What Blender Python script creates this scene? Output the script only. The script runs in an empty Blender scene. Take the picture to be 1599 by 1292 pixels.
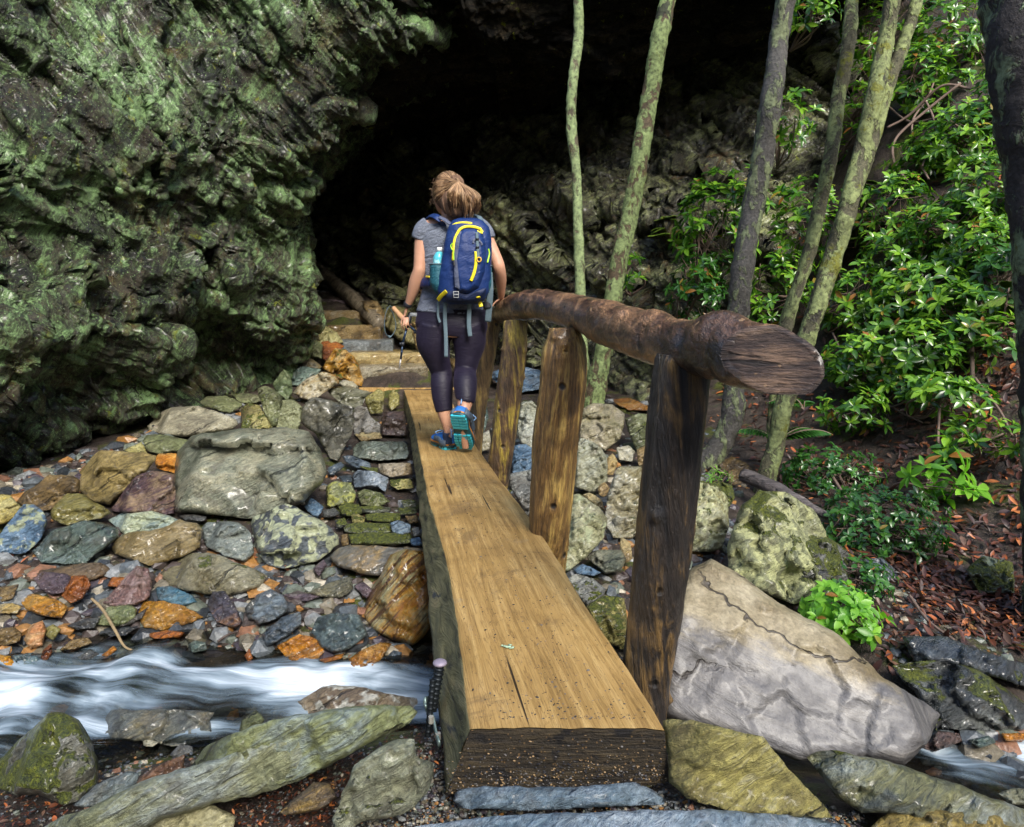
import bpy, bmesh, math, random
import numpy as np
from mathutils import Vector, Matrix, geometry
SC = bpy.context.scene
# ---------------- camera ----------------
F = 1066.0; CX = 799.5; CY = 646.0; TH = math.atan(151/F); CAMZ = 0.80
cd = bpy.data.cameras.new("camera"); cam = bpy.data.objects.new("camera", cd); SC.collection.objects.link(cam)
cd.sensor_width = 36; cd.lens = 36*F/1599; cd.clip_start = 0.05; cd.clip_end = 400
cam.location = (0, 0, CAMZ); cam.rotation_euler = (math.pi/2-TH, 0, 0); SC.camera = cam
# ---------------- light ----------------
SUN_EL, SUN_AZ = 39, 158          # azimuth clockwise from +Y (the way the camera looks): behind, to the right
W = bpy.data.worlds.new("World"); SC.world = W; W.use_nodes = True
wn = W.node_tree.nodes; bg = wn["Background"]
sky = wn.new("ShaderNodeTexSky"); sky.sky_type = 'NISHITA'; sky.sun_disc = False
sky.sun_elevation = math.radians(SUN_EL); sky.sun_rotation = math.radians(SUN_AZ)
sky.air_density = 1.0; sky.dust_density = 2.0
W.node_tree.links.new(sky.outputs[0], bg.inputs[0]); bg.inputs[1].default_value = 0.15
sd = bpy.data.lights.new("sun", 'SUN'); sd.energy = 2.0; sd.angle = math.radians(20); sd.color = (1, .96, .88)
sun = bpy.data.objects.new("sun", sd); SC.collection.objects.link(sun)
az, el = math.radians(SUN_AZ), math.radians(SUN_EL)
sdir = Vector((math.sin(az)*math.cos(el), math.cos(az)*math.cos(el), math.sin(el)))
sun.rotation_euler = sdir.to_track_quat('Z', 'Y').to_euler(); sun.location = sdir*20
SC.view_settings.view_transform = 'Standard'; SC.view_settings.look = 'None'
SC.view_settings.exposure = 1.3; SC.view_settings.gamma = 1
SC.cycles.max_bounces = 6; SC.cycles.transparent_max_bounces = 12
SC.cycles.use_denoising = True

# ---------------- helpers ----------------
rng = np.random.default_rng(7)
def rays(px, py):
    a = (np.asarray(px, float)-CX)/F; b = (CY-np.asarray(py, float))/F
    return np.stack([a, math.cos(TH)+b*math.sin(TH), -math.sin(TH)+b*math.cos(TH)], -1)
CAMP = np.array([0, 0, CAMZ])
def P(px, py, Y):
    r = rays(px, py); return CAMP + r*(np.asarray(Y, float)/r[..., 1])[..., None]
def PZ(px, py, z):
    r = rays(px, py); return CAMP + r*((z-CAMZ)/r[..., 2])[..., None]
_perm = np.random.default_rng(3).permutation(256); _perm = np.concatenate([_perm, _perm, _perm])
_grad = np.random.default_rng(4).normal(size=(256, 3)); _grad /= np.linalg.norm(_grad, axis=1)[:, None]
def perlin(p):
    p = np.asarray(p, float); i = np.floor(p).astype(int); f = p-i; i &= 255
    u = f*f*f*(f*(f*6-15)+10); r = 0
    for dx in (0, 1):
        for dy in (0, 1):
            for dz in (0, 1):
                h = _perm[_perm[_perm[(i[..., 0]+dx) & 255]+((i[..., 1]+dy) & 255)]+((i[..., 2]+dz) & 255)]
                g = _grad[h]
                d = g[..., 0]*(f[..., 0]-dx)+g[..., 1]*(f[..., 1]-dy)+g[..., 2]*(f[..., 2]-dz)
                w = (u[..., 0] if dx else 1-u[..., 0])*(u[..., 1] if dy else 1-u[..., 1])*(u[..., 2] if dz else 1-u[..., 2])
                r = r+w*d
    return r*1.6
def fbm(p, octaves=5, gain=.5, ridged=False):
    r = 0; a = 1; s = 0; p = np.asarray(p, float)
    for k in range(octaves):
        n = perlin(p*2**k+k*17.3)
        if ridged: n = 1-2*np.abs(n)
        r = r+a*n; s += a; a *= gain
    return r/s
_cj = np.random.default_rng(8).random((4096, 7))
def chips(p, size, along=None, stretch=1.0, tilt=.9, seed=0):
    """broken-rock relief: each cell is a flat chip with its own height and tilt; returns height in units of cell size"""
    p = np.asarray(p, float); q = aniso(p, along, 1.0, 1.0/stretch) if along is not None else p
    q = q/size+seed*3.7; sh = q.shape[:-1]; q = q.reshape(-1, 3); i0 = np.floor(q).astype(int); best = np.full(len(q), 1e9); bh = np.zeros(len(q))
    for dx in (-1, 0, 1):
        for dy in (-1, 0, 1):
            for dz in (-1, 0, 1):
                c = i0+np.array([dx, dy, dz]); k = ((c[:, 0]*73856093) ^ (c[:, 1]*19349663) ^ (c[:, 2]*83492791)) & 4095; J = _cj[k]
                v = q-c-J[:, :3]; d = (v*v).sum(1); m = d < best; best[m] = d[m]
                bh[m] = (J[m, 3]-.5)+tilt*(v[m]*(J[m, 4:7]-.5)*2).sum(1)
    return bh.reshape(sh)
def vivid(c, k=1.35):
    g = (c[0]+c[1]+c[2])/3; return tuple(max(.001, g+(x-g)*k) for x in c)
def mesh_np(name, V, faces, mats=None, smooth=True, matidx=None):
    """faces: list of int arrays (n,k)"""
    me = bpy.data.meshes.new(name); V = np.asarray(V, np.float32)
    me.vertices.add(len(V)); me.vertices.foreach_set("co", V.ravel())
    faces = [np.asarray(f, np.int32) for f in faces if len(f)]
    nl = sum(f.size for f in faces); nf = sum(len(f) for f in faces)
    me.loops.add(nl); me.polygons.add(nf)
    me.loops.foreach_set("vertex_index", np.concatenate([f.ravel() for f in faces]))
    tot = np.concatenate([np.full(len(f), f.shape[1], np.int32) for f in faces])
    st = np.concatenate([[0], np.cumsum(tot)[:-1]]).astype(np.int32)
    me.polygons.foreach_set("loop_start", st)
    if matidx is not None: me.polygons.foreach_set("material_index", np.asarray(matidx, np.int32))
    me.polygons.foreach_set("use_smooth", np.full(nf, smooth))
    me.update(calc_edges=True); me.validate()
    for m in (mats or []): me.materials.append(m)
    return me
def obj(name, me, parent=None, loc=None):
    o = bpy.data.objects.new(name, me); SC.collection.objects.link(o)
    if parent is not None: o.parent = parent
    if loc is not None:
        loc = Vector([float(c) for c in loc])
        if me is not None and isinstance(me, bpy.types.Mesh): me.transform(Matrix.Translation(-loc))
        o.location = loc
    return o
def tag(o, label, cat, group=None):
    o['label'] = label; o['category'] = cat
    if group: o['group'] = group
    return o
def kind(o, k): o['kind'] = k; return o
def empty(name, loc, label, cat, group=None):
    o = bpy.data.objects.new(name, None); SC.collection.objects.link(o); o.location = [float(c) for c in loc]
    o.empty_display_size = .1; return tag(o, label, cat, group)
def part(name, me, root, label=None):
    """world-space mesh parented under root (a thing or a part)"""
    off = Vector(root.location)
    if root.parent: off = off+Vector(root.parent.location)
    me.transform(Matrix.Translation(-off)); o = obj(name, me, root)
    if label: o['label'] = label
    return o
def gridfaces(nu, nv, closed_u=False):
    i = np.arange(nv-1)[:, None]; j = np.arange(nu if closed_u else nu-1)[None, :]
    a = i*nu+j; b = i*nu+(j+1) % nu; c = (i+1)*nu+(j+1) % nu; d = (i+1)*nu+j
    return np.stack([a, b, c, d], -1).reshape(-1, 4)
def resample(pts, n):
    pts = np.asarray(pts, float); k = len(pts)
    t = np.linspace(0, k-1, n); i = np.clip(np.floor(t).astype(int), 0, k-2); f = (t-i)[:, None]
    g = lambda j: pts[np.clip(j, 0, k-1)]
    p0 = np.where((i == 0)[:, None], 2*g(i)-g(i+1), g(i-1)); p1 = g(i); p2 = g(i+1)
    p3 = np.where((i+2 > k-1)[:, None], 2*g(i+1)-g(i), g(i+2))
    return .5*((2*p1)+(-p0+p2)*f+(2*p0-5*p1+4*p2-p3)*f*f+(-p0+3*p1-3*p2+p3)*f**3)
def tube(path, r, n=12, seg=None, flat=None, up=(0, 0, 1), cap=True, wob=0, seed=0):
    """returns V, quads, tris; path (k,3); r (k,) or (k,2) lateral/normal radii"""
    path = np.asarray(path, float); r = np.asarray(r, float)
    if r.ndim == 0: r = np.full(len(path), float(r))
    rnd = r.ndim == 1
    if rnd: r = np.stack([r, r], 1)
    if seg:
        path = resample(path, seg); r = np.maximum(resample(r, seg), 1e-4)
    k = len(path); T = np.gradient(path, axis=0); T /= np.linalg.norm(T, axis=1)[:, None]+1e-12
    up = np.asarray(up, float); A = np.cross(T, up); bad = np.linalg.norm(A, axis=1) < .15
    A[bad] = np.cross(T[bad], [0.02, 1, 0.03]); A /= np.linalg.norm(A, axis=1)[:, None]; B = np.cross(A, T)
    for i in range(1, k):     # keep the frame from flipping
        if A[i]@A[i-1] < 0: A[i] *= -1; B[i] *= -1
    if rnd:                   # round section: carry the frame along without twist
        for i in range(1, k):
            a = A[i-1]-T[i]*(A[i-1]@T[i]); A[i] = a/np.linalg.norm(a)
        B = np.cross(A, T)
    th = np.linspace(0, 2*math.pi, n, endpoint=False)
    V = path[:, None]+A[:, None]*(np.cos(th)[None, :, None]*r[:, None, 0:1])+B[:, None]*(np.sin(th)[None, :, None]*r[:, None, 1:2])
    if wob:
        d = V-path[:, None]; V = path[:, None]+d*(1+wob*perlin(V*9+seed))[..., None]
    V = V.reshape(-1, 3); Q = gridfaces(n, k, True); Tr = np.zeros((0, 3), int)
    if cap:
        c = len(V); V = np.vstack([V, path[0], path[-1]]); j = np.arange(n); jn = (j+1) % n
        Tr = np.vstack([np.stack([jn, j, np.full(n, c)], 1), np.stack([(k-1)*n+j, (k-1)*n+jn, np.full(n, c+1)], 1)])
    return V, Q, Tr
class MB:
    def __init__(s): s.V = []; s.Q = []; s.T = []; s.n = 0
    def add(s, V, Q=None, T=None):
        s.V.append(np.asarray(V, float))
        if Q is not None and len(Q): s.Q.append(np.asarray(Q)+s.n)
        if T is not None and len(T): s.T.append(np.asarray(T)+s.n)
        s.n += len(V); return s
    def tube(s, *a, **k): return s.add(*tube(*a, **k))
    def ell(s, c, r, nu=20, nv=12, rot=None):
        u = np.linspace(0, 2*math.pi, nu, endpoint=False); v = np.linspace(.02, math.pi-.02, nv)
        D = np.stack([np.cos(u)[None]*np.sin(v)[:, None], np.sin(u)[None]*np.sin(v)[:, None], np.cos(v)[:, None]+0*u[None]], -1)*np.asarray(r, float)
        D = D.reshape(-1, 3)
        if rot is not None: D = D@np.asarray(rot).T
        V = D+np.asarray(c); j = np.arange(nu); jn = (j+1) % nu; m = len(V)
        V = np.vstack([V, V[:nu].mean(0), V[-nu:].mean(0)])
        return s.add(V, gridfaces(nu, nv, True)[:, ::-1], np.vstack([np.stack([j, jn, np.full(nu, m)], 1), np.stack([(nv-1)*nu+jn, (nv-1)*nu+j, np.full(nu, m+1)], 1)]))
    def box(s, c, h, rot=None):
        c = np.asarray(c, float); h = np.asarray(h, float)
        D = np.array([[x, y, z] for x in (-1, 1) for y in (-1, 1) for z in (-1, 1)])*h
        if rot is not None: D = D@np.asarray(rot).T
        return s.add(D+c, [[0, 1, 3, 2], [4, 6, 7, 5], [0, 4, 5, 1], [2, 3, 7, 6], [0, 2, 6, 4], [1, 5, 7, 3]])
    def mesh(s, name, mats, smooth=True):
        fs = []
        if s.Q: fs.append(np.vstack(s.Q))
        if s.T: fs.append(np.vstack(s.T))
        return mesh_np(name, np.vstack(s.V), fs, mats if isinstance(mats, list) else [mats], smooth)
def remesh(me, voxel, smooth_it=4, name=None, mats=None):
    o = bpy.data.objects.new("tmp", me); SC.collection.objects.link(o)
    m = o.modifiers.new("r", 'REMESH'); m.mode = 'VOXEL'; m.voxel_size = voxel; m.use_smooth_shade = True
    if smooth_it:
        s = o.modifiers.new("s", 'SMOOTH'); s.factor = .5; s.iterations = smooth_it
    bpy.context.view_layer.update(); dg = bpy.context.evaluated_depsgraph_get()
    out = bpy.data.meshes.new_from_object(o.evaluated_get(dg)); bpy.data.objects.remove(o)
    out.materials.clear()
    for x in (mats or []): out.materials.append(x)
    if name: out.name = name
    out.polygons.foreach_set("use_smooth", np.full(len(out.polygons), True))
    return out
def getv(me):
    v = np.empty(len(me.vertices)*3, np.float32); me.vertices.foreach_get("co", v); return v.reshape(-1, 3).astype(float)
def setv(me, v): me.vertices.foreach_set("co", np.asarray(v, np.float32).ravel()); me.update()

# ---------------- material building ----------------
class N:
    def __init__(s, name):
        s.m = bpy.data.materials.new(name); s.m.use_nodes = True; s.t = s.m.node_tree; s.t.nodes.clear()
        s.out = s.t.nodes.new("ShaderNodeOutputMaterial"); s.tc = s.t.nodes.new("ShaderNodeTexCoord")
    def node(s, k, **kw):
        n = s.t.nodes.new(k)
        for a, b in kw.items():
            if a.startswith("i_"): s.put(n.inputs[a[2:].replace("_", " ")], b)
            else: setattr(n, a, b)
        return n
    def put(s, sock, v):
        if isinstance(v, bpy.types.NodeSocket): s.t.links.new(v, sock)
        elif isinstance(v, bpy.types.Node): s.t.links.new(v.outputs[0], sock)
        elif hasattr(sock.default_value, "__len__") and not hasattr(v, "__len__"): sock.default_value = [v]*len(sock.default_value)
        elif hasattr(v, "__len__") and len(v) == 3 and len(sock.default_value) == 4: sock.default_value = (*v, 1)
        else: sock.default_value = v
    def obj(s, shift=True):
        if not shift: return s.tc.outputs["Object"]
        oi = s.node("ShaderNodeObjectInfo"); a = s.math('MULTIPLY', oi.outputs["Random"], 53.0)
        v = s.node("ShaderNodeVectorMath", operation='ADD'); s.put(v.inputs[0], s.tc.outputs["Object"]); s.put(v.inputs[1], a)
        return v.outputs[0]
    def map(s, vec, scale=(1, 1, 1), rot=(0, 0, 0)):
        # rotate first, then scale (two mappings)
        a = s.node("ShaderNodeMapping", vector_type='POINT'); s.put(a.inputs[0], vec); a.inputs["Rotation"].default_value = [math.radians(q) for q in rot]
        b = s.node("ShaderNodeMapping", vector_type='POINT'); s.put(b.inputs[0], a.outputs[0]); b.inputs["Scale"].default_value = scale
        return b.outputs[0]
    def noise(s, vec, scale=5, detail=5, rough=.55, dist=0, typ=None):
        n = s.node("ShaderNodeTexNoise"); s.put(n.inputs["Vector"], vec); n.inputs["Scale"].default_value = scale
        n.inputs["Detail"].default_value = detail; n.inputs["Roughness"].default_value = rough; n.inputs["Distortion"].default_value = dist
        if typ: n.noise_type = typ
        return n.outputs["Fac"]
    def vor(s, vec, scale=5, feature='F1', out="Distance", rnd=1):
        n = s.node("ShaderNodeTexVoronoi", feature=feature); s.put(n.inputs["Vector"], vec); n.inputs["Scale"].default_value = scale
        n.inputs["Randomness"].default_value = rnd
        return n.outputs[out]
    def math(s, op, a, b=0, clamp=False):
        n = s.node("ShaderNodeMath", operation=op); n.use_clamp = clamp; s.put(n.inputs[0], a); s.put(n.inputs[1], b); return n.outputs[0]
    def ramp(s, fac, stops, interp='LINEAR'):
        n = s.node("ShaderNodeValToRGB"); s.put(n.inputs[0], fac); e = n.color_ramp; e.interpolation = interp
        while len(e.elements) < len(stops): e.elements.new(.5)
        for el, (p, c) in zip(e.elements, stops):
            el.position = p; el.color = (*c, 1) if hasattr(c, "__len__") else (c, c, c, 1)
        return n.outputs[0]
    def step(s, fac, lo, hi):
        n = s.node("ShaderNodeMapRange"); n.interpolation_type = 'SMOOTHSTEP'; s.put(n.inputs[0], fac)
        n.inputs[1].default_value = lo; n.inputs[2].default_value = hi; return n.outputs[0]
    def mix(s, fac, a, b, blend='MIX'):
        n = s.node("ShaderNodeMix", data_type='RGBA', blend_type=blend); s.put(n.inputs[0], fac); s.put(n.inputs[6], a); s.put(n.inputs[7], b); return n.outputs[2]
    def bump(s, h, strength=.5, dist=.01, normal=None):
        n = s.node("ShaderNodeBump"); s.put(n.inputs["Height"], h); n.inputs["Strength"].default_value = strength; n.inputs["Distance"].default_value = dist
        if normal is not None: s.put(n.inputs["Normal"], normal)
        return n.outputs[0]
    def pbsdf(s, col, rough=.6, normal=None, spec=.5, **kw):
        n = s.node("ShaderNodeBsdfPrincipled"); s.put(n.inputs["Base Color"], col); s.put(n.inputs["Roughness"], rough); s.put(n.inputs["Specular IOR Level"], spec)
        if normal is not None: s.put(n.inputs["Normal"], normal)
        for a, b in kw.items(): s.put(n.inputs[a.replace("_", " ")], b)
        return n.outputs[0]
    def done(s, sh): s.t.links.new(sh, s.out.inputs[0]); return s.m
    def joints(s, v, rot, f, warp=1.1, w=.035, lo=.50, hi=.60):
        """long subparallel bedding cracks, fading in and out"""
        m_ = s.map(v, (1, 1, 1), rot); x = s.node("ShaderNodeSeparateXYZ"); s.put(x.inputs[0], m_)
        c = s.math('ADD', s.math('MULTIPLY', x.outputs[2], f), s.math('MULTIPLY', s.noise(m_, 2.2, 5, .6), warp))
        return s.math('MULTIPLY', s.step(s.math('ABSOLUTE', s.math('SUBTRACT', s.math('FRACT', c), .5)), w, w*.3), s.step(s.noise(m_, 3.1, 2, .5), lo, hi))
    def upness(s):
        g = s.node("ShaderNodeNewGeometry"); x = s.node("ShaderNodeSeparateXYZ"); s.put(x.inputs[0], g.outputs["Normal"]); return x.outputs[2]
    def island(s):
        g = s.node("ShaderNodeNewGeometry"); return g.outputs["Random Per Island"]
def aniso(S, along, k, kk=1.0, off=0):
    a = np.asarray(along, float); a = a/np.linalg.norm(a); t = (S*a).sum(-1)[..., None]
    return (S-a*t)*k+a*t*kk+off
def simple(name, col, rough=.5, metal=0, nscale=0, namp=.2, spec=.5):
    n = N(name); c = col
    if nscale:
        f = n.noise(n.tc.outputs["Object"], nscale, 4); c = n.mix(f, tuple(x*(1-namp) for x in col), tuple(min(1, x*(1+namp)) for x in col))
    return n.done(n.pbsdf(c, rough, spec=spec, Metallic=metal))
_rm = {}
def rockmat(c1, c2, c3, wet=.5, lichen=0, moss=0, stripe=0, rot=(20, 30, 0), lcol=(.42, .46, .27)):
    key = (c1, c2, c3, wet, lichen, moss, stripe, rot, lcol)
    if key in _rm: return _rm[key]
    c1, c2, c3 = vivid(c1), vivid(c2), vivid(c3)
    n = N("rock"); v = n.obj()
    vs = n.map(v, (1, 1, 5), rot)
    big = n.noise(v, 3.2, 4, .6, .4); fine = n.noise(v, 70, 5, .7); mid = n.noise(vs, 14, 6, .62, .6)
    base = n.ramp(n.math('ADD', n.math('MULTIPLY', big, .65), n.math('MULTIPLY', mid, .35)), [(.40, c1), (.5, c2), (.60, c3)])
    if stripe:
        w = n.noise(n.map(v, (1.2, 1.2, 26), rot), 2.2, 3, .5, .35)
        base = n.mix(n.math('MULTIPLY', n.step(w, .5, .6), stripe), base, tuple(x*.3 for x in c1)); 
    base = n.mix(1.0, base, n.ramp(fine, [(.3, .5), (.5, .95), (.72, 1.35)]), 'MULTIPLY')
    patch = n.step(n.noise(v, 9, 3, .6, 1.2), .58, .66)
    base = n.mix(n.math('MULTIPLY', patch, .45), base, tuple(x*.5 for x in c2))
    base = n.mix(n.math('MULTIPLY', n.step(n.noise(v, 4.2, 6, .72, .5), .52, .64), .42), base, (.075, .058, .038))   # dried silt
    h = n.math('ADD', n.math('MULTIPLY', mid, 1.0), n.math('MULTIPLY', fine, .22))
    h = n.math('ADD', h, n.math('MULTIPLY', n.noise(v, 24, 5, .6), .6))
    ck = n.joints(v, (rot[0]+12, rot[1], 20), 5.0)
    base = n.mix(n.math('MULTIPLY', ck, .7), base, tuple(x*.25 for x in c1)); h = n.math('SUBTRACT', h, n.math('MULTIPLY', ck, .8))
    rough = n.ramp(n.noise(v, 7, 4, .6), [(.3, max(.1, .62-.55*wet)), (.7, .9-.4*wet)])
    if lichen:
        l1 = n.noise(v, 11, 3, .5, .2); l2 = n.vor(n.mix(.06, v, n.node("ShaderNodeTexNoise").outputs["Color"], 'ADD'), 26, 'SMOOTH_F1')
        lf = n.math('MULTIPLY', n.step(l1, .60-.20*lichen, .65-.20*lichen), n.step(l2, .56, .42))
        lf = n.math('MULTIPLY', lf, .85)
        base = n.mix(lf, base, n.ramp(n.noise(v, 40, 3), [(.35, tuple(x*.6 for x in lcol)), (.65, lcol)])); rough = n.mix(lf, rough, (.85,)*3)
    if moss:
        mf = n.math('ADD', n.noise(v, 5.5, 5, .65), n.math('MULTIPLY', n.upness(), .16))
        mf = n.step(mf, .75-.27*moss, .80-.27*moss)
        mc = n.ramp(n.noise(v, 60, 4, .7), [(.3, (.02, .028, .002)), (.5, (.09, .115, .008)), (.72, (.24, .26, .02))])
        base = n.mix(mf, base, mc); rough = n.mix(mf, rough, (.95,)*3)
        h = n.math('ADD', h, n.math('MULTIPLY', n.math('MULTIPLY', mf, n.noise(v, 120, 3)), 1.6))
    m = n.done(n.pbsdf(base, rough, n.bump(h, 1, .028), .6, Coat_Weight=.55*wet, Coat_Roughness=.16)); _rm[key] = m; return m
# ---------------- terrain ----------------
ctl = []
for px, py, k, v in [
 (800,1292,'z',-.135),(1000,1240,'z',-.13),(1300,1292,'z',-.15),(1590,1290,'z',-.24),(690,1230,'z',-.15),(600,1292,'z',-.16),(420,1250,'z',-.24),
 (560,1170,'z',-.22),(250,1180,'z',-.4),(150,1235,'z',-.4),(0,1280,'z',-.4),(660,1120,'z',-.27),(1250,1240,'z',-.15),(1120,1200,'z',-.15),
 (0,1100,'z',-.66),(200,1080,'z',-.66),(400,1080,'z',-.66),(600,1070,'z',-.64),(-400,1120,'z',-.7),(700,1040,'z',-.64),(900,1080,'z',-.64),
 (0,1000,'z',-.53),(200,975,'z',-.52),(400,985,'z',-.5),(600,1010,'z',-.5),(-300,960,'z',-.5),
 (0,900,'z',-.43),(200,900,'z',-.42),(400,880,'z',-.38),(560,900,'z',-.4),(700,930,'z',-.45),(0,800,'z',-.3),(200,800,'z',-.29),(400,800,'z',-.27),(550,840,'z',-.33),
 (300,690,'z',-.12),(150,745,'z',-.2),(0,775,'z',-.25),(440,640,'z',-.02),(520,700,'z',-.18),(600,700,'z',-.22),(600,625,'z',-.1),(540,600,'z',-.05),
 (660,600,'z',-.09),(620,570,'Y',8.0),(560,510,'Y',9.3),(510,455,'Y',10.4),(480,520,'Y',9.2),(450,590,'Y',7.8),
 (1240,1190,'z',-.4),(1450,1165,'z',-.6),(1590,1210,'z',-.6),(1590,1130,'z',-.58),(1430,1120,'z',-.56),(1750,1180,'z',-.62),
 (900,960,'z',-.36),(850,860,'z',-.3),(930,760,'z',-.25),(820,700,'z',-.17),(820,640,'z',-.06),(950,640,'z',-.06),(1080,640,'Y',6.2),(1100,740,'z',-.2),
 (1000,850,'z',-.32),(1200,775,'z',-.27),(1290,850,'z',-.3),(1350,950,'z',-.37),(1400,1050,'z',-.46),(1550,1050,'z',-.42),(1560,950,'Y',2.9),(1450,880,'Y',3.25),
 (1300,720,'Y',4.7),(1420,700,'Y',4.5),(1550,750,'Y',3.9),(1300,600,'Y',5.7),(1450,560,'Y',5.2),(1599,560,'Y',4.7),(1300,450,'Y',6.7),(1450,400,'Y',6.1),
 (1599,350,'Y',5.7),(1320,300,'Y',7.8),(1450,200,'Y',7.3),(1599,150,'Y',7.0),(1360,100,'Y',9.2),(1450,0,'Y',8.8),(1599,-50,'Y',8.3),(1150,600,'Y',6.6),(1170,500,'Y',7.9),
 (900,580,'Y',8.4),(700,570,'Y',9.0),(1200,400,'Y',8.8)]:
    q = P(px, py, v) if k == 'Y' else PZ(px, py, v); ctl.append(q)
for q in [(-8,5,.5),(-8,10,1),(0,16,2),(8,16,9),(12,10,9),(12,5,6),(5.5,2.6,1.4),(8,0,3),(-8,0,1),(-6,-5,4),(0,-6,4.5),(6,-6,4.5),(0,-1.2,-.12),(2,-.8,-.1),(-1.5,-.6,-.2),(0,.4,-.13),(0,-14,11),(12,-12,11),(-14,-12,11),(-14,3,5),(-6,3.0,-.7),(-3,12,1.4),(-4,14,1.6),  # points behind the camera raise an unseen hill, added to block low sky light
          (0,-3,1.2),(-4,-2,.6),(4,-2,.8),(20,5,12),(20,20,16),(0,30,10),(-20,20,12)]: ctl.append(np.array(q, float))
ctl = np.array(ctl); cxy = ctl[:, :2]
_phi = lambda d2: np.sqrt(d2+.15**2)
D = _phi(((cxy[:, None]-cxy[None])**2).sum(-1)); n = len(ctl); A = np.block([[D+np.eye(n)*-.02, np.ones((n, 1))], [np.ones((1, n)), np.zeros((1, 1))]])
wts = np.linalg.solve(A, np.append(ctl[:, 2], 0))
def rbf(x, y):
    x = np.asarray(x, float); s = np.full(x.shape, wts[-1])
    for k in range(n): s += wts[k]*_phi((x-cxy[k, 0])**2+(y-cxy[k, 1])**2)
    return s
def axis(lo, a, b, hi, fine, g=1.12):
    m = list(np.arange(a, b, fine)); s = fine; x = b; up = []
    while x < hi: up.append(x); s *= g; x += s
    s = fine; x = a; dn = []
    while x > lo:
        s *= g; x -= s; dn.append(x)
    return np.array(dn[::-1]+m+up)
gx = axis(-30, -3.6, 4.2, 35, .03); gy = axis(-30, .9, 7.0, 40, .03)
GX, GY = np.meshgrid(gx, gy)
GZ = rbf(GX, GY)
q3 = np.stack([GX, GY, GX*0], -1)
GZ = GZ+.05*fbm(q3*1.7, 3)+.03*fbm(q3*7, 4)+np.clip(GZ, 0, 3)*.12*fbm(q3*1.1+9, 5, ridged=True)
def bil(x, y):
    i = np.clip(np.searchsorted(gx, x)-1, 0, len(gx)-2); j = np.clip(np.searchsorted(gy, y)-1, 0, len(gy)-2)
    u = np.clip((x-gx[i])/(gx[i+1]-gx[i]), 0, 1); v = np.clip((y-gy[j])/(gy[j+1]-gy[j]), 0, 1)
    return (GZ[j, i]*(1-u)+GZ[j, i+1]*u)*(1-v)+(GZ[j+1, i]*(1-u)+GZ[j+1, i+1]*u)*v
_Ys = np.concatenate([np.arange(1.0, 5, .03), np.arange(5, 16, .08)])
def hit(px, py):
    """world Y where the ray through a pixel meets the ground"""
    px = np.atleast_1d(np.asarray(px, float)); py = np.atleast_1d(np.asarray(py, float)); r = rays(px, py)
    Y = _Ys[None, :]; s = Y/r[:, 1:2]; x = r[:, 0:1]*s; z = CAMZ+r[:, 2:3]*s
    below = z < bil(x, Y+0*x); k = below.argmax(1); k[~below.any(1)] = len(_Ys)-1
    return _Ys[k]
n_ = N("hillside soil"); v = n_.tc.outputs["Object"]
c = n_.ramp(n_.noise(v, 6, 6, .7), [(.3, (.010, .008, .006)), (.48, (.035, .024, .018)), (.6, (.06, .045, .035)), (.75, (.035, .05, .02))])
c = n_.mix(n_.step(n_.noise(v, 2.2, 5, .6), .55, .62), c, n_.ramp(n_.noise(v, 50, 4, .7), [(.35, (.02, .03, .004)), (.7, (.10, .12, .01))]))
c = n_.mix(n_.step(n_.noise(v, 120, 3, .6), .6, .66), c, (.16, .11, .08))
hh = n_.math('ADD', n_.noise(v, 18, 6, .7), n_.math('MULTIPLY', n_.noise(v, 150, 4, .6), .35))
M_soil = n_.done(n_.pbsdf(c, n_.ramp(n_.noise(v, 9, 3), [(.3, .35), (.7, .85)]), n_.bump(hh, 1, .03)))
me = mesh_np("ground", np.stack([GX, GY, GZ-.035], -1).reshape(-1, 3), [gridfaces(len(gx), len(gy))], [M_soil])
kind(obj("ground", me), 'structure')

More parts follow.
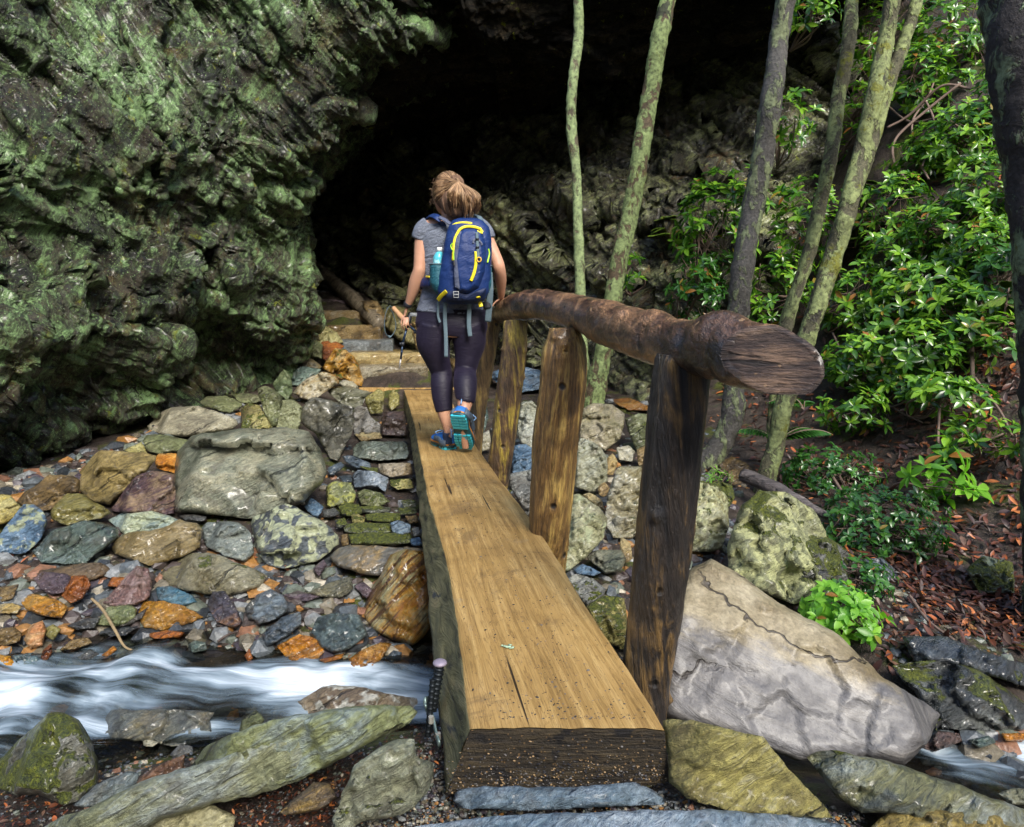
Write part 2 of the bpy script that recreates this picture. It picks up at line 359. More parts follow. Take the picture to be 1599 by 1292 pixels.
# ---------------- cliffs ----------------
def sheet(net, nu, nv):
    net = np.array([[P(*c) for c in row] for row in net])       # rows, cols, 3
    a = np.stack([resample(row, nu) for row in net])            # rows, nu, 3
    return np.stack([resample(a[:, j], nv) for j in range(nu)], 1)  # nv, nu, 3
def displace(S, disp):
    du = np.gradient(S, axis=1); dv = np.gradient(S, axis=0); nn = np.cross(du, dv); nn /= np.linalg.norm(nn, axis=-1)[..., None]+1e-9
    c = CAMP-S; nn *= np.sign((nn*c).sum(-1).mean()) if True else 1
    return S+nn*disp[..., None], nn
def terr(x, m=6):  # terraced steps, sharp on one side
    y = x*m; f = y-np.floor(y); return (np.floor(y)+f**3)/m
def cliffmat(name, dark, mid, light, ochre, dirr, wet, spec=.6):
    n = N(name); v = n.tc.outputs["Object"]
    vs = n.map(v, (.8, 6.5, 6.5), dirr)
    a = n.noise(vs, 3.0, 8, .68, .5); b = n.noise(v, 1.6, 5, .6, .6); d = n.noise(v, 38, 6, .72); e = n.noise(vs, 14, 5, .7)
    s = n.math('ADD', n.math('MULTIPLY', a, .5), n.math('ADD', n.math('MULTIPLY', b, .34), n.math('MULTIPLY', d, .16)))
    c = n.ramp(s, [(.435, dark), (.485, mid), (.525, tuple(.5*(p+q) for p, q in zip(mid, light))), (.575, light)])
    c = n.mix(n.math('MULTIPLY', n.step(n.noise(v, 1.9, 5, .7, 1.0), .56, .66), .55), c, ochre)
    c = n.mix(n.math('MULTIPLY', n.step(n.noise(vs, .9, 6, .72, .6), .50, .58), .8), c, n.ramp(d, [(.35, (.012, .010, .008)), (.65, (.085, .065, .038))]))
    c = n.mix(1.0, c, n.ramp(e, [(.3, .35), (.5, .95), (.68, 1.6)]), 'MULTIPLY')
    c = n.mix(n.step(n.noise(v, 90, 3, .6), .62, .7), c, tuple(min(1, q*1.6) for q in light))
    c = n.mix(n.math('MULTIPLY', n.step(n.noise(v, 7, 5, .75, .5), .62, .67), .8), c, (.20, .24, .015))
    h = n.math('ADD', n.math('MULTIPLY', e, 1.0), n.math('ADD', n.math('MULTIPLY', d, .35), n.math('MULTIPLY', a, 1.4)))
    r = n.ramp(n.noise(v, 5, 4, .6), [(.35, .55-.4*wet), (.65, .9-.4*wet)])
    return n.done(n.pbsdf(c, r, n.bump(h, .9, .035), spec, Coat_Weight=.35*wet, Coat_Roughness=.2))
M_cliff = cliffmat("mossy cliff rock", (.005, .006, .004), (.030, .046, .013), (.22, .36, .14), (.13, .09, .028), (0, 52, 0), .75)
M_cave = cliffmat("wet cave rock", (.010, .011, .008), (.075, .075, .045), (.30, .33, .14), (.24, .12, .05), (0, 30, 0), .9)
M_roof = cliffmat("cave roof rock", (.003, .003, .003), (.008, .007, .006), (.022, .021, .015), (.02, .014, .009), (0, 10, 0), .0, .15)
L = [
 [(-420,-420,4.6),(-150,-420,5.0),(0,-420,5.4),(130,-420,5.8),(300,-420,6.1),(470,-420,6.5),(660,-400,6.9),(760,-380,7.3),(780,-300,9),(780,-250,13)],
 [(-420,-160,3.7),(-150,-160,4.3),(0,-140,4.9),(130,-130,5.4),(300,-120,5.7),(450,-110,6.1),(640,-100,6.6),(740,-60,7.2),(760,0,9),(760,60,13)],
 [(-420,-20,3.4),(-150,0,4.0),(0,10,4.7),(130,20,5.2),(275,25,5.6),(430,25,6.0),(575,25,6.5),(690,40,7.2),(700,110,9),(700,170,13)],
 [(-420,120,3.2),(-150,130,3.8),(0,110,4.5),(130,110,5.0),(270,115,5.5),(410,120,6.0),(520,125,6.5),(585,125,7.2),(600,180,9.3),(600,230,13)],
 [(-420,250,3.0),(-150,240,3.6),(0,225,4.2),(130,225,4.8),(265,225,5.3),(390,225,5.9),(490,225,6.5),(540,215,7.2),(530,260,9.3),(500,290,13)],
 [(-420,380,2.9),(-150,370,3.5),(0,350,4.0),(130,345,4.7),(265,340,5.2),(370,335,6.0),(440,330,6.6),(484,320,7.4),(465,345,9.5),(430,360,13)],
 [(-420,520,2.9),(-150,500,3.4),(0,470,3.8),(130,455,4.45),(265,440,5.2),(370,435,6.1),(440,430,6.8),(490,425,7.7),(470,445,9.8),(430,450,13)],
 [(-420,680,2.95),(-150,640,3.4),(0,590,3.8),(120,570,4.5),(240,560,5.3),(350,545,6.5),(430,520,7.0),(483,500,7.9),(465,520,10),(420,520,13)],
 [(-420,880,3.0),(-150,810,3.6),(0,735,4.15),(110,695,4.9),(230,640,5.8),(340,620,7.2),(430,590,7.6),(468,565,8.2),(450,580,10),(410,570,13)],
 [(-420,980,3.2),(-150,920,3.9),(0,820,4.5),(110,770,5.2),(240,705,6.3),(350,660,7.6),(430,640,8.0),(460,620,8.6),(440,620,10),(400,620,13)]]
S = sheet(L, 640, 620)
al = (.50, .15, -.85)
wq = S+.25*np.stack([fbm(S*.9, 3), fbm(S*.9+5, 3), fbm(S*.9+11, 3)], -1)
cp = wq+.05*np.stack([fbm(S*4, 3), fbm(S*4+5, 3), fbm(S*4+11, 3)], -1)
al2 = (.30, .1, -.95)
def ledges(p, nf, along, f, amp, seed, warp=.45, pw=2.5):
    """parallel sharp-edged ledges running along the foliation, fading in and out"""
    nf = np.asarray(nf, float); nf = nf/np.linalg.norm(nf); c = (p@nf)*f
    c = c+warp*fbm(p*.55*f**.5+seed, 3)+.42*fbm(aniso(p, along, f*.8, f*.16)+seed*2, 3); k = c-np.floor(c)
    mod = np.clip(.55+1.3*perlin(aniso(p, along, f*.5, f*.12)+seed*5), 0, 1.3); hn = _cj[(np.floor(c).astype(int)*7919+seed*101) & 4095, 3]
    return amp*(k**pw*mod+.6*(hn-.5)*np.clip(k*12, 0, 1)*np.clip((1-k)*40, 0, 1))
NF = (.84, -.25, .50)
_tp = (1-.65*np.clip((np.linspace(0, 1, 640)-.56)/.14, 0, 1))[None, :]
S1, _ = displace(S, _tp*(ledges(S, NF, al2, 1.25, .42, 1)+.30*terr(fbm(aniso(wq, al2, 1.0, .3), 3), 3)+.22*chips(cp, .8, al2, 2, 1.6, 1)*.8+.16*fbm(S*1.1, 2))-.42+.24*(1-_tp)/.65+.24*np.clip((np.linspace(0, 1, 620)-.62)/.2, 0, 1)[:, None])
for _k in range(2): S1[1:-1, 1:-1] = .5*S1[1:-1, 1:-1]+.125*(S1[:-2, 1:-1]+S1[2:, 1:-1]+S1[1:-1, :-2]+S1[1:-1, 2:])
S2, nn = displace(S1, ledges(S1, NF, al, 3.6, .13, 2)+.16*chips(S1, .26, al, 2.6, 1.6, 2)*.26)
for _k in range(1): S2[1:-1, 1:-1] = .5*S2[1:-1, 1:-1]+.125*(S2[:-2, 1:-1]+S2[2:, 1:-1]+S2[1:-1, :-2]+S2[1:-1, 2:])
S2, nn = displace(S2, ledges(S2, NF, al, 10, .042, 3)+ledges(S2, NF, al, 27, .013, 4)+.2*chips(S2, .07, al, 3, 1.4, 3)*.07)
kind(obj("cliff", mesh_np("cliff", S2.reshape(-1, 3), [gridfaces(640, 620)], [M_cliff])), 'structure')
# cave back wall
rows = []
for py, ds in [(760, (13,11.6,10.6,9.6,8.7,8.1,7.5,7.0,6.9,7.1,7.6)), (640, (13.4,12,10.9,9.9,9.0,8.3,7.7,7.3,7.2,7.4,7.8)), (520, (13.6,12.4,11.3,10.2,9.3,8.7,8.2,7.8,7.7,7.8,8.2)),
               (400, (14,12.8,11.7,10.6,9.7,9.1,8.6,8.3,8.2,8.3,8.6)), (280, (14.4,13.2,12.1,11.0,10.2,9.5,9.0,8.7,8.6,8.8,9.0)), (170, (15.2,14.4,13.4,12.3,11.3,10.5,9.9,9.4,9.2,9.4,9.8)),
               (90, (15.2,14.6,13.8,12.9,12.0,11.2,10.6,10.0,9.6,9.7,10.2)), (-60, (15,14.5,14,13.2,12.6,12,11.4,10.8,10.3,10.4,10.8)), (-400, (15,14.5,14,13.4,13,12.5,12,11.5,11,11,11.4))]:
    rows.append([(px, py, d) for px, d in zip((330,430,530,630,730,830,930,1030,1130,1240,1360), ds)])
S = sheet(rows, 560, 520)
al = (.82, .1, -.5)
wq = S+.3*np.stack([fbm(S*.6, 3), fbm(S*.6+5, 3), fbm(S*.6+11, 3)], -1)
cp = wq+.06*np.stack([fbm(S*3, 3), fbm(S*3+5, 3), fbm(S*3+11, 3)], -1)
NG = (.5, -.3, .81)
S1, _ = displace(S, ledges(S, NG, al, .9, .45, 11)+.30*terr(fbm(aniso(wq, al, 1.0, .35)+3, 3), 3)+.2*chips(cp, 1.0, al, 2.5, 1.5, 5))
S1, _ = displace(S1, ledges(S1, NG, al, 2.8, .17, 12)+.16*chips(S1, .35, al, 3, 1.5, 6)*.35)
S2, nn = displace(S1, ledges(S1, NG, al, 8, .06, 13)+ledges(S1, NG, al, 20, .02, 14)+.25*chips(S1, .1, al, 3, 1.4, 7)*.1)
kind(obj("cave_wall", mesh_np("cave_wall", S2.reshape(-1, 3), [gridfaces(560, 520)], [M_cave])), 'structure')
# overhanging roof of the cave
cols = (470,600,700,800,900,1000,1100,1200,1300,1420)
rows = [[(c, -620, 7.6) for c in cols], [(c, -300, 7.0) for c in cols], [(c, -120, 6.8) for c in cols],
 [(470,60,7.3),(600,40,7.2),(700,30,7.5),(800,15,7.6),(900,10,7.6),(1000,5,7.7),(1100,-10,7.9),(1200,-30,7.6),(1300,-50,8.0),(1420,-60,8.6)],
 [(470,150,7.7),(600,102,7.6),(700,76,7.9),(800,56,8.0),(900,66,8.0),(1000,72,8.2),(1100,60,8.4),(1200,30,8.2),(1300,0,8.6),(1420,-30,9.2)],
 [(470,190,9),(600,150,9),(700,120,9),(800,105,9),(900,100,9),(1000,100,9),(1100,85,9.1),(1200,60,9.2),(1300,30,9.6),(1420,0,10)],
 [(470,250,12),(600,205,12),(700,175,12),(800,150,12),(900,135,12),(1000,125,12),(1100,110,12),(1200,90,12),(1300,60,12),(1420,30,12)],
 [(470,280,17),(600,240,17),(700,215,17),(800,190,17),(900,175,17),(1000,160,17),(1100,150,17),(1200,130,17),(1300,110,17),(1420,80,17)]]
S = sheet(rows, 420, 320); wq = S+.3*np.stack([fbm(S*.7, 3), fbm(S*.7+5, 3), fbm(S*.7+11, 3)], -1)
disp = .4*chips(wq, .8, (.9, .1, -.2), 2, .9, 9)*.8+.3*chips(wq, .25, (.9, .1, -.2), 2, .9, 10)*.25+.2*terr(fbm(aniso(wq, (.9, .1, -.2), 1.4, .6), 4), 4)+.12*fbm(aniso(wq, (.9, .1, -.2), 5, 1.5), 4, .6, True)+.035*fbm(wq*12, 3, ridged=True)
S2, nn = displace(S, disp)
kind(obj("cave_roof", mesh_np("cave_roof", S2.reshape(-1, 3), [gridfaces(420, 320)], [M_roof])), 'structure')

# ---------------- water ----------------
def water(name, x0, x1, y0, y1, zf, vel, foamsel):
    xs = np.arange(x0, x1, .012); ys = np.arange(y0, y1, .012); X, Y = np.meshgrid(xs, ys); q = np.stack([X, Y, 0*X], -1)
    wv = q+.12*np.stack([fbm(q*2.2, 3), fbm(q*2.2+4, 3), 0*X], -1)
    st = wv*np.array([1.3, 5.5, 1])
    Z = zf(X, Y)+.055*fbm(wv*np.array([2.4, 4.2, 1]), 3)+.012*fbm(st*2, 4)
    m = N(name); v = m.tc.outputs["Object"]
    return np.stack([X, Y, Z], -1), len(xs), len(ys)
def watermat(name, fx, thr):
    m = N(name); v = m.tc.outputs["Object"]
    w = m.node("ShaderNodeTexNoise"); m.put(w.inputs["Vector"], v); w.inputs["Scale"].default_value = 1.6; w.inputs["Detail"].default_value = 2
    vv = m.mix(.35, v, w.outputs["Color"], 'ADD')
    s1 = m.noise(m.map(vv, (1.0, 6.5, 2), (0, 0, fx)), 1.9, 6, .58, .5); s2 = m.noise(m.map(vv, (1.6, 3.2, 1), (0, 0, fx)), 1.25, 2, .5, .6); s3 = m.noise(m.map(vv, (1.2, 22, 2), (0, 0, fx)), 2, 3, .5, .3)
    f = m.math('ADD', m.math('ADD', m.math('MULTIPLY', s1, .42), m.math('MULTIPLY', s2, .50)), m.math('MULTIPLY', s3, .10))
    at = m.node("ShaderNodeAttribute"); at.attribute_name = "foam"
    f = m.math('ADD', f, m.math('MULTIPLY', m.math('SUBTRACT', at.outputs["Fac"], .5), .34))
    foam = m.math('MULTIPLY', m.step(f, thr-.1, thr+.17), .97)
    col = m.ramp(f, [(.50, (.10, .14, .16)), (.60, (.30, .40, .48)), (.76, (.80, .88, .95))])
    nb = m.bump(m.math('ADD', s1, m.math('MULTIPLY', s3, .35)), .5, .03)
    white = m.pbsdf(col, .42, nb, .4)
    g = m.node("ShaderNodeBsdfGlossy"); g.inputs["Roughness"].default_value = .12; m.put(g.inputs["Normal"], nb)
    t = m.node("ShaderNodeBsdfTransparent"); t.inputs[0].default_value = (.62, .62, .55, 1)
    fr = m.node("ShaderNodeFresnel"); fr.inputs[0].default_value = 1.33; m.put(fr.inputs[1], nb)
    cl = m.node("ShaderNodeMixShader"); m.put(cl.inputs[0], fr.outputs[0]); m.t.links.new(t.outputs[0], cl.inputs[1]); m.t.links.new(g.outputs[0], cl.inputs[2])
    mx = m.node("ShaderNodeMixShader"); m.put(mx.inputs[0], foam); m.t.links.new(cl.outputs[0], mx.inputs[1]); m.t.links.new(white, mx.inputs[2])
    return m.done(mx.outputs[0])
zf = lambda X, Y: -.545-.035*np.clip((.9-X), -2, 4)*.25-.03*np.clip(X-.2, 0, 2)+.02*np.clip(Y-2.3, -1, 1)
V, nx, ny = water("stream water", -5.2, 3.6, 1.2, 3.35, zf, 0, 0)
Vf = V.reshape(-1, 3)
me = mesh_np("water", Vf, [gridfaces(nx, ny)], [watermat("stream water", 4, .56)])
# how broken the water is: rapids in the main channel, calm shallows against the far bank and under the bridge
def gs(cx_, cy_, sx, sy): return np.exp(-((Vf[:, 0]-cx_)/sx)**2-((Vf[:, 1]-cy_)/sy)**2)
foam = .30+.55*gs(-1.5, 2.35, 1.2, .34)+.5*gs(-.45, 2.4, .5, .27)+.35*gs(-3.2, 2.4, 1, .4)+1.1*gs(1.7, 2.08, .5, .22)-.35*gs(-1, 2.95, 3, .22)-.3*gs(.5, 2.4, .5, .6)
dep_ = Vf[:, 2]-(bil(Vf[:, 0], Vf[:, 1])-.035); foam = foam-.5*(1-np.clip(dep_/.07, 0, 1))
a = me.attributes.new("foam", 'FLOAT', 'POINT'); a.data.foreach_set("value", np.clip(foam, 0, 1).astype(np.float32))
kind(obj("water", me), 'structure')
# ---------------- rocks ----------------
def T(origin, sc, pts): return [(origin[0]+x/sc, origin[1]+y/sc) for x, y in pts]
Z2 = lambda *p: T((0, 560), 3.8, p)
Z3 = lambda *p: T((380, 560), 3.8, p)
Z4 = lambda *p: T((0, 860), 2.99, p)
Z5 = lambda *p: T((380, 860), 2.99, p)
Z7 = lambda *p: T((440, 380), 4.038, p)
R5 = lambda *p: T((740, 560), 3.2295, p)
R4 = lambda *p: T((1150, 820), 2.737, p)
R3 = lambda *p: T((1000, 440), 2.669, p)
PX = lambda *p: list(p)
def outline(pts, step, r):
    pts = np.array(pts, float); out = []
    a = .5*((pts*np.roll(pts, -1, 0)[:, ::-1])[:, 0]-(pts*np.roll(pts, -1, 0)[:, ::-1])[:, 1]).sum()
    if a < 0: pts = pts[::-1]
    n = len(pts)
    for i in range(n):
        p0, p1, p2, p3 = pts[i-1], pts[i], pts[(i+1) % n], pts[(i+2) % n]
        L = np.linalg.norm(p2-p1); k = max(1, int(round(L/step)))
        for t in np.arange(k)/k:
            lin = p1*(1-t)+p2*t
            cr = .5*((2*p1)+(-p0+p2)*t+(2*p0-5*p1+4*p2-p3)*t*t+(-p0+3*p1-3*p2+p3)*t**3)
            out.append(lin*.85+cr*.15)
    out = np.array(out); m = len(out)
    nrm = np.roll(out, -1, 0)-np.roll(out, 1, 0); nrm = np.stack([nrm[:, 1], -nrm[:, 0]], 1); nrm /= np.linalg.norm(nrm, axis=1)[:, None]+1e-9
    q = np.concatenate([out/(step*5), np.full((m, 1), r.uniform(0, 99))], 1)
    out = out+nrm*(step*.75*fbm(q, 3))[:, None]
    return out
def inside(p, poly):
    x, y = p[:, 0], p[:, 1]; c = np.zeros(len(p), bool); a = poly; b = np.roll(poly, 1, 0)
    for (x1, y1), (x2, y2) in zip(a, b):
        if y1 == y2: continue
        c ^= ((y1 > y) != (y2 > y)) & (x < (x2-x1)*(y-y1)/(y2-y1)+x1)
    return c
def segdist(p, poly):
    d = np.full(len(p), 1e9); b = np.roll(poly, -1, 0)
    for p1, p2 in zip(poly, b):
        e = p2-p1; t = np.clip(((p-p1)@e)/(e@e+1e-9), 0, 1); d = np.minimum(d, np.hypot(*(p-p1-t[:, None]*e).T))
    return d
ROCKS = []
def rock(pts, mat, label, cat="rock", d=None, top=22, ridge=.45, front=72, thick=1.0, rough=1.0, az=0, seed=None, group=None, name="rock", planes=None, rimk=.055, layer=0, dz=0, step=None, facets=2, sub=.0):
    """a stone: its visible outline, its planes (top sloping back, front steep, chipped flanks) and a real back"""
    seed = len(ROCKS)*13+5 if seed is None else seed; r = np.random.default_rng(seed); pts = np.array(pts, float)
    x0, y0 = pts.min(0); x1, y1 = pts.max(0); size = math.sqrt(max(1, (x1-x0)*(y1-y0)))
    step = step or min(7.0, max(2.0, size/26)); ol = outline(pts, step, r)
    gxx, gyy = np.meshgrid(np.arange(x0, x1+step, step), np.arange(y0, y1+step, step*.87)); gxx[1::2] += step/2
    g = np.stack([gxx.ravel(), gyy.ravel()], 1)+r.uniform(-.2, .2, (gxx.size, 2))*step
    g = g[inside(g, ol)]; g = g[segdist(g, ol) > step*.55] if len(g) else g
    allp = np.vstack([ol, g]); m = len(ol)
    res = geometry.delaunay_2d_cdt([Vector(p) for p in allp.tolist()], [(i, (i+1) % m) for i in range(m)], [], 1, 1e-5)
    vv = np.array([[q[0], q[1]] for q in res[0]]); ff = np.array([f for f in res[2] if len(f) == 3], int)
    bot = pts[pts[:, 1].argmax()]
    if d is None:
        d = float(hit((x0+x1)/2, y1-1)[0])+dz-.02
    else: d = min(d, float(hit((x0+x1)/2, y1-1)[0])-.02)
    sc = d/F  # metres a pixel
    # planes
    p0 = P((x0+x1)/2, y1, d); ry = y1-(y1-y0)*(1-ridge)
    azr = math.radians(az)
    def nrm(slope, a): s = math.radians(slope); return np.array([math.sin(a)*math.sin(s), -math.cos(a)*math.sin(s), math.cos(s)])
    nf = nrm(front, azr+r.uniform(-.15, .15)); rc = rays((x0+x1)/2, ry); t = nf@(p0-CAMP)/(nf@rc); pr = CAMP+rc*t
    pl = [(nf, p0), (nrm(top, azr+r.uniform(-.3, .3)), pr)]
    w = (x1-x0)*sc
    if facets >= 1: pl.append((nrm(front-12, azr-1.0+r.uniform(-.2, .2)), pr+np.array([-w*r.uniform(.26, .38), w*.05, 0])))
    if facets >= 2: pl.append((nrm(front-12, azr+1.0+r.uniform(-.2, .2)), pr+np.array([w*r.uniform(.26, .38), w*.05, 0])))
    if facets >= 3: pl.append((nrm((front+top)/2, azr+r.uniform(-.5, .5)), pr+np.array([0, 0, -w*.03])))
    for q in (planes or []): pl.append((nrm(q[0], math.radians(q[1])), P(q[2], q[3], d) if len(q) < 5 else P(q[2], q[3], q[4])))
    R = rays(vv[:, 0], vv[:, 1]); Yk = []
    for nv_, q in pl:
        den = R@nv_; den = np.where(den > -.04, -.04, den); Yk.append((nv_@(q-CAMP))/den*R[:, 1])
    Yk = np.array(Yk); k_ = 60/(w+.05); Y = np.log(np.exp(np.clip((Yk-d)*k_, -30, 60)).sum(0))/k_+d   # soft max: worn edges
    tmax = thick*max(w, (y1-y0)*sc)*1.25; Y = d+tmax*np.tanh((Y-d)/tmax)
    hy = hit(vv[:, 0], vv[:, 1])-.02; hy = np.minimum(hy, np.maximum(d, hy.min())+tmax*1.2)
    Y = -np.log(np.exp(-(Y-d)*30)+np.exp(-(hy-d)*30))/30+d                # the stone lies on the ground, never under it
    dist = segdist(vv, ol)*sc; rim = rimk*min(w, (y1-y0)*sc)+.004; s = np.clip(dist/rim, 0, 1)
    Y = Y+rim*1.2*(1-np.sqrt(1-(1-s)**2+1e-9))
    V3 = P(vv[:, 0], vv[:, 1], Y)
    # surface relief (foliated)
    al = r.normal(size=3); al /= np.linalg.norm(al)
    amp = min(w, (y1-y0)*sc*1.5)*.15*rough; fr = 1/(w+.06)
    q = V3*fr+seed
    wq_ = V3+.04*w*np.stack([fbm(q*4, 2), fbm(q*4+7, 2), fbm(q*4+14, 2)], -1)
    dd = amp*(1.5*chips(wq_, .42*w, al, 1.5, .7, seed % 17)+.75*chips(wq_, .17*w, al, 1.9, .8, seed % 13+3)*(1+.3*layer)+.12*fbm(aniso(q, al, 10, 2.0), 3, ridged=True)*(.5+layer)+.16*fbm(q*9, 4, .6))
    dirn = -R/np.linalg.norm(R, axis=1)[:, None]; edge = np.clip(dist/(rim*.7), .0, 1)[:, None]
    V3 = V3+dirn*(dd[:, None])*edge
    # back: ring pushed away and tucked in
    used = {}; nb = len(vv)
    onb = np.where(segdist(vv, ol) < 1e-2)[0]
    # ordered boundary from edges used once
    e = np.sort(np.vstack([ff[:, [0, 1]], ff[:, [1, 2]], ff[:, [2, 0]]]), 1); ue, cnt = np.unique(e, axis=0, return_counts=True)
    E_ = np.vstack([ff[:, [0, 1]], ff[:, [1, 2]], ff[:, [2, 0]]]); es = np.sort(E_, 1)
    key = es[:, 0]*100000+es[:, 1]; uk = ue[cnt == 1]; keep = np.isin(key, uk[:, 0]*100000+uk[:, 1]); BE = E_[keep]
    bi = np.unique(BE); cen = V3.mean(0); back = []
    remap = {}; Vn = [V3]; base = len(V3); depthT = max(.35*w, .05)*thick+sub
    for ring, (sh, dp) in enumerate([(.93, .45), (.72, .85), (.35, 1.0)]):
        b = V3[bi].copy(); away = (b-CAMP)/np.linalg.norm(b-CAMP, axis=1)[:, None]
        c2 = cen.copy(); b = c2+(b-c2)*sh; b = b+away*depthT*dp; Vn.append(b)
    idx = {int(v): i for i, v in enumerate(bi)}; qs = []
    nbv = len(bi); A_ = np.array([idx[int(x)] for x in BE[:, 0]]); B_ = np.array([idx[int(x)] for x in BE[:, 1]])
    qs.append(np.stack([BE[:, 1], BE[:, 0], base+A_, base+B_], 1))
    for ring in range(2):
        o = base+ring*nbv; qs.append(np.stack([o+B_, o+A_, o+nbv+A_, o+nbv+B_], 1))
    o = base+2*nbv; cv = base+3*nbv; Vn.append((Vn[-1].mean(0))[None]); ts = np.stack([o+B_, o+A_, np.full(len(A_), cv)], 1)
    VV = np.vstack(Vn)
    # orientation: make the front face the camera
    tri = V3[ff]; nn = np.cross(tri[:, 1]-tri[:, 0], tri[:, 2]-tri[:, 0]); flip = ((nn*(CAMP-tri[:, 0])).sum(-1).sum() < 0)
    Q = np.vstack(qs); TT = np.vstack([ff, ts])
    if flip: Q = Q[:, ::-1]; TT = TT[:, ::-1]
    me = mesh_np(name, VV, [Q, TT], [mat])
    o = obj(name, me, None, p0); o['kind'] = 'thing'; tag(o, label, cat, group); ROCKS.append(o); return o
# palettes
tan = ((.12,.085,.035),(.30,.23,.12),(.42,.36,.22)); green = ((.05,.055,.028),(.13,.145,.075),(.24,.25,.15)); slate = ((.025,.035,.042),(.075,.095,.115),(.16,.19,.21))
brown = ((.05,.035,.018),(.15,.105,.05),(.27,.21,.12)); purple = ((.03,.022,.028),(.085,.065,.075),(.17,.13,.14)); ochre = ((.12,.045,.012),(.38,.17,.035),(.50,.32,.13))
pale = ((.17,.16,.12),(.34,.32,.24),(.46,.45,.38)); blue = ((.04,.07,.11),(.13,.19,.26),(.28,.34,.38)); rust = ((.06,.018,.008),(.17,.06,.02),(.30,.12,.045))
olive = ((.09,.085,.03),(.22,.20,.085),(.34,.32,.17)); dark = ((.012,.013,.014),(.035,.036,.036),(.075,.08,.075)); grey = ((.08,.08,.075),(.18,.185,.175),(.30,.31,.29))
teal = ((.04,.06,.055),(.12,.16,.14),(.22,.27,.23)); yel = ((.14,.11,.035),(.33,.28,.11),(.42,.39,.22))
def m(p, wet=.5, **k): return rockmat(*p, wet=wet, **k)
B = "beside the cliff foot"
# -- far bank, upper rows
rock(Z2((1370,215),(1440,205),(1520,212),(1560,250),(1500,268),(1430,262)), m(green,.3,moss=.4), "small flat mossy stone at the back edge under the cliff overhang")
rock(Z2((1185,255),(1225,225),(1340,222),(1430,260),(1435,280),(1365,325),(1300,310),(1200,275)), m(green,.5), "thin grey-green slab tucked behind the pale tan boulder", top=12, ridge=.55)
rock(Z3((-15,300),(30,262),(100,280),(130,335),(170,400),(165,425),(-10,425)), m(olive,.4,moss=.45), "yellow-green block just behind the biggest smooth boulder", ridge=.5)
rock(Z2((730,545),(840,495),(875,560),(800,570)), m(olive,.3), "small pointed stone between the cliff foot and the domed tan boulder")
rock(Z2((875,400),(930,330),(1020,290),(1180,280),(1300,320),(1400,360),(1415,390),(1380,420),(1250,440),(1090,468),(960,450),(890,430)), m(pale,.15), "pale tan oval boulder on top of the pile, nearest the cliff", top=18, ridge=.55, facets=2)
rock(Z2((845,490),(870,455),(920,448),(1010,460),(1150,490),(1165,510),(1120,560),(1020,555),(950,565),(880,550)), m(green,.45), "grey-green block directly under the pale tan oval boulder", top=15)
rock(Z2((915,600),(940,565),(1040,562),(1095,590),(1060,690),(1000,670),(930,655)), m(ochre,.2), "small rough orange-tan stone left of the biggest smooth boulder", top=30)
rock(Z2((100,850),(150,790),(230,740),(290,690),(430,695),(475,720),(470,800),(400,810),(330,890),(240,910),(130,880)), m(brown,.35), "brown sloping slab at the cliff foot left of the domed boulder", top=28, ridge=.3)
rock(Z2((460,690),(540,590),(600,545),(700,550),(770,560),(860,555),(930,575),(925,600),(880,660),(760,760),(650,872),(560,850),(480,800)), m(((.07,.055,.022),(.24,.19,.09),(.36,.30,.17)),.3), "domed tan boulder with a narrow wedge base near the cliff foot", top=38, ridge=.55, facets=3)
rock(Z2((655,900),(800,700),(900,665),(1040,690),(1035,920),(900,925),(780,920)), m(((.02,.012,.016),(.06,.035,.04),(.24,.18,.12)),.4), "dark purple-brown triangular slab leaning between two big boulders", top=45, ridge=.8)
rock(PX((272,740),(276,705),(300,680),(370,671),(440,668),(482,674),(500,700),(512,738),(494,762),(474,785),(432,802),(390,812),(330,803),(274,800)), m(((.09,.10,.075),(.22,.23,.18),(.33,.32,.24)),.75), "biggest smooth grey-tan boulder of the far bank, wet with a dished top", cat="boulder", top=24, ridge=.42, planes=[(50,-35,300,720)], rimk=.08)
rock(Z2((0,805),(60,810),(125,880),(100,930),(50,970),(-60,1010),(-110,900)), m(yel,.3), "pale yellow rounded stone at the left edge below the cliff")
rock(Z2((300,905),(330,860),(400,800),(500,805),(550,850),(620,880),(660,915),(600,950),(480,965),(400,995),(310,960)), m(((.04,.05,.03),(.16,.14,.05),(.24,.24,.16)),.7), "wet olive stone with a brown tail below the brown sloping slab", top=26)
rock(Z2((85,930),(140,870),(200,865),(260,910),(285,970),(270,1020),(230,1090),(150,1155),(0,1160),(-60,1100),(0,1040)), m(blue,.5,lichen=.3), "blue-grey blotchy stone at the left edge with rusty spots", top=42, ridge=.6)
rock(Z2((640,960),(720,920),(820,915),(900,905),(980,925),(1065,960),(1000,1040),(760,1060),(700,1010)), m(((.10,.14,.15),(.24,.29,.27),(.34,.37,.27)),.5), "pale blue-green flat stone behind the long brown boulder", top=18)
rock(Z2((190,1150),(250,1080),(300,1030),(420,985),(500,960),(600,970),(700,1010),(705,1060),(640,1110),(560,1170),(500,1225),(400,1220),(250,1210)), m(((.03,.045,.045),(.10,.13,.11),(.17,.21,.21)),.85), "wet dark teal boulder with a glossy blue side left of centre", top=24, ridge=.4)
rock(Z2((1190,1010),(1230,975),(1330,965),(1420,975),(1490,1040),(1508,1150),(1450,1205),(1340,1175),(1230,1120),(1195,1065)), m(((.05,.06,.06),(.15,.17,.16),(.25,.27,.24)),.7), "grey slate boulder left of the yellow-lichened one", top=30, ridge=.6)
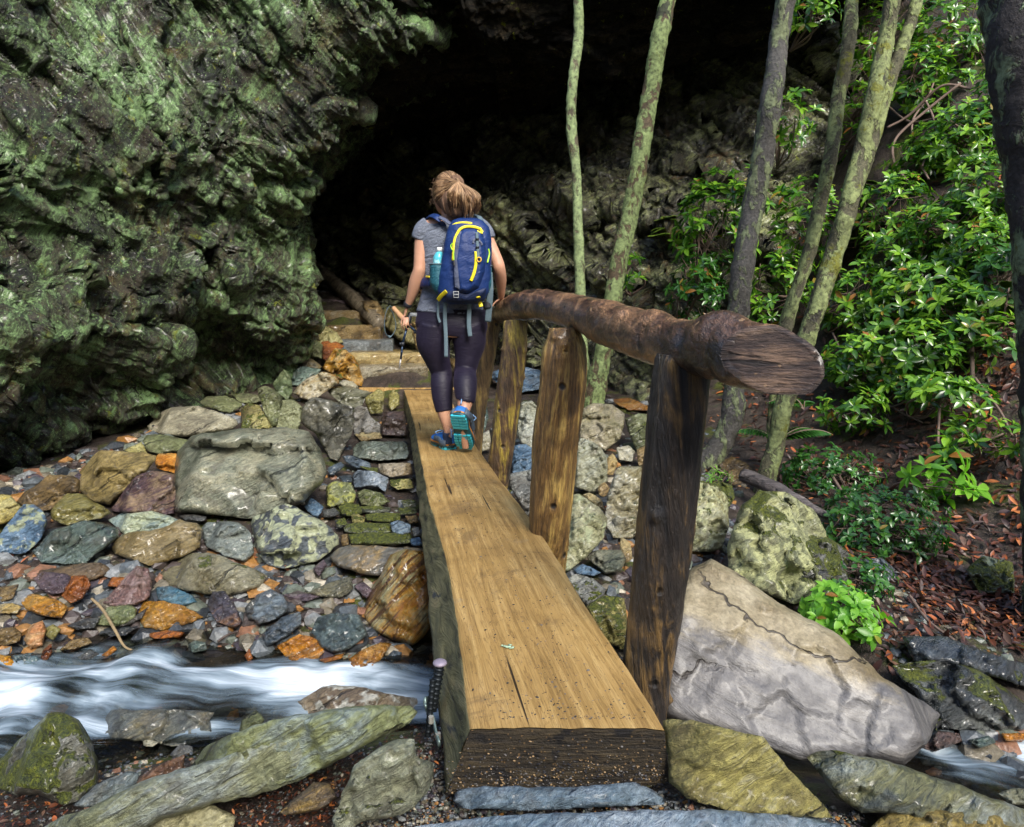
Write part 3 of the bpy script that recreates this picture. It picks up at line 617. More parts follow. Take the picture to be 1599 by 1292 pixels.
rock(Z2((660,1130),(690,1070),(760,1035),(900,1020),(1000,990),(1070,955),(1170,975),(1208,1020),(1185,1120),(1100,1165),(1000,1205),(880,1228),(760,1190),(680,1165)), m(((.06,.045,.02),(.18,.14,.07),(.28,.24,.16)),.75), "long humped brown wet boulder leaning left in the middle row", top=28, ridge=.5)
rock(Z2((1060,930),(1150,925),(1225,940),(1210,965),(1100,962)), m(dark,.5), "thin dark sliver under the biggest smooth boulder")
rock(Z4((745,110),(780,70),(900,10),(1000,15),(1150,70),(1250,120),(1210,170),(1080,210),(980,205),(880,190),(790,160)), m(((.06,.055,.035),(.16,.145,.09),(.24,.23,.17)),.35,moss=.2), "broad flat brown-grey slab below the middle row of boulders", top=20, ridge=.4)
rock(Z3((360,880),(400,825),(440,850),(480,885),(440,945),(400,925)), m(blue,.6), "small blue-grey shard right of the biggest smooth boulder", top=45, ridge=.7)
rock(Z3((50,990),(60,940),(250,860),(330,890),(480,970),(560,1050),(568,1105),(430,1205),(240,1245),(140,1225),(80,1140)), m(((.04,.045,.05),(.10,.115,.125),(.18,.19,.18)),.5,lichen=1.15,lcol=(.5,.54,.33)), "blocky grey boulder splashed with pale yellow lichen", cat="boulder", top=26, ridge=.35, planes=[(60,55,500,875)])
# -- steps side jumble
rock(Z7((165,440),(200,430),(260,490),(240,515),(160,490)), m(brown,.3), "small brown stone touching the cliff beside the stair", d=9.2)
rock(Z7((145,600),(150,530),(200,490),(280,520),(350,560),(388,625),(330,650),(240,650),(180,625)), m(((.16,.14,.07),(.30,.28,.15),(.38,.36,.22)),.35), "smooth yellowish boulder left of the blue-grey wet step", d=8.6, top=30)
rock(Z7((110,650),(200,600),(260,640),(250,730),(170,720),(105,700)), m(green,.4), "grey-green rounded stone under the smooth yellowish boulder", d=8.3)
rock(Z7((250,620),(340,620),(395,650),(350,690),(280,750),(245,710)), m(rust,.4), "rusty brown stone between yellowish boulder and ochre rock", d=8.3)
rock(Z7((255,790),(300,710),(335,660),(400,670),(460,720),(490,780),(513,860),(505,905),(420,880),(350,860)), m(((.10,.05,.015),(.32,.18,.05),(.42,.33,.19)),.45,moss=.25), "rough ochre and orange rock at the left end of the lowest step", d=7.75, top=48, ridge=.8, rough=1.7)
rock(Z7((100,770),(120,705),(200,735),(255,780),(200,820),(150,815)), m(((.06,.06,.05),(.16,.13,.07),(.3,.26,.2)),.5), "brown and grey stone tucked under the round grey-green one", d=7.9)
rock(Z3((275,95),(350,45),(460,65),(440,110),(330,165),(290,155)), m(teal,.5), "flat teal-grey stone with upper face tilted beside ochre rock", d=7.6, top=30)
rock(Z7((70,945),(130,870),(250,810),(340,830),(360,880),(245,960),(190,1000),(120,975)), m(((.22,.12,.04),(.34,.30,.2),(.52,.5,.42)),.6,stripe=.4), "tan and white streaked rock just below the ochre rock", d=7.35, top=40)
rock(Z7((355,880),(390,862),(450,870),(485,910),(400,915)), m(pale,.4), "pale grey chip beside the end of the wooden landing", d=7.4)
rock(Z3((170,150),(240,65),(280,100),(292,200),(265,245),(205,225)), m(((.03,.045,.025),(.10,.13,.07),(.19,.22,.13)),.5), "upright dark green leaf-shaped slab near the cliff corner", d=7.3, top=60, ridge=.8)
rock(Z3((80,180),(130,160),(175,180),(235,225),(225,260),(205,390),(170,410),(120,310)), m(green,.4,moss=.2), "square-cornered green block left of its twin block", d=7.0, top=25, ridge=.2)
rock(Z3((200,250),(300,243),(350,290),(330,425),(195,428)), m(((.07,.08,.045),(.16,.17,.10),(.24,.25,.16)),.4,moss=.2), "squat green cube-like block above the biggest smooth boulder", d=6.6, top=14, ridge=.28)
rock(Z3((335,380),(350,290),(390,240),(430,230),(600,270),(650,300),(655,400),(640,460),(560,605),(515,595),(430,450)), m(((.03,.032,.028),(.085,.085,.07),(.16,.155,.12)),1.0), "large dark wet slab with glossy chipped corner", cat="boulder", d=6.3, top=30, ridge=.42, planes=[(65,50,530,700,6.3)])
rock(Z3((500,195),(520,170),(620,165),(760,200),(725,235),(695,300),(600,280),(540,235)), m(((.04,.045,.03),(.12,.12,.08),(.22,.22,.17)),.8), "wet flat stone at the front corner of the wooden landing", d=7.0, top=14, ridge=.45)
rock(Z3((720,235),(800,180),(838,200),(830,320),(760,330),(725,270)), m(olive,.45), "squarish olive stone under the landing, left of two", d=6.9, top=25, ridge=.2)
rock(Z3((860,220),(890,185),(928,215),(925,275),(880,310),(858,275)), m(olive,.45,moss=.2), "small rounded olive stone against the bridge deck's far end", d=6.9)
rock(Z3((655,300),(680,282),(730,290),(760,350),(812,390),(812,445),(700,455),(658,450)), m(((.16,.15,.13),(.26,.25,.22),(.4,.39,.37)),.4), "pale pinkish-grey slab face left of the dark cylindrical stone", d=6.55, top=62, ridge=.9)
rock(Z3((820,320),(950,315),(970,460),(825,455)), m(((.03,.02,.015),(.075,.05,.04),(.13,.11,.12)),.7), "dark brown log-like stone beside the deck with a wet highlight", d=6.6, top=30, ridge=.3)
rock(Z3((660,450),(720,435),(810,440),(828,475),(700,492)), m(tan,.3), "thin tan slab below the pale pinkish-grey face", d=6.4, top=15)
rock(Z3((650,530),(700,490),(960,495),(985,560),(965,595),(800,605),(690,595),(650,575)), m(((.05,.055,.045),(.14,.16,.13),(.26,.29,.26)),.85), "long wet slab highest in the dry-laid wall", d=6.1, top=24, ridge=.5)
rock(Z3((585,580),(640,575),(750,620),(760,655),(680,650),(610,620)), m(slate,.7), "thin slate sliver left below the long wet slab", d=5.9)
rock(Z3((500,650),(580,610),(600,640),(540,690),(510,690)), m(slate,.6), "small tilted slate chip beside the dry-laid wall", d=5.8)
rock(Z3((800,625),(990,620),(1005,690),(880,705),(808,680)), m(((.10,.07,.04),(.2,.16,.1),(.28,.25,.2)),.6,moss=.3), "brownish wall stone under the long wet slab", d=5.85, top=24, ridge=.4)
rock(Z3((648,695),(680,660),(780,670),(862,710),(842,790),(790,758),(660,765)), m(((.08,.10,.12),(.18,.21,.24),(.3,.33,.36)),.6), "blue-grey wall stone with a pointed lower corner", d=5.6, top=55, ridge=.8)
rock(Z3((870,720),(990,715),(1010,765),(920,778),(870,755)), m(olive,.4,moss=.5), "olive wall stone beside the deck at mid height", d=5.6)
rock(Z3((490,760),(540,725),(640,740),(668,800),(650,860),(500,880)), m(green,.7,lichen=.7,lcol=(.42,.44,.1)), "squarish dark wall stone flecked with yellow lichen", d=5.45, top=30, ridge=.35)
rock(Z3((670,795),(720,775),(820,800),(872,850),(800,880),(700,870)), m(green,.5,moss=.5), "lens-shaped green wall stone right of the lichen-flecked one", d=5.3)
wl = m(((.035,.04,.03),(.10,.11,.08),(.18,.19,.15)),.6,moss=.55); wm = m(((.03,.035,.02),(.08,.09,.04),(.14,.15,.08)),.4,moss=1.05)
for pts, mt, lb in [
 (((690,880),(780,872),(875,885),(870,915),(780,922),(700,912)), wl, "thin flat wall stone above the upper mossy course"),
 (((720,925),(800,915),(930,918),(935,965),(850,975),(730,962)), wm, "mossy course stone of the wall, upper of the two long green ones"),
 (((590,985),(700,972),(870,980),(880,1030),(760,1040),(600,1030)), wl, "long brown-green wall stone between the two bright mossy courses"),
 (((620,1045),(760,1030),(990,1040),(1000,1095),(800,1108),(640,1100)), wm, "lowest and brightest mossy stone of the dry-laid wall"),
 (((560,880),(610,855),(690,870),(705,920),(640,940),(580,925)), m(dark,.2,moss=1.3), "moss-smothered round lump at the left end of the wall"),
 (((635,930),(680,920),(725,945),(715,978),(650,975)), m(olive,.4,moss=.3), "small pebble-like wall stone under the moss lump"),
 (((872,975),(920,958),(990,985),(995,1030),(930,1048),(880,1030)), m(blue,.5), "blue-grey lump lodged in the mossy part of the wall"),
 (((935,845),(980,835),(1025,845),(1025,882),(950,885)), wl, "dark squat wall stone against the deck's shaded side, upper"),
 (((915,890),(970,880),(1025,888),(1030,920),(930,925)), m(green,.5,moss=.4), "thin wall stone against the deck's shaded side, middle"),
 (((960,935),(1030,930),(1040,975),(985,980)), m(brown,.4,moss=.5), "brown wall stone against the deck's shaded side, lower"),
 (((1000,1010),(1040,1000),(1055,1050),(1010,1055)), m(grey,.4,moss=.2), "grey knuckle stone at the wall's lower right end"),
 (((985,1070),(1045,1060),(1070,1110),(1000,1112)), m(blue,.4,moss=.2), "bluish end stone beside the brightest mossy stone"),
 (((540,960),(600,945),(620,990),(560,1010)), m(dark,.5,moss=.9), "dark mossy stone at the left foot of the wall"),
 (((575,1050),(620,1040),(625,1105),(585,1115)), m(brown,.6), "upright little brown stone at the wall's lower left corner"),
 (((470,900),(540,885),(575,920),(520,945),(475,940)), m(dark,.5), "dark broken stone left of the moss lump"),
 (((560,700),(640,690),(655,730),(590,735)), m(slate,.5), "flat slate piece left of the blue-grey pointed wall stone"),
 (((690,640),(800,650),(800,690),(740,670)), m(wl and green,.5,moss=.8), "mossy packing stone above the blue-grey pointed wall stone")]:
    yb = max(p[1] for p in pts); rock(Z3(*pts), mt, lb, cat="wall stone", d=6.1-(yb-600)*.0022-.15, top=12, ridge=.6, front=80, thick=.8, name="wall_stone")
rock(Z3((510,1180),(560,1125),(660,1105),(900,1120),(1075,1130),(1080,1210),(900,1230),(800,1295),(700,1275),(560,1235)), m(((.05,.04,.03),(.14,.14,.13),(.26,.2,.12)),.75,stripe=.2), "brown and blue-grey slab under the mossy wall", top=22, ridge=.5)
rock(Z5((560,300),(580,200),(640,110),(690,20),(750,-5),(850,0),(880,60),(885,330),(850,400),(790,447),(700,420),(600,372)), m(((.22,.09,.015),(.30,.18,.06),(.26,.26,.17)),.75,stripe=1.0,rot=(20,50,0)), "round boulder with orange and dark stripes beside the deck", cat="boulder", top=55, ridge=.75, rimk=.16, planes=[(50,-50,590,960)])
rock(Z5((15,290),(60,210),(130,180),(190,215),(217,270),(170,315),(70,345)), m(slate,.6), "dark rounded slate stone left of the striped boulder, nearest the lichen boulder", top=34, ridge=.6)
rock(Z5((85,390),(180,310),(265,285),(272,340),(200,405),(110,448)), m(slate,.7), "blue-grey wedge stone between two slate boulders at the shore", top=34)
rock(Z5((315,385),(350,310),(420,290),(540,300),(582,395),(500,455),(420,480),(340,435)), m(((.04,.055,.06),(.10,.13,.13),(.17,.2,.19)),.6,layer=0) if False else m(((.04,.055,.06),(.10,.13,.13),(.17,.2,.19)),.6), "flat slate boulder at the water's edge left of the striped one", cat="boulder", top=26, ridge=.45, layer=.6)
rock(Z5((155,445),(260,390),(340,410),(382,465),(340,515),(220,520)), m(((.16,.06,.01),(.42,.2,.04),(.3,.26,.2)),.9,stripe=.5), "glossy orange-brown stone washed by the stream edge", top=34)
rock(Z5((490,505),(560,460),(640,430),(692,435),(640,515),(570,565),(500,545)), m(((.10,.04,.01),(.26,.12,.03),(.34,.2,.08)),.9), "flat amber stone lying wet at the shore below slate boulder", top=16)
rock(Z5((290,200),(400,150),(500,120),(512,182),(450,222),(380,218)), m(((.03,.03,.025),(.08,.08,.06),(.16,.15,.1)),.6), "dark flat slab between lichen boulder and striped boulder", top=18)
rock(Z5((190,205),(300,200),(360,215),(300,237),(220,234)), m(purple,.5), "thin purple-brown flake lying below the dark flat slab")
rock(Z5((325,85),(375,40),(392,70),(352,118)), m(purple,.5), "small purplish chip just under the lichen boulder")
rock(Z5((515,165),(560,145),(605,185),(575,225)), m(purple,.6), "small dark stone squeezed against the striped boulder's left")
rock(Z5((350,510),(470,480),(455,508),(380,525)), m(ochre,.8), "thin orange shard between the glossy stone and amber stone")
rock(Z5((665,500),(700,465),(740,475),(735,510),(690,520)), m(slate,.7), "little blue stone on gravel beside the deck near amber stone")
rock(Z5((215,590),(260,590),(370,628),(340,645),(270,625)), m(((.04,.05,.05),(.12,.12,.1),(.3,.2,.08)),.9), "narrow dark rock breaking the white water", d=2.62, name="rock")
# -- far bank low, left
rock(Z4((105,145),(140,100),(260,80),(380,60),(470,55),(517,88),(480,122),(420,140),(300,130),(200,140)), m(((.05,.035,.02),(.14,.10,.06),(.22,.17,.12)),.5), "long brown log-shaped stone under the wet teal boulder", top=25)
rock(Z4((155,130),(200,100),(300,105),(340,125),(300,195),(240,205),(190,185)), m(purple,.6), "purple-topped stone joined to a rust-coloured lump", top=28)
rock(Z4((285,185),(320,120),(400,115),(427,160),(385,225),(330,247),(290,215)), m(rust,.6), "rust-coloured rough lump right of the purple-topped stone", rough=1.6, top=50)
rock(Z4((95,235),(150,200),(260,225),(317,262),(290,315),(200,305),(120,275)), m(((.07,.06,.04),(.36,.18,.04),(.40,.25,.1)),.7), "flat orange slab with a grey margin at the left shore", top=20)
rock(Z4((480,245),(560,150),(640,70),(692,80),(712,150),(700,215),(640,255),(540,270)), m(((.08,.035,.03),(.20,.13,.12),(.36,.28,.27)),.6,stripe=.5,rot=(60,60,0)), "pink-purple striped wedge leaning up to the left", top=48, ridge=.8)
rock(Z4((725,175),(800,165),(900,210),(922,242),(850,264),(740,232)), m(((.02,.05,.075),(.06,.13,.18),(.14,.2,.22)),.7), "deep blue flat stone right of the striped wedge", top=22)
rock(Z4((640,300),(670,240),(760,235),(860,260),(952,312),(860,350),(760,375),(670,358)), m(((.24,.12,.03),(.38,.22,.07),(.36,.33,.28)),.55), "broad orange and pale-grey slab at the water's edge", top=24, ridge=.35)
rock(Z4((445,345),(500,265),(600,250),(642,272),(630,315),(560,355)), m(((.06,.075,.035),(.17,.19,.10),(.24,.25,.17)),.6), "flat green stone between the orange slab and dark shingle", top=20)
rock(Z4((965,255),(990,190),(1050,190),(1090,240),(1132,330),(1100,362),(1010,335)), m(((.018,.018,.024),(.06,.055,.07),(.16,.09,.05)),.6), "dark purple upright wedge below the broad flat slab", top=45, ridge=.7)
rock(Z4((1140,270),(1180,225),(1215,230),(1220,330),(1160,320)), m(dark,.6), "small dark stone right of the dark purple wedge")
rock(Z4((108,415),(140,350),(200,325),(217,370),(200,445),(140,460)), m(((.2,.08,.03),(.42,.22,.12),(.5,.36,.22)),.5), "pinkish-orange egg-shaped stone standing in the shallows", top=50, rimk=.2)
rock(Z4((0,365),(60,355),(102,385),(90,425),(30,445),(-50,435)), m(brown,.6), "brown rounded stone at the left edge of the shallows")
rock(Z4((0,485),(50,495),(72,530),(40,580),(-40,585)), m(((.3,.12,.01),(.55,.28,.02),(.6,.4,.08)),.6), "bright orange stone cut by the left edge above the rapid")
rock(Z4((-10,252),(60,245),(100,265),(80,292),(-10,292)), m(((.2,.16,.07),(.4,.3,.14),(.4,.4,.33)),.5), "pale ochre flat stone at the left edge of the shingle")
rock(Z4((680,390),(780,372),(862,382),(840,405),(720,412)), m(rust,.8), "thin rust-red slab awash below the broad orange slab")
rock(Z4((280,465),(330,420),(410,405),(432,432),(350,458)), m(brown,.8), "brown slanting slab beside the small cascade")
rock(Z4((355,500),(420,460),(462,482),(440,520),(370,515)), m(dark,.8), "small black stone below the brown slanting slab")
rock(Z4((460,500),(530,445),(547,462),(490,507)), m(ochre,.6), "slim orange shard at the shore beside the twig")
rock(Z4((310,350),(400,318),(472,312),(440,360),(360,370)), m(dark,.8), "black wet slab left of the flat green stone")
rock(Z4((490,385),(650,350),(592,393),(520,402)), m(dark,.8), "pair-thin dark slab under the flat green stone")
rock(Z4((0,610),(70,600),(107,652),(80,694),(20,690)), m(((.07,.08,.08),(.16,.17,.17),(.24,.25,.25)),.8), "small grey stone surrounded by the rapid at the left edge", d=2.5, top=20)
rock(Z4((500,165),(520,125),(582,125),(570,172)), m(rust,.6), "small red-brown stone left of the striped wedge")
rock(Z4((-10,175),(90,155),(60,225),(0,245)), m(brown,.5), "grey-brown slanting stone at the left edge")
rock(Z4((210,360),(250,345),(285,370),(250,420),(215,400)), m(olive,.6), "olive stone right of the pinkish-orange egg-shaped stone")
rock(Z4((200,465),(240,435),(245,480),(210,525),(190,500)), m(rust,.8), "reddish stone standing in the small cascade")
rock(Z4((60,490),(150,475),(190,510),(150,550),(70,535)), m(((.03,.05,.055),(.08,.12,.13),(.14,.18,.18)),.9), "flat blue-black stone at the head of the small cascade")
rock(Z4((880,440),(910,420),(962,428),(965,462),(900,478)), m(teal,.8), "smooth pale green stone under clear shallow water", d=None, top=10)
rock(Z4((1140,490),(1165,460),(1180,500),(1160,532)), m(rust,.8), "little russet stone poking from the shallows near orange stone")
rock(Z4((640,300),(690,262),(665,315),(600,350),(545,355)), m(dark,.6), "dark slab edge under the broad orange slab's left end", d=3.15)
# -- near bank, left of the deck
rock(Z5((105,805),(180,722),(270,700),(370,630),(430,625),(560,640),(800,690),(845,702),(830,760),(600,775),(350,790),(240,800)), m(((.08,.06,.045),(.22,.18,.13),(.32,.29,.23)),.35,lichen=.45,lcol=(.55,.55,.48)), "brown slab with white lichen spots at the near stream edge", top=20, ridge=.25, cat="slab", name="flat_rock")
rock(Z4((425,838),(480,790),(520,745),(700,740),(900,745),(1002,755),(980,790),(997,855),(900,900),(800,912),(700,890),(560,888),(460,868)), m(((.04,.045,.045),(.12,.13,.12),(.20,.18,.12)),.65), "layered dark slate slab at the near edge of the rapid", cat="slab", name="flat_rock", top=24, ridge=.45, layer=1.2)
rock(PX((300,1195),(330,1160),(420,1125),(540,1103),(640,1100),(652,1112),(640,1130),(600,1150),(575,1162),(500,1200),(400,1240),(300,1255)), m(((.10,.11,.05),(.22,.24,.13),(.27,.31,.29)),.3), "long grey-green flat slab reaching from deck toward the left", cat="slab", name="flat_rock", top=6, ridge=.15, front=80, rough=.7, rimk=.035)
rock(PX((40,1310),(100,1275),(140,1262),(240,1212),(330,1187),(480,1140),(560,1125),(574,1155),(520,1192),(430,1234),(330,1257),(250,1282),(200,1310)), m(((.10,.11,.07),(.24,.25,.16),(.30,.33,.31)),.3,moss=.15), "longest grey slab sweeping to the bottom left corner", cat="slab", name="flat_rock", top=7, ridge=.2, front=80, rough=.7, rimk=.04)
rock(Z5((415,1250),(470,1120),(520,1000),(620,930),(720,882),(800,880),(808,960),(882,990),(888,1050),(860,1130),(780,1215),(680,1250),(560,1270),(500,1300),(430,1300)), m(((.11,.11,.08),(.25,.26,.19),(.33,.35,.31)),.3,moss=.2), "tilted grey flagstone with moss dots in front of the deck", cat="slab", name="flat_rock", top=24, ridge=.2, rimk=.035)
rock(Z5((165,1225),(250,1150),(330,1080),(400,1090),(437,1152),(350,1215),(220,1235)), m(((.09,.07,.05),(.36,.26,.11),(.36,.33,.24)),.25), "small ochre-topped stone in the dark leaf litter", top=24, ridge=.5)
rock(PX((190,1300),(200,1258),(260,1247),(330,1255),(368,1276),(360,1300)), m(((.2,.19,.11),(.36,.34,.22),(.46,.44,.31)),.3,moss=.15), "pale cream slab with moss line at the bottom edge", cat="slab", name="flat_rock", top=18)
rock(Z4((-60,1030),(80,900),(220,755),(300,750),(370,790),(412,862),(462,980),(452,1090),(385,1160),(300,1195),(180,1140),(80,1145),(-20,1110)), m(((.07,.07,.055),(.18,.18,.15),(.28,.29,.27)),.5,lichen=.25,moss=1.15,lcol=(.5,.55,.42)), "big mossy boulder at the near left edge of the stream", cat="boulder", top=52, ridge=.75, planes=[(55,-45,60,1190)], rimk=.09)
rock(Z4((600,1160),(650,1060),(760,990),(862,955),(852,1055),(760,1090),(680,1125)), m(((.04,.02,.014),(.11,.06,.035),(.2,.13,.09)),.5,stripe=.3), "brown ridged slab behind the longest grey slab", top=40, ridge=.6, layer=1)
rock(Z4((345,1190),(450,1090),(600,1030),(652,1040),(625,1135),(560,1175),(480,1185),(400,1200)), m(((.09,.11,.11),(.19,.22,.22),(.28,.31,.3)),.4), "blue-grey slab between mossy boulder and brown ridged slab", top=22, ridge=.4)
rock(Z4((665,892),(700,878),(742,895),(712,917),(670,910)), m(pale,.4), "small whitish pebble under the layered dark slab", cat="pebble", name="pebble")
rock(Z4((790,955),(840,905),(900,915),(902,937),(830,968)), m(grey,.4), "smooth grey cobble right of the whitish pebble", cat="cobble")
rock(Z5((-10,790),(60,745),(100,790),(60,850),(-20,850)), m(green,.3), "small greenish stone among pebbles left of the flagstone", d=1.95)
rock(PX((90,1280),(150,1270),(195,1268),(190,1300),(80,1300)), m(green,.3,moss=.5), "low mossy stone at the bottom left under mossy boulder")
# -- right of the deck
rock(R5((-10,250),(60,215),(75,300),(40,400),(-10,390)), m(teal,.6), "greenish stone seen between the two farthest rail posts")
rock(R5((30,390),(75,360),(95,450),(40,470)), m(pale,.5), "pale stone between the farthest posts near the deck edge")
rock(R5((215,380),(235,225),(290,210),(342,270),(335,400),(312,475),(240,430)), m(((.17,.17,.13),(.33,.34,.28),(.44,.45,.4)),.4), "pale cracked block between second and third farthest posts", cat="boulder", top=55, ridge=.75)
rock(R5((190,520),(200,440),(260,430),(330,480),(320,600),(200,600)), m(blue,.5), "bluish flat stone below the pale cracked block")
rock(R5((175,640),(180,580),(300,560),(330,600),(300,740),(270,790)), m(grey,.5,moss=.2), "grey stone next to the deck under the bluish flat stone")
rock(R5((535,335),(550,250),(600,225),(700,230),(757,280),(757,345),(737,405),(662,465),(600,445),(530,410)), m(((.12,.11,.06),(.25,.23,.15),(.34,.31,.24)),.6), "two-tone boulder, brown above and yellow-green below, behind tallest pale post", cat="boulder", top=16, ridge=.5, rimk=.04)
rock(R5((762,305),(830,275),(892,290),(900,440),(820,460),(790,405)), m(green,.4,moss=.3,lichen=.2), "grey-green block left of the nearest post, upper", top=30, ridge=.3)
rock(R5((700,205),(790,200),(880,240),(890,262),(780,262),(720,235)), m(((.12,.05,.015),(.26,.14,.05),(.3,.22,.12)),.4), "thin rusty-orange slab at the back beside the tree feet", top=12)
rock(R5((505,645),(530,400),(600,420),(642,450),(672,500),(674,620),(605,677),(540,662)), m(((.10,.10,.06),(.25,.25,.18),(.36,.37,.31)),.45,moss=.15), "tall pale-topped stone close behind the third post", cat="boulder", top=30, ridge=.45)
rock(R5((720,450),(780,440),(812,470),(800,520),(730,510)), m(pale,.4), "small pale stone between two larger blocks behind the posts")
rock(R5((668,505),(700,480),(727,520),(702,585),(668,585)), m(tan,.4), "small upright tan stone beside the tall pale-topped one")
rock(R5((820,460),(870,440),(880,530),(830,540)), m(brown,.4), "brown stone half hidden by the nearest post's upper part")
rock(R5((548,692),(580,675),(642,712),(664,775),(602,740)), m(tan,.4), "slim tan stone above the round yellow-green boulder")
rock(R5((625,650),(660,620),(690,660),(660,700),(630,690)), m(brown,.5), "little brown stone right of the slim tan stone")
rock(R5((700,610),(732,545),(850,545),(870,560),(850,860),(800,905),(700,905),(662,825),(672,700)), m(((.12,.10,.045),(.28,.26,.18),(.38,.38,.33)),.75,moss=.12), "large wet flat slab stained brown, left of the nearest post", cat="slab", name="flat_rock", top=24, ridge=.12, rimk=.035)
rock(R5((440,1065),(480,700),(530,680),(620,740),(674,802),(657,902),(562,1012),(472,1070)), m(((.12,.12,.06),(.27,.27,.17),(.36,.36,.26)),.4,lichen=.3,moss=.12), "round yellow-green boulder touching the foot of the third post", cat="boulder", top=40, ridge=.6, rimk=.04)
rock(R5((740,900),(790,930),(800,1010),(765,1030),(735,965)), m(tan,.3), "tan stone just left of the nearest post at mid height")
rock(R5((570,1003),(620,965),(742,965),(768,1012),(742,1072),(660,1085)), m(((.07,.08,.06),(.2,.2,.15),(.36,.35,.29)),.4,moss=.2), "two-toned angular stone below the large wet flat slab", top=28, ridge=.5)
rock(R5((500,1065),(550,1035),(642,1080),(602,1098),(520,1085)), m(blue,.5), "thin bluish flake left of the two-toned angular stone")
rock(R5((465,1115),(520,1085),(600,1110),(668,1162),(652,1202),(582,1258),(500,1185)), m(grey,.4,moss=.35), "grey stone with moss cracks beside the deck edge", top=30, ridge=.4)
rock(PX((915,948),(940,930),(975,935),(985,1020),(940,1000)), m(olive,.4,moss=.3), "olive stone squeezed between the deck and nearest post")
rock(R5((1060,960),(1075,700),(1130,615),(1232,640),(1277,700),(1287,850),(1252,955),(1180,980)), m(((.14,.13,.06),(.26,.25,.14),(.34,.34,.25)),.35,lichen=.8,moss=.35,lcol=(.5,.52,.28)), "lichen-mottled boulder directly right of the nearest post", cat="boulder", top=34, ridge=.5)
rock(R5((1180,640),(1230,615),(1302,640),(1317,700),(1282,765),(1240,700)), m(grey,.3,moss=.9), "small moss-topped stone behind the lichen-mottled boulders")
rock(PX((1240,850),(1290,838),(1312,850),(1337,880),(1339,912),(1322,932),(1268,938),(1250,900)), m(grey,.4,moss=.85), "moss-draped boulder peeping out right of the biggest lichened one", cat="boulder", top=40)
rock(PX((1140,905),(1137,850),(1158,790),(1185,766),(1226,768),(1270,797),(1291,830),(1292,880),(1286,932),(1240,942),(1200,932),(1160,918)), m(((.10,.11,.07),(.22,.23,.14),(.30,.31,.21)),.35,lichen=.95,moss=.45,lcol=(.52,.54,.26)), "biggest lichen-covered boulder at the tree's foot, right bank", cat="boulder", top=38, ridge=.6, rimk=.04)
rock(R3((320,762),(380,730),(440,755),(473,790),(400,805),(340,790)), m(brown,.4), "flat brown stone at the foot of the curved tree")
rock(R3((360,790),(410,780),(420,840),(370,850)), m(brown,.4), "small brown block beneath the flat stone by curved tree")
rock(R3((240,800),(290,795),(300,830),(240,840)), m(grey,.3,moss=.3), "small grey stone beside the leafy sprout behind nearest post")
rock(R4((785,950),(860,880),(950,890),(962,925),(850,970)), m(((.05,.035,.03),(.14,.10,.09),(.24,.19,.17)),.7), "brown stone in the water right of the giant slab")
rock(R4((660,600),(760,585),(870,580),(1000,600),(1100,660),(1235,760),(1240,880),(1100,880),(1000,875),(880,870),(800,770)), m(((.02,.025,.025),(.07,.075,.075),(.17,.18,.17)),.9,moss=.55), "wet black ledge with moss above the right-hand pool", cat="ledge", name="rock_ledge", top=38, ridge=.6, layer=1.5)
rock(R4((700,470),(900,480),(1000,520),(1240,600),(1260,700),(1100,650),(900,590),(760,580)), m(((.02,.025,.028),(.06,.07,.08),(.15,.17,.18)),.9,moss=.3), "upper wet ledge stepping down to the right-hand pool", cat="ledge", name="rock_ledge", top=30, ridge=.5, layer=1.5)
rock(R4((520,150),(620,140),(680,190),(640,260),(540,240)), m(((.02,.025,.028),(.06,.07,.08),(.16,.19,.21)),.8), "dark wet rock face beside the moss-draped boulder")
rock(R4((980,190),(1050,130),(1180,160),(1190,290),(1040,290)), m(((.04,.05,.04),(.12,.14,.11),(.22,.26,.2)),.3,lichen=.6,moss=.7,lcol=(.35,.45,.33)), "mossy lichen-grey rock on the hillside near the dark trunk")
rock(R4((850,760),(880,770),(882,830),(855,880),(835,850)), m(dark,.3,moss=1.3), "mossy lump behind the giant slab's right tip")
rock(R4((1110,1150),(1180,1125),(1300,1130),(1300,1200),(1180,1195)), m(((.08,.08,.05),(.19,.19,.13),(.28,.29,.24)),.6), "rounded grey-green boulder at the right edge of the pool")
rock(R4((1130,890),(1240,890),(1240,920),(1150,925)), m(ochre,.7), "flat yellow-brown stone at the right edge of the pool")
rock(R4((990,920),(1080,900),(1110,930),(1040,955)), m(teal,.7), "pale green flat stone under water in the right pool")
n = N("giant slab rock"); v = n.tc.outputs["Object"]; xyz = n.node("ShaderNodeSeparateXYZ"); n.put(xyz.inputs[0], v)
lay = n.noise(n.map(v, (1, 1.4, 7), (-22, -14, 0)), 5, 6, .6, .6); fine = n.noise(v, 80, 4, .7)
up_ = n.math('ADD', n.math('SUBTRACT', xyz.outputs[2], n.math('MULTIPLY', xyz.outputs[0], -.22)), n.math('MULTIPLY', n.math('SUBTRACT', lay, .5), .16))
ca = n.ramp(n.noise(v, 5, 6, .65), [(.35, (.17, .135, .075)), (.5, (.28, .235, .145)), (.65, (.39, .34, .23))]); cb = n.ramp(lay, [(.36, (.10, .097, .10)), (.5, (.145, .14, .138)), (.64, (.20, .19, .178))])
c = n.mix(n.step(up_, .17, .22), cb, ca); c = n.mix(1, c, n.ramp(fine, [(.3, .7), (.7, 1.2)]), 'MULTIPLY')
ck = n.joints(v, (-22, -14, 0), 9.0, 2.2, .03, .5, .58); c = n.mix(n.math('MULTIPLY', ck, .85), c, (.035, .028, .025))
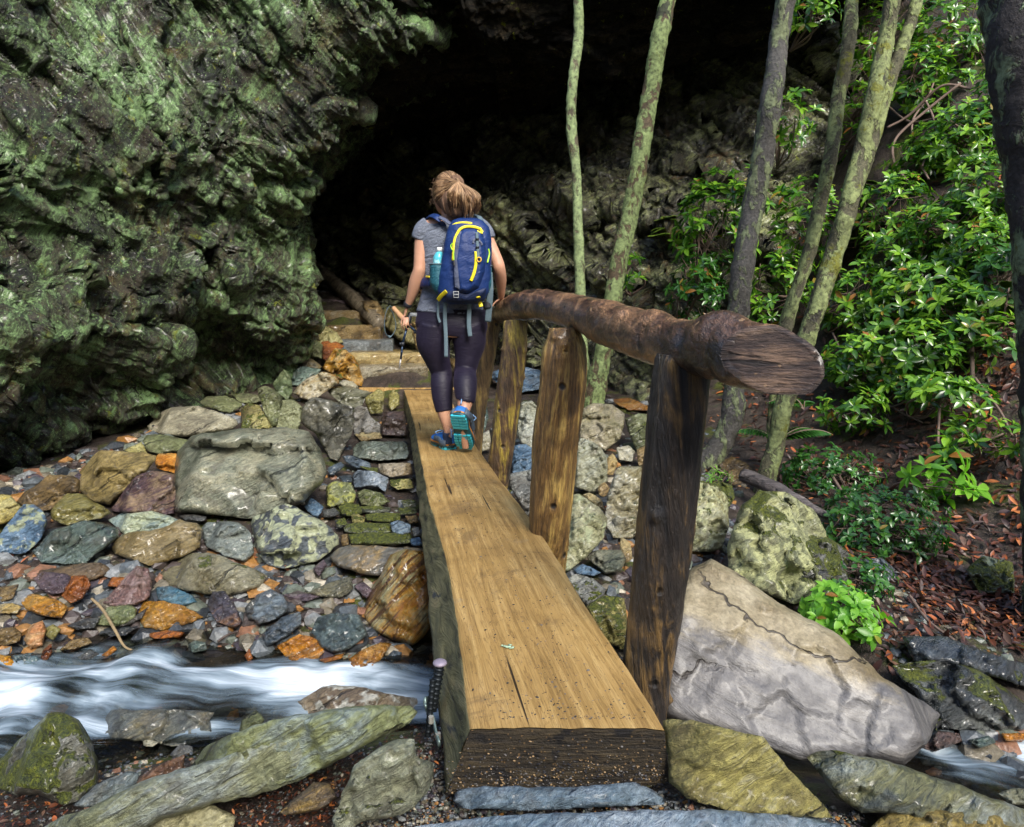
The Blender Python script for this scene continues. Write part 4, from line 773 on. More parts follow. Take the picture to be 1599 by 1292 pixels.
GM = n.done(n.pbsdf(c, n.ramp(n.noise(v, 6, 3), [(.3, .3), (.7, .65)]), n.bump(n.math('ADD', n.math('MULTIPLY', lay, 1.2), n.math('SUBTRACT', n.math('MULTIPLY', fine, .2), n.math('MULTIPLY', ck, .9))), .8, .014), .4, Coat_Weight=.12, Coat_Roughness=.2))
# giant slab: two planes meeting on a long crack line
rock(PX((1035,1118),(1033,1040),(1038,980),(1060,925),(1075,890),(1110,872),(1150,895),(1230,950),(1300,985),(1370,1050),(1436,1092),(1468,1116),(1447,1162),(1412,1197),(1350,1187),(1240,1187),(1150,1152),(1090,1137)),
     GM, "giant tan and purplish-grey slab beside the deck, with cracks", cat="boulder", name="boulder", d=2.02, top=22, ridge=.36, front=48, rimk=.07, layer=1.2, rough=.11, thick=.8, facets=0, planes=[(62,70,1440,1150)])
rock(PX((1036,1126),(1080,1124),(1130,1135),(1190,1152),(1232,1202),(1262,1232),(1302,1278),(1230,1274),(1130,1264),(1072,1247),(1046,1222)), m(((.17,.15,.07),(.32,.29,.13),(.34,.33,.27)),.2), "flat yellowish slab at the right corner of the deck end", cat="slab", name="flat_rock", top=4, ridge=.08, rimk=.03, rough=.35, thick=.8, front=80)
rock(PX((1260,1183),(1275,1173),(1300,1171),(1390,1190),(1480,1220),(1599,1265),(1660,1300),(1500,1292),(1420,1276),(1345,1268),(1308,1245),(1280,1210)), m(((.07,.08,.07),(.18,.18,.10),(.27,.29,.26)),.45,moss=.12), "ridged grey-yellow slab pointing to the bottom right", cat="slab", name="flat_rock", top=18, ridge=.5, layer=1.5, rimk=.035)
rock(PX((1350,1300),(1385,1271),(1450,1263),(1620,1278),(1640,1330),(1350,1330)), m(((.13,.10,.04),(.28,.22,.09),(.33,.32,.26)),.3), "ochre and grey slab cut off by the bottom right corner", cat="slab", name="flat_rock", top=10, ridge=.6, layer=1.2)
rock(PX((708,1250),(713,1233),(760,1228),(900,1230),(980,1221),(1010,1228),(1036,1246),(1038,1257),(960,1260),(820,1266),(720,1262)), m(((.13,.17,.2),(.25,.30,.34),(.35,.39,.42)),.3), "blue-grey kerb stone right in front of the deck end", cat="step stone", name="step_stone", top=5, ridge=.45, front=75, rimk=.12, rough=.4, thick=.25)
rock(PX((640,1292),(700,1282),(760,1276),(830,1271),(1000,1266),(1100,1264),(1250,1273),(1325,1294),(1340,1345),(640,1345)), m(((.10,.14,.17),(.22,.27,.31),(.33,.37,.40)),.35), "wide blue-grey paving slab at the bottom edge", cat="slab", name="flat_rock", top=3, ridge=.5, rimk=.06, rough=.4, thick=.5)
# ---------------- footbridge ----------------
root = empty("footbridge", PZ(885, 1134, 0), "split-log plank footbridge with a crooked peeled-log handrail on four posts, crossing the stream", "footbridge")
n = N("deck top wood"); v = n.tc.outputs["Object"]
g1 = n.noise(n.map(v, (14, .55, 4), (0, 0, -10)), 3.0, 6, .6, .9); g2 = n.noise(n.map(v, (70, 1.6, 10), (0, 0, -10)), 3, 3, .6, .3); b1 = n.noise(v, 2.2, 4, .6)
c = n.ramp(n.math('ADD', n.math('MULTIPLY', g1, .55), n.math('MULTIPLY', b1, .45)), [(.36, (.22, .13, .04)), (.5, (.40, .25, .085)), (.62, (.56, .38, .15))])
rings = n.math('SINE', n.math('MULTIPLY', g1, 85)); c = n.mix(n.math('MULTIPLY', n.step(rings, .55, .95), .5), c, (.14, .075, .025))
c = n.mix(n.math('MULTIPLY', n.step(g2, .6, .72), .4), c, (.12, .07, .025))
cr = n.step(n.noise(n.map(v, (30, .8, 4), (0, 0, -10)), 1.1, 2, .4),   .685, .70); c = n.mix(cr, c, (.03, .018, .008))
sp = n.step(n.vor(v, 34), .09, .05); sp = n.math('MULTIPLY', sp, n.step(n.noise(v, 3, 3), .46, .56)); c = n.mix(sp, c, (.02, .016, .014)); c = n.mix(n.math('MULTIPLY', n.step(n.noise(v, 2.6, 6, .72, .8), .54, .64), .5), c, (.12, .075, .035)); c = n.mix(n.math('MULTIPLY', n.step(n.noise(v, 55, 4, .7), .6, .68), .35), c, (.07, .045, .025))
c = n.mix(n.math('MULTIPLY', n.step(n.noise(v, 6, 5, .7), .6, .72), .35), c, (.26, .24, .2))
kn = n.step(n.vor(n.map(v, (1.6, .9, 1)), 4.3), .075, .045); c = n.mix(n.math('MULTIPLY', kn, .8), c, (.06, .035, .015))
M_deck = n.done(n.pbsdf(c, n.ramp(n.noise(v, 5, 3), [(.35, .38), (.65, .62)]), n.bump(n.math('ADD', g2, n.math('MULTIPLY', n.math('SUBTRACT', g1, cr), 1.5)), .35, .006), .5))
n = N("deck side wood"); v = n.tc.outputs["Object"]
g1 = n.noise(n.map(v, (2, 1.0, 7), (12, 0, 0)), 4, 6, .65, .8)
c = n.ramp(g1, [(.34, (.03, .028, .018)), (.46, (.125, .115, .05)), (.58, (.20, .18, .085)), (.7, (.26, .20, .10))])
c = n.mix(n.step(n.noise(n.map(v, (2, 1, 5), (20, 0, 0)), 2.3, 4, .6, .5), .6, .68), c, (.035, .04, .045))
c = n.mix(n.step(n.vor(v, 26), .14, .09), c, (.45, .30, .02)) if False else c
M_side = n.done(n.pbsdf(c, .7, n.bump(g1, .8, .02)))
n = N("deck end grain"); v = n.tc.outputs["Object"]
g1 = n.noise(n.map(v, (1.2, 1, 14)), 6, 6, .7, .4)
c = n.ramp(g1, [(.34, (.008, .006, .004)), (.5, (.045, .032, .016)), (.68, (.10, .07, .03))])
c = n.mix(n.step(n.vor(v, 90), .22, .14), c, (.22, .13, .05)); c = n.mix(n.step(n.noise(v, 14, 4, .6), .56, .62), c, (.012, .009, .007))
M_end = n.done(n.pbsdf(c, .65, n.bump(n.math('ADD', g1, n.math('MULTIPLY', n.noise(v, 60, 4, .7), .7)), 1, .025)))
TL = [(733,1137),(731,1114),(724,1047),(718,1000),(710,944),(704,905),(696,868),(689,846),(679,810),(668,778),(663,744),(655,707),(648,665),(637,628),(630,606)]
BL = [(699,1234),(696,1200),(684,1110),(679,1070),(674,1010),(671,960),(667,920),(665,890),(660,850),(656,810),(652,770),(646,725),(640,680),(633,645),(627,618)]
TR = [(1036,1133),(1031,1122),(1008,1087),(984,1047),(961,1017),(918,950),(901,925),(876,882),(853,845),(827,807),(794,766),(774,740),(759,718),(740,693),(715,645),(697,612),(692,602)]
tl = np.array([PZ(x, y, 0) for x, y in TL]); tr = np.array([PZ(x, y, 0) for x, y in TR]); bl = np.array([PZ(x, y, -.14) for x, y in BL])
y0 = tl[0, 1]; y1_ = 7.5; ys = np.linspace(0, 1, 220)
def at(arr, Y): return np.interp(Y, arr[:, 1], arr[:, 0])
Yl = y0+ys*(y1_-y0); jag = .006*fbm(np.stack([Yl*6, 0*Yl, 0*Yl], -1), 4)
_g = np.exp(-np.linspace(-2, 2, 25)**2); _g /= _g.sum(); smo = lambda a: np.convolve(np.pad(a, 12, 'reflect', reflect_type='odd'), _g, 'valid')
xl = smo(at(tl, Yl))+jag; xr = smo(at(tr, Yl))+.006*fbm(np.stack([Yl*5, 0*Yl+9, 0*Yl], -1), 4); xb = np.minimum(at(bl[np.argsort(bl[:, 1])], Yl), xl-.012)
xbr = xr+.012
nt = 40; rings = []; 
for k in range(len(Yl)):
    X = []; 
    for t in np.linspace(0, 1, nt): X.append((xl[k]+(xr[k]-xl[k])*t, Yl[k], -.004*((2*t-1)**6)))
    for t in np.linspace(.08, 1, 8): X.append((xr[k]+(xbr[k]-xr[k])*t, Yl[k], -.004-.11*t))
    for t in np.linspace(.1, .9, 7): X.append((xbr[k]+(xb[k]-xbr[k])*t, Yl[k], -.115-.05*math.sin(t*math.pi)))
    for t in np.linspace(1, .08, 14): X.append((xl[k]+(xb[k]-xl[k])*t, Yl[k], -.004-(.136*t)))
    rings.append(X)
R_ = np.array(rings); nn_ = R_.shape[1]; z0 = R_[:, :, 2].copy(); top = np.zeros(nn_, bool); top[:nt] = True
R_[:, top, 2] += .0025*fbm(R_[:, top]*np.array([9, 1.2, 1]), 4)
sd_ = ~top; R_[:, sd_, 0] += .012*fbm(R_[:, sd_]*np.array([1, 5, 16]), 4)*np.clip(-z0[:, sd_]*20, 0, 1)
R_[0, :, 1] += .004*perlin(R_[0]*30)
V = R_.reshape(-1, 3); Q = gridfaces(nn_, len(Yl), True); col = np.tile(np.arange(nn_), len(Yl)-1)
mi = np.where(col < nt-1, 0, 1)
# sawn near end: inner grid
e0 = R_[0]; ntop = e0[:nt]; nb_ = 12; endV = []
for j in range(nb_+1):
    for i in range(nt):
        t = i/(nt-1); b = np.array([xbr[0]+(xb[0]-xbr[0])*(1-t), y0, -.115-.05*math.sin(t*math.pi)*.5-.02*(1-t)*t]); b[2] = -.118-.022*(1-t)
        q = ntop[i]*(1-j/nb_)+b*(j/nb_); q = q+np.array([0, -.003-.005*abs(fbm(q*np.array([6, 1, 60])[None], 4)[0])*(j > 0), 0]); endV.append(q)
eo = len(V); V = np.vstack([V, endV]); EQ = gridfaces(nt, nb_+1)+eo
far = R_[-1]; fo = len(V); V = np.vstack([V, far.mean(0)]); L0 = (len(Yl)-1)*nn_; jj = np.arange(nn_); FT = np.stack([L0+jj, L0+(jj+1) % nn_, np.full(nn_, fo)], 1)
me = mesh_np("deck", V, [Q[:, ::-1], EQ[:, ::-1], FT], [M_deck, M_side, M_end], True, np.concatenate([mi, np.full(len(EQ), 2), np.full(len(FT), 1)]))
me.polygons.foreach_set("use_smooth", np.concatenate([np.ones(len(Q), bool), np.zeros(len(EQ), bool), np.zeros(len(FT), bool)]))
part("deck", me, root)
def logmat(name, a, b_, c_, rot=(0, 0, 0), sc=(1, 1, 1), wet=.5, spots=0):
    n = N(name); v = n.obj()
    vs = n.map(v, sc, rot); g = n.noise(vs, 5, 6, .62, .8); f = n.noise(vs, 26, 5, .65, .3); p = n.noise(v, 3.2, 5, .65, .9)
    c = n.ramp(n.math('ADD', n.math('MULTIPLY', g, .6), n.math('MULTIPLY', p, .4)), [(.38, a), (.5, b_), (.60, c_)])
    c = n.mix(1, c, n.ramp(f, [(.3, .35), (.5, .95), (.7, 1.4)]), 'MULTIPLY')
    ck = n.step(n.noise(vs, 2.6, 3, .5), .63, .65); c = n.mix(n.math('MULTIPLY', ck, .75), c, (.012, .009, .006))
    if spots: c = n.mix(n.math('MULTIPLY', n.step(n.noise(v, 14, 3, .5, .3), .665, .68), .8), c, (.40, .25, .13))
    kn = n.vor(v, 7.5); k = n.step(kn, .13, .06); c = n.mix(k, c, (.008, .006, .005))
    h = n.math('ADD', n.math('MULTIPLY', f, .8), n.math('SUBTRACT', g, n.math('ADD', n.math('MULTIPLY', k, .9), n.math('MULTIPLY', ck, .5))))
    return n.done(n.pbsdf(c, n.ramp(p, [(.35, .75-.55*wet), (.65, .9-.5*wet)]), n.bump(h, .9, .02), .6, Coat_Weight=.5*wet, Coat_Roughness=.18))
M_rail = logmat("peeled rail log", (.018, .012, .012), (.12, .062, .034), (.38, .21, .105), (0, 0, 18), (3.2, .8, 3.2), .85, 1)
M_railend = logmat("sawn rail end", (.022, .015, .014), (.085, .055, .042), (.24, .15, .095), (0, 0, 20), (1.2, 1.2, 9), .8, 1)
RP = [(772,494,20,4.5),(782,491,28,4.4),(795,485,39,4.2),(820,478,45,3.75),(850,476,46,3.3),(903,489,54,2.6),(958,508,70,2.1),(1008,525,77,1.82),(1066,541,82,1.58),(1115,544,92,1.45),(1160,552,99,1.36),(1230,568,102,1.23),(1330,602,96,1.08)]
rp = [P(a, b, y) for a, b, w, y in RP]; rr = [w/F*y*.5 for a, b, w, y in RP]
V, Q, Tt = tube(rp, rr, 40, 230)
cpath = resample(rp, 230)
dv = V[:-2]-np.repeat(cpath, 40, 0); dl = np.linalg.norm(dv, axis=1)[:, None]; dv = dv/dl
bm_ = .010*fbm(V[:-2]*7, 4)+.005*fbm(V[:-2]*22, 3)
for (kx, ky, kr, kh) in [(1030,480,.05,.012),(1000,520,.03,-.014),(1060,525,.022,-.012),(935,475,.05,.010),(968,492,.03,.01),(1118,500,.05,.018),(1175,545,.022,-.02),(1175,580,.012,-.014),(870,470,.05,.008),(1128,575,.04,.008)]:
    i = np.argmin(np.hypot(*(np.stack([CX+V[:-2, 0]*F/(V[:-2, 1]*math.cos(TH)-(V[:-2, 2]-CAMZ)*math.sin(TH)), CY-((V[:-2, 2]-CAMZ)*math.cos(TH)+V[:-2, 1]*math.sin(TH))*F/(V[:-2, 1]*math.cos(TH)-(V[:-2, 2]-CAMZ)*math.sin(TH))], 1)-[kx, ky]).T)+1000*((dv*(CAMP-V[:-2])).sum(1) < 0))
    bm_ += kh*np.exp(-(np.linalg.norm(V[:-2]-V[i], axis=1)/kr)**2)
V[:-2] += dv*bm_[:, None]
me = mesh_np("handrail", V, [Q, Tt], [M_rail, M_railend]); bm = bmesh.new(); bm.from_mesh(me)
pt = P(1142, 545, 1.31); tip = P(1304, 585, 1.205)
ed = tip-pt; nrm_ = np.cross(ed, np.array([.30, .10, 1.0])); nrm_ /= np.linalg.norm(nrm_)
if nrm_@(CAMP-pt) < 0: nrm_ = -nrm_
res = bmesh.ops.bisect_plane(bm, geom=bm.verts[:]+bm.edges[:]+bm.faces[:], plane_co=Vector(pt), plane_no=Vector(nrm_), clear_outer=True)
ce = [e for e in res['geom_cut'] if isinstance(e, bmesh.types.BMEdge)]
f_ = bmesh.ops.contextual_create(bm, geom=ce)['faces']
for f in f_: f.material_index = 1; f.smooth = False
if f_:
    fv = bmesh.ops.inset_region(bm, faces=f_, thickness=.012, depth=.006)['faces']
    for f in fv: f.material_index = 1; f.smooth = False
    for f in fv: f.smooth = True
    for f in bm.faces:
        if f.material_index == 1 and len(f.verts) > 8: f.smooth = False
bm.to_mesh(me); bm.free(); me.validate()
part("handrail", me, root)
postmats = [logmat("black weathered post", (.007, .007, .009), (.028, .020, .015), (.22, .13, .04), (0, 6, 0), (5, 5, .55), .5),
            logmat("golden peeled post", (.045, .024, .009), (.22, .12, .033), (.60, .40, .11), (0, -4, 0), (5, 5, .6), .5),
            logmat("brown and yellow post", (.025, .016, .010), (.14, .08, .035), (.45, .33, .05), (0, 5, 0), (5, 5, .5), .6),
            logmat("far post", (.05, .032, .015), (.16, .10, .04), (.36, .25, .07), (0, 5, 0), (5, 5, .6), .5)]
PO = [([(999,1175),(1003,1110),(1010,1050),(1022,960),(1036,850),(1046,760),(1056,660),(1066,575),(1068,555)], [82,80,80,84,88,88,87,86,80], [1.60,1.60,1.60,1.59,1.58,1.57,1.56,1.56,1.56], 0, "near-black weathered post, nearest the camera"),
      ([(852,930),(855,880),(861,790),(868,690),(878,610),(881,550),(880,512)], [56,58,66,70,70,66,40], [2.52,2.52,2.5,2.5,2.5,2.5,2.5], 1, "golden-brown post with a rounded shoulder, second from the camera"),
      ([(773,790),(777,755),(785,690),(795,610),(803,550),(804,503)], [32,34,36,38,38,34], [3.72,3.72,3.7,3.7,3.72,3.75], 2, "brown post with a yellow streak, third from the camera"),
      ([(740,735),(742,690),(749,630),(760,560),(770,500)], [20,22,23,24,22], [4.45,4.45,4.45,4.45,4.45], 3, "slimmest farthest post beside the hiker's leg")]
for pts, ws, ds, mk, lb in PO:
    path = [P(x, y, d) for (x, y), d in zip(pts, ds)]; rad = [w/F*d*.5 for w, d in zip(ws, ds)]
    V, Q, Tt = tube(path, rad, 36, 120); c0 = np.repeat(resample(path, 120), 36, 0); dv = V[:-2]-c0; dv /= np.linalg.norm(dv, axis=1)[:, None]
    th = np.arctan2(dv[:, 1], dv[:, 0]); r0 = rad[1]
    q = np.stack([np.cos(th)*1.3, np.sin(th)*1.3, V[:-2, 2]*1.1], 1)
    dd = r0*(.13*fbm(q*2+mk*7, 4)+.07*fbm(np.stack([np.cos(th)*4, np.sin(th)*4, V[:-2, 2]*1.5], 1)+mk*3, 3, ridged=True)+.05*fbm(V[:-2]*30, 3))
    rr_ = np.random.default_rng(mk+3)
    for _ in range(9):
        i = rr_.integers(len(V)-2); dd += r0*.22*np.exp(-(np.linalg.norm(V[:-2]-V[i], axis=1)/(r0*.22))**2)
    V[:-2] += dv*dd[:, None]
    part("post", mesh_np("post", V, [Q, Tt], [postmats[mk]]), root, lb)
# steel bracket with studs holding the deck
M_steel = simple("galvanised steel", (.22, .30, .28), .45, .6, 20, .3); M_stud = simple("dark threaded stud", (.02, .025, .03), .5, .7, 60, .5); M_cap = simple("stud cap", (.28, .24, .30), .5, .2, 30, .2)
def Bp(x, y, dY=0): return P(x, y, 1.50+dY)
mb = MB(); pth = [Bp(664,1098),(Bp(668,1112)),Bp(676,1122,-.02),Bp(681,1145,-.05),Bp(686,1163,-.08)]
mb.tube(pth, np.array([[.011, .004]]*5), 8, 24, up=(1, .2, 0)); mb.tube([Bp(663,1096),Bp(672,1094,.03),Bp(680,1095,.06)], np.array([[.011,.004]]*3), 8, 10, up=(1,0,0))
bk = part("bracket", mb.mesh("bracket", M_steel), root)
for k, (pa, pb, rr_) in enumerate([(Bp(687,1038,.02), Bp(675,1110,.0), .0105), (Bp(676,1062), Bp(668,1150,-.03), .007)]):
    L_ = 60; V, Q, Tt = tube([pa, pb], [rr_, rr_], 12, L_); ax = resample([pa, pb], L_); sel = np.repeat(np.arange(L_), 12); thr = 1+.28*((sel % 6) < 1)
    V[:-2] = np.repeat(ax, 12, 0)+(V[:-2]-np.repeat(ax, 12, 0))*thr[:, None]
    st_ = part("threaded_stud", mesh_np("threaded_stud", V, [Q, Tt], [M_stud]), root)
    if k == 0:
        mb = MB(); mb.ell(pa+np.array([0, 0, .004]), (.017, .017, .008)); part("stud_cap", mb.mesh("stud_cap", M_cap), st_)
for x, y in [(684,1150),(673,1124)]:
    mb = MB(); mb.tube([Bp(x,y-5,-.06), Bp(x,y+5,-.06)], .0065, 6); part("nut", mb.mesh("nut", simple("pale nut", (.35,.34,.30), .5, .3, 0), False), bk)
# wooden landing at the far end
def slabmesh(corners_px, z, thick_, mat, name, nseg=26, amp=.01, sd=0):
    c = [PZ(x, y, z) for x, y in corners_px]; V = []
    for j in np.linspace(0, 1, 10):
        for i in np.linspace(0, 1, nseg):
            a_ = c[0]*(1-i)+c[1]*i; b_ = c[3]*(1-i)+c[2]*i; V.append(a_*(1-j)+b_*j)
    V = np.array(V); V[:, 2] += amp*.3*fbm(V*3+sd, 3); V[:, :2] += amp*np.stack([fbm(V*5+sd, 3), fbm(V*5+sd+9, 3)], 1)
    m_ = len(V); W2 = V.copy(); W2[:, 2] -= thick_; Q = gridfaces(nseg, 10); i = np.arange(nseg-1); 
    rim = [np.stack([i+1, i, i+m_, i+1+m_], 1)]; o = 9*nseg; rim.append(np.stack([o+i, o+i+1, o+i+1+m_, o+i+m_], 1))
    j = np.arange(9)*nseg; rim.append(np.stack([j, j+nseg, j+nseg+m_, j+m_], 1)); k = j+nseg-1; rim.append(np.stack([k+nseg, k, k+m_, k+nseg+m_], 1))
    return mesh_np(name, np.vstack([V, W2]), [Q, Q[:, ::-1]+m_, np.vstack(rim)], [mat], False)
o = obj("wooden_landing", slabmesh([(560,606),(722,606),(705,591),(560,592)], .012, .12, M_deck, "wooden_landing"), None, PZ(640, 603, 0))
tag(o, "flat worn timber landing where the bridge meets the stone stair", "landing")
# small bits lying on the deck
rr_ = np.random.default_rng(5); mb = MB()
ico = []
def shard(c, r, rg, flat=.5):
    ph = (1+5**.5)/2; I = np.array([(-1,ph,0),(1,ph,0),(-1,-ph,0),(1,-ph,0),(0,-1,ph),(0,1,ph),(0,-1,-ph),(0,1,-ph),(ph,0,-1),(ph,0,1),(-ph,0,-1),(-ph,0,1)])/1.9
    A_ = np.linalg.qr(rg.normal(size=(3, 3)))[0]; s = np.array([rg.uniform(.7, 1.3), rg.uniform(.5, .9), flat*rg.uniform(.4, .9)]); V = (I@A_)*(1+rg.uniform(-.2, .2, (12, 1)))
    z = rg.uniform(0, 6.28); Rz = np.array([[math.cos(z), -math.sin(z), 0], [math.sin(z), math.cos(z), 0], [0, 0, 1]]); tl_ = rg.normal(0, .2); Rx = np.array([[1, 0, 0], [0, math.cos(tl_), -math.sin(tl_)], [0, math.sin(tl_), math.cos(tl_)]])
    return (V*s*r)@Rx.T@Rz.T+c
IT = np.array([(0,11,5),(0,5,1),(0,1,7),(0,7,10),(0,10,11),(1,5,9),(5,11,4),(11,10,2),(10,7,6),(7,1,8),(3,9,4),(3,4,2),(3,2,6),(3,6,8),(3,8,9),(4,9,5),(2,4,11),(6,2,10),(8,6,7),(9,8,1)])
n = N("loose grit"); isl = n.island()
M_grit = n.done(n.pbsdf(n.ramp(isl, [(0, (.02, .02, .025)), (.4, (.06, .055, .05)), (.6, (.14, .13, .12)), (.8, (.3, .2, .1)), (1, (.08, .03, .02))], 'CONSTANT'), .5))
for _ in range(1500):
    t = rr_.random()**1.8; Y = y0+.03+t*3.2; u = .5+.22*rr_.normal(); 
    if not .04 < u < .96: continue
    x = at(tl, Y)*(1-u)+at(tr, Y)*u; r = rr_.choice([.0012, .0018, .0026, .004], p=[.42, .35, .19, .04]); mb.add(shard(np.array([x, Y, r*.3]), r, rr_), None, IT)
for _ in range(900):   # dirt stuck to the sawn end's foot
    u = rr_.random(); x = xb[0]*(1-u)+xbr[0]*u; z = -.135+abs(rr_.normal())*.045; r = rr_.uniform(.001, .0032)
    if z < -.012: mb.add(shard(np.array([x, y0-.006, z]), r, rr_), None, IT)
kind(obj("grit", mb.mesh("grit", M_grit, False)), 'stuff')
M_lichen = simple("pale lichen scrap", (.35, .48, .33), .9, 0, 200, .4)
mb = MB()
for dx, dy in [(-9,-1),(-5,0),(-2,1),(2,1),(5,3),(8,2),(4,-2)]: mb.add(shard(PZ(793+dx, 1009+dy, .004), .006, rr_), None, IT)
tag(obj("lichen_scrap", mb.mesh("lichen_scrap", M_lichen), None, PZ(793,1009,.004)), "small pale green lichen scrap lying on the deck", "lichen")

# ---------------- stone stair ----------------
ST = [((560,667),(571,588), 7.95, (((.06,.05,.035),(.17,.14,.09),(.30,.28,.22))), "lowest stair step, its rough pale front just above the wooden landing"),
      ((545,672),(551,565), 8.3, tan, "brown stair step, second from the landing"),
      ((530,612),(531,548), 8.75, ((.07,.08,.085),(.16,.175,.18),(.27,.29,.29)), "wet stair step with a shiny blue-grey front"),
      ((512,594),(508,531), 9.1, brown, "brown stair step between the wet blue-grey one and the yellow-brown one"),
      ((494,570),(485,510), 9.5, ((.09,.06,.03),(.2,.15,.08),(.27,.24,.18)), "glossy yellow-brown stair step in the middle of the upper flight"),
      ((484,552),(468,487), 9.95, purple, "dark purplish stair step, second from the top"),
      ((492,528),(452,471), 10.35, dark, "topmost visible stair step in the cave's shade")]
for k, ((xa, xb_), (ya, yb_), d_, pal, lb) in enumerate(ST):
    nd = ST[k+1][2] if k < 6 else d_+.5
    pa, pb = P(xa, ya, d_), P(xb_, ya, d_); zt = pa[2]; zb = P(xa, yb_+(14 if k else 10), d_)[2]; V = []
    nu_, nv_ = 50, 14
    for j in range(nv_):     # front then tread
        for i in range(nu_):
            s = i/(nu_-1); x = pa[0]*(1-s)+pb[0]*s; tt = j/(nv_-1)
            if tt < .5: q = np.array([x, d_-.03*math.sin(math.pi*tt), zb+(zt-zb)*tt*2])
            else: q = np.array([x+(tt-.5)*2*(nd-d_+.25)*-.13, d_+(tt-.5)*2*(nd-d_+.25), zt+.01*(tt-.5)])
            V.append(q)
    V = np.array(V); nz = fbm(V*np.array([4, 4, 9])+k*5, 4); V[:, 1] += .05*nz; V[:, 2] += .022*fbm(V*5+k*3+20, 4); V[:, 0] += .03*fbm(V*6+40, 3)
    W2 = V+np.array([0, .05, -.25]); W2[:, 2] = np.minimum(W2[:, 2], zb-.02); W2[:, 1] = np.maximum(W2[:, 1], d_+.1); m_ = len(V); i = np.arange(nu_-1); j = np.arange(nv_-1)*nu_; o = (nv_-1)*nu_; Q = gridfaces(nu_, nv_)
    rim = [np.stack([i+1, i, i+m_, i+1+m_], 1), np.stack([o+i, o+i+1, o+i+1+m_, o+i+m_], 1), np.stack([j, j+nu_, j+nu_+m_, j+m_], 1), np.stack([j+2*nu_-1, j+nu_-1, j+nu_-1+m_, j+2*nu_-1+m_], 1)]
    me = mesh_np("stone_step", np.vstack([V, W2]), [Q, Q[:, ::-1]+m_, np.vstack(rim)], [rockmat(*pal, wet=.85)])
    tag(obj("stone_step", me, None, (pa+pb)/2), lb, "stair step", "stone steps climbing into the cave")
mb = MB(); V, Q, Tt = tube([P(474,402,11), P(500,425,10.6), P(545,462,9.9), P(592,508,9.1)], np.array([[.07,.10],[.08,.11],[.09,.12],[.09,.12]]), 6, 60, wob=.25); mb.add(V, Q, Tt)
tag(obj("timber_beam", mb.mesh("timber_beam", logmat("old beam", (.04,.03,.02), (.12,.095,.06), (.22,.18,.12), (0,40,0), (1,4,4), .4)), None, P(545,470,9.9)), "old squared log lying diagonally up the right side of the stair", "timber")
for pts, mt, lb, d_ in [(((596,485),(620,478),(648,490),(660,512),(655,545),(620,530),(600,508)), m(((.04,.035,.015),(.11,.10,.045),(.19,.17,.09)),.4), "yellowish boulder behind the trekking poles", 9.3),
     (((640,505),(665,500),(680,540),(674,560),(650,545)), m(tan,.4), "tan boulder between the stair and the hiker's left leg", 8.4),
     (((560,470),(590,470),(605,500),(585,505)), m(brown,.4), "brown stone at the lower end of the diagonal log", 9.2),
     (((760,585),(800,570),(850,580),(860,605),(800,615)), m(blue,.6), "bluish stone seen low between the farther posts", 7.6),
     (((700,560),(760,560),(770,600),(720,600)), m(brown,.5), "brown stone just beyond the hiker's knees", 7.8)]:
    rock(pts, mt, lb, d=d_, top=35)
# ---------------- loose ground cover ----------------
def inpoly(poly, k, rg, pw=1.0):
    poly = np.array(poly, float); lo, hi = poly.min(0), poly.max(0); out = []
    while sum(len(o) for o in out) < k:
        p = rg.uniform(lo, hi, (k*2, 2)); out.append(p[inside(p, poly)])
    return np.vstack(out)[:k]
rg = np.random.default_rng(21)
n = N("stream shingle"); v = n.tc.outputs["Object"]; isl = n.island()
c = n.ramp(isl, [(0, (.03, .035, .04)), (.16, (.09, .105, .115)), (.3, (.16, .14, .10)), (.42, (.07, .055, .05)), (.52, (.30, .15, .045)), (.6, (.13, .15, .12)), (.72, (.20, .21, .21)), (.82, (.05, .04, .05)), (.9, (.24, .12, .07)), (.96, (.36, .32, .24))], 'CONSTANT')
c = n.mix(1, c, n.ramp(n.noise(v, 60, 4, .6), [(.3, .6), (.7, 1.3)]), 'MULTIPLY')
M_sh = n.done(n.pbsdf(c, n.ramp(n.noise(v, 9, 2), [(.3, .2), (.7, .6)]), n.bump(n.noise(v, 80, 4), .6, .008), .6))
mb = MB()
def scat(poly, k, rmin, rmax, flat=.5, sink=.2, lift=0):
    p = inpoly(poly, k, rg); Y = hit(p[:, 0], p[:, 1])
    for (x, y), yy in zip(p, Y):
        q = P(x, y, yy); r = rmin*(rmax/rmin)**(rg.random()**1.7); q[2] += -.035+r*flat*.4+lift; mb.add(shard(q, r, rg, flat*1.6), None, IT)
scat([(-60,720),(230,690),(560,640),(690,900),(-60,900)], 1500, .004, .02)
scat([(740,700),(1000,620),(1180,760),(1120,880),(1010,1100),(850,900)], 900, .004, .018)
scat([(-60,830),(200,820),(420,830),(560,880),(690,900),(690,1040),(400,1010),(200,1030),(-60,1030)], 2000, .012, .075)
scat([(-60,890),(240,870),(560,900),(690,960),(690,1030),(400,1000),(200,1010),(-60,1020)], 1500, .006, .03)
scat([(-60,720),(230,690),(380,620),(560,620),(650,640),(670,860),(-60,860)], 500, .012, .055)
scat([(740,700),(1000,620),(1180,760),(1120,880),(1010,1100),(850,900)], 500, .01, .06)
scat([(140,1140),(330,1150),(360,1190),(300,1210),(160,1240)], 900, .004, .016)
scat([(520,1290),(640,1180),(690,1120),(705,1240),(1050,1225),(1300,1262),(1350,1260),(1350,1292)], 3800, .002, .008, lift=.022)
scat([(1230,1200),(1330,1250),(1350,1290),(1250,1280)], 250, .003, .012)
scat([(1330,870),(1480,900),(1590,1010),(1590,1060),(1420,1040),(1360,960)], 500, .008, .035)
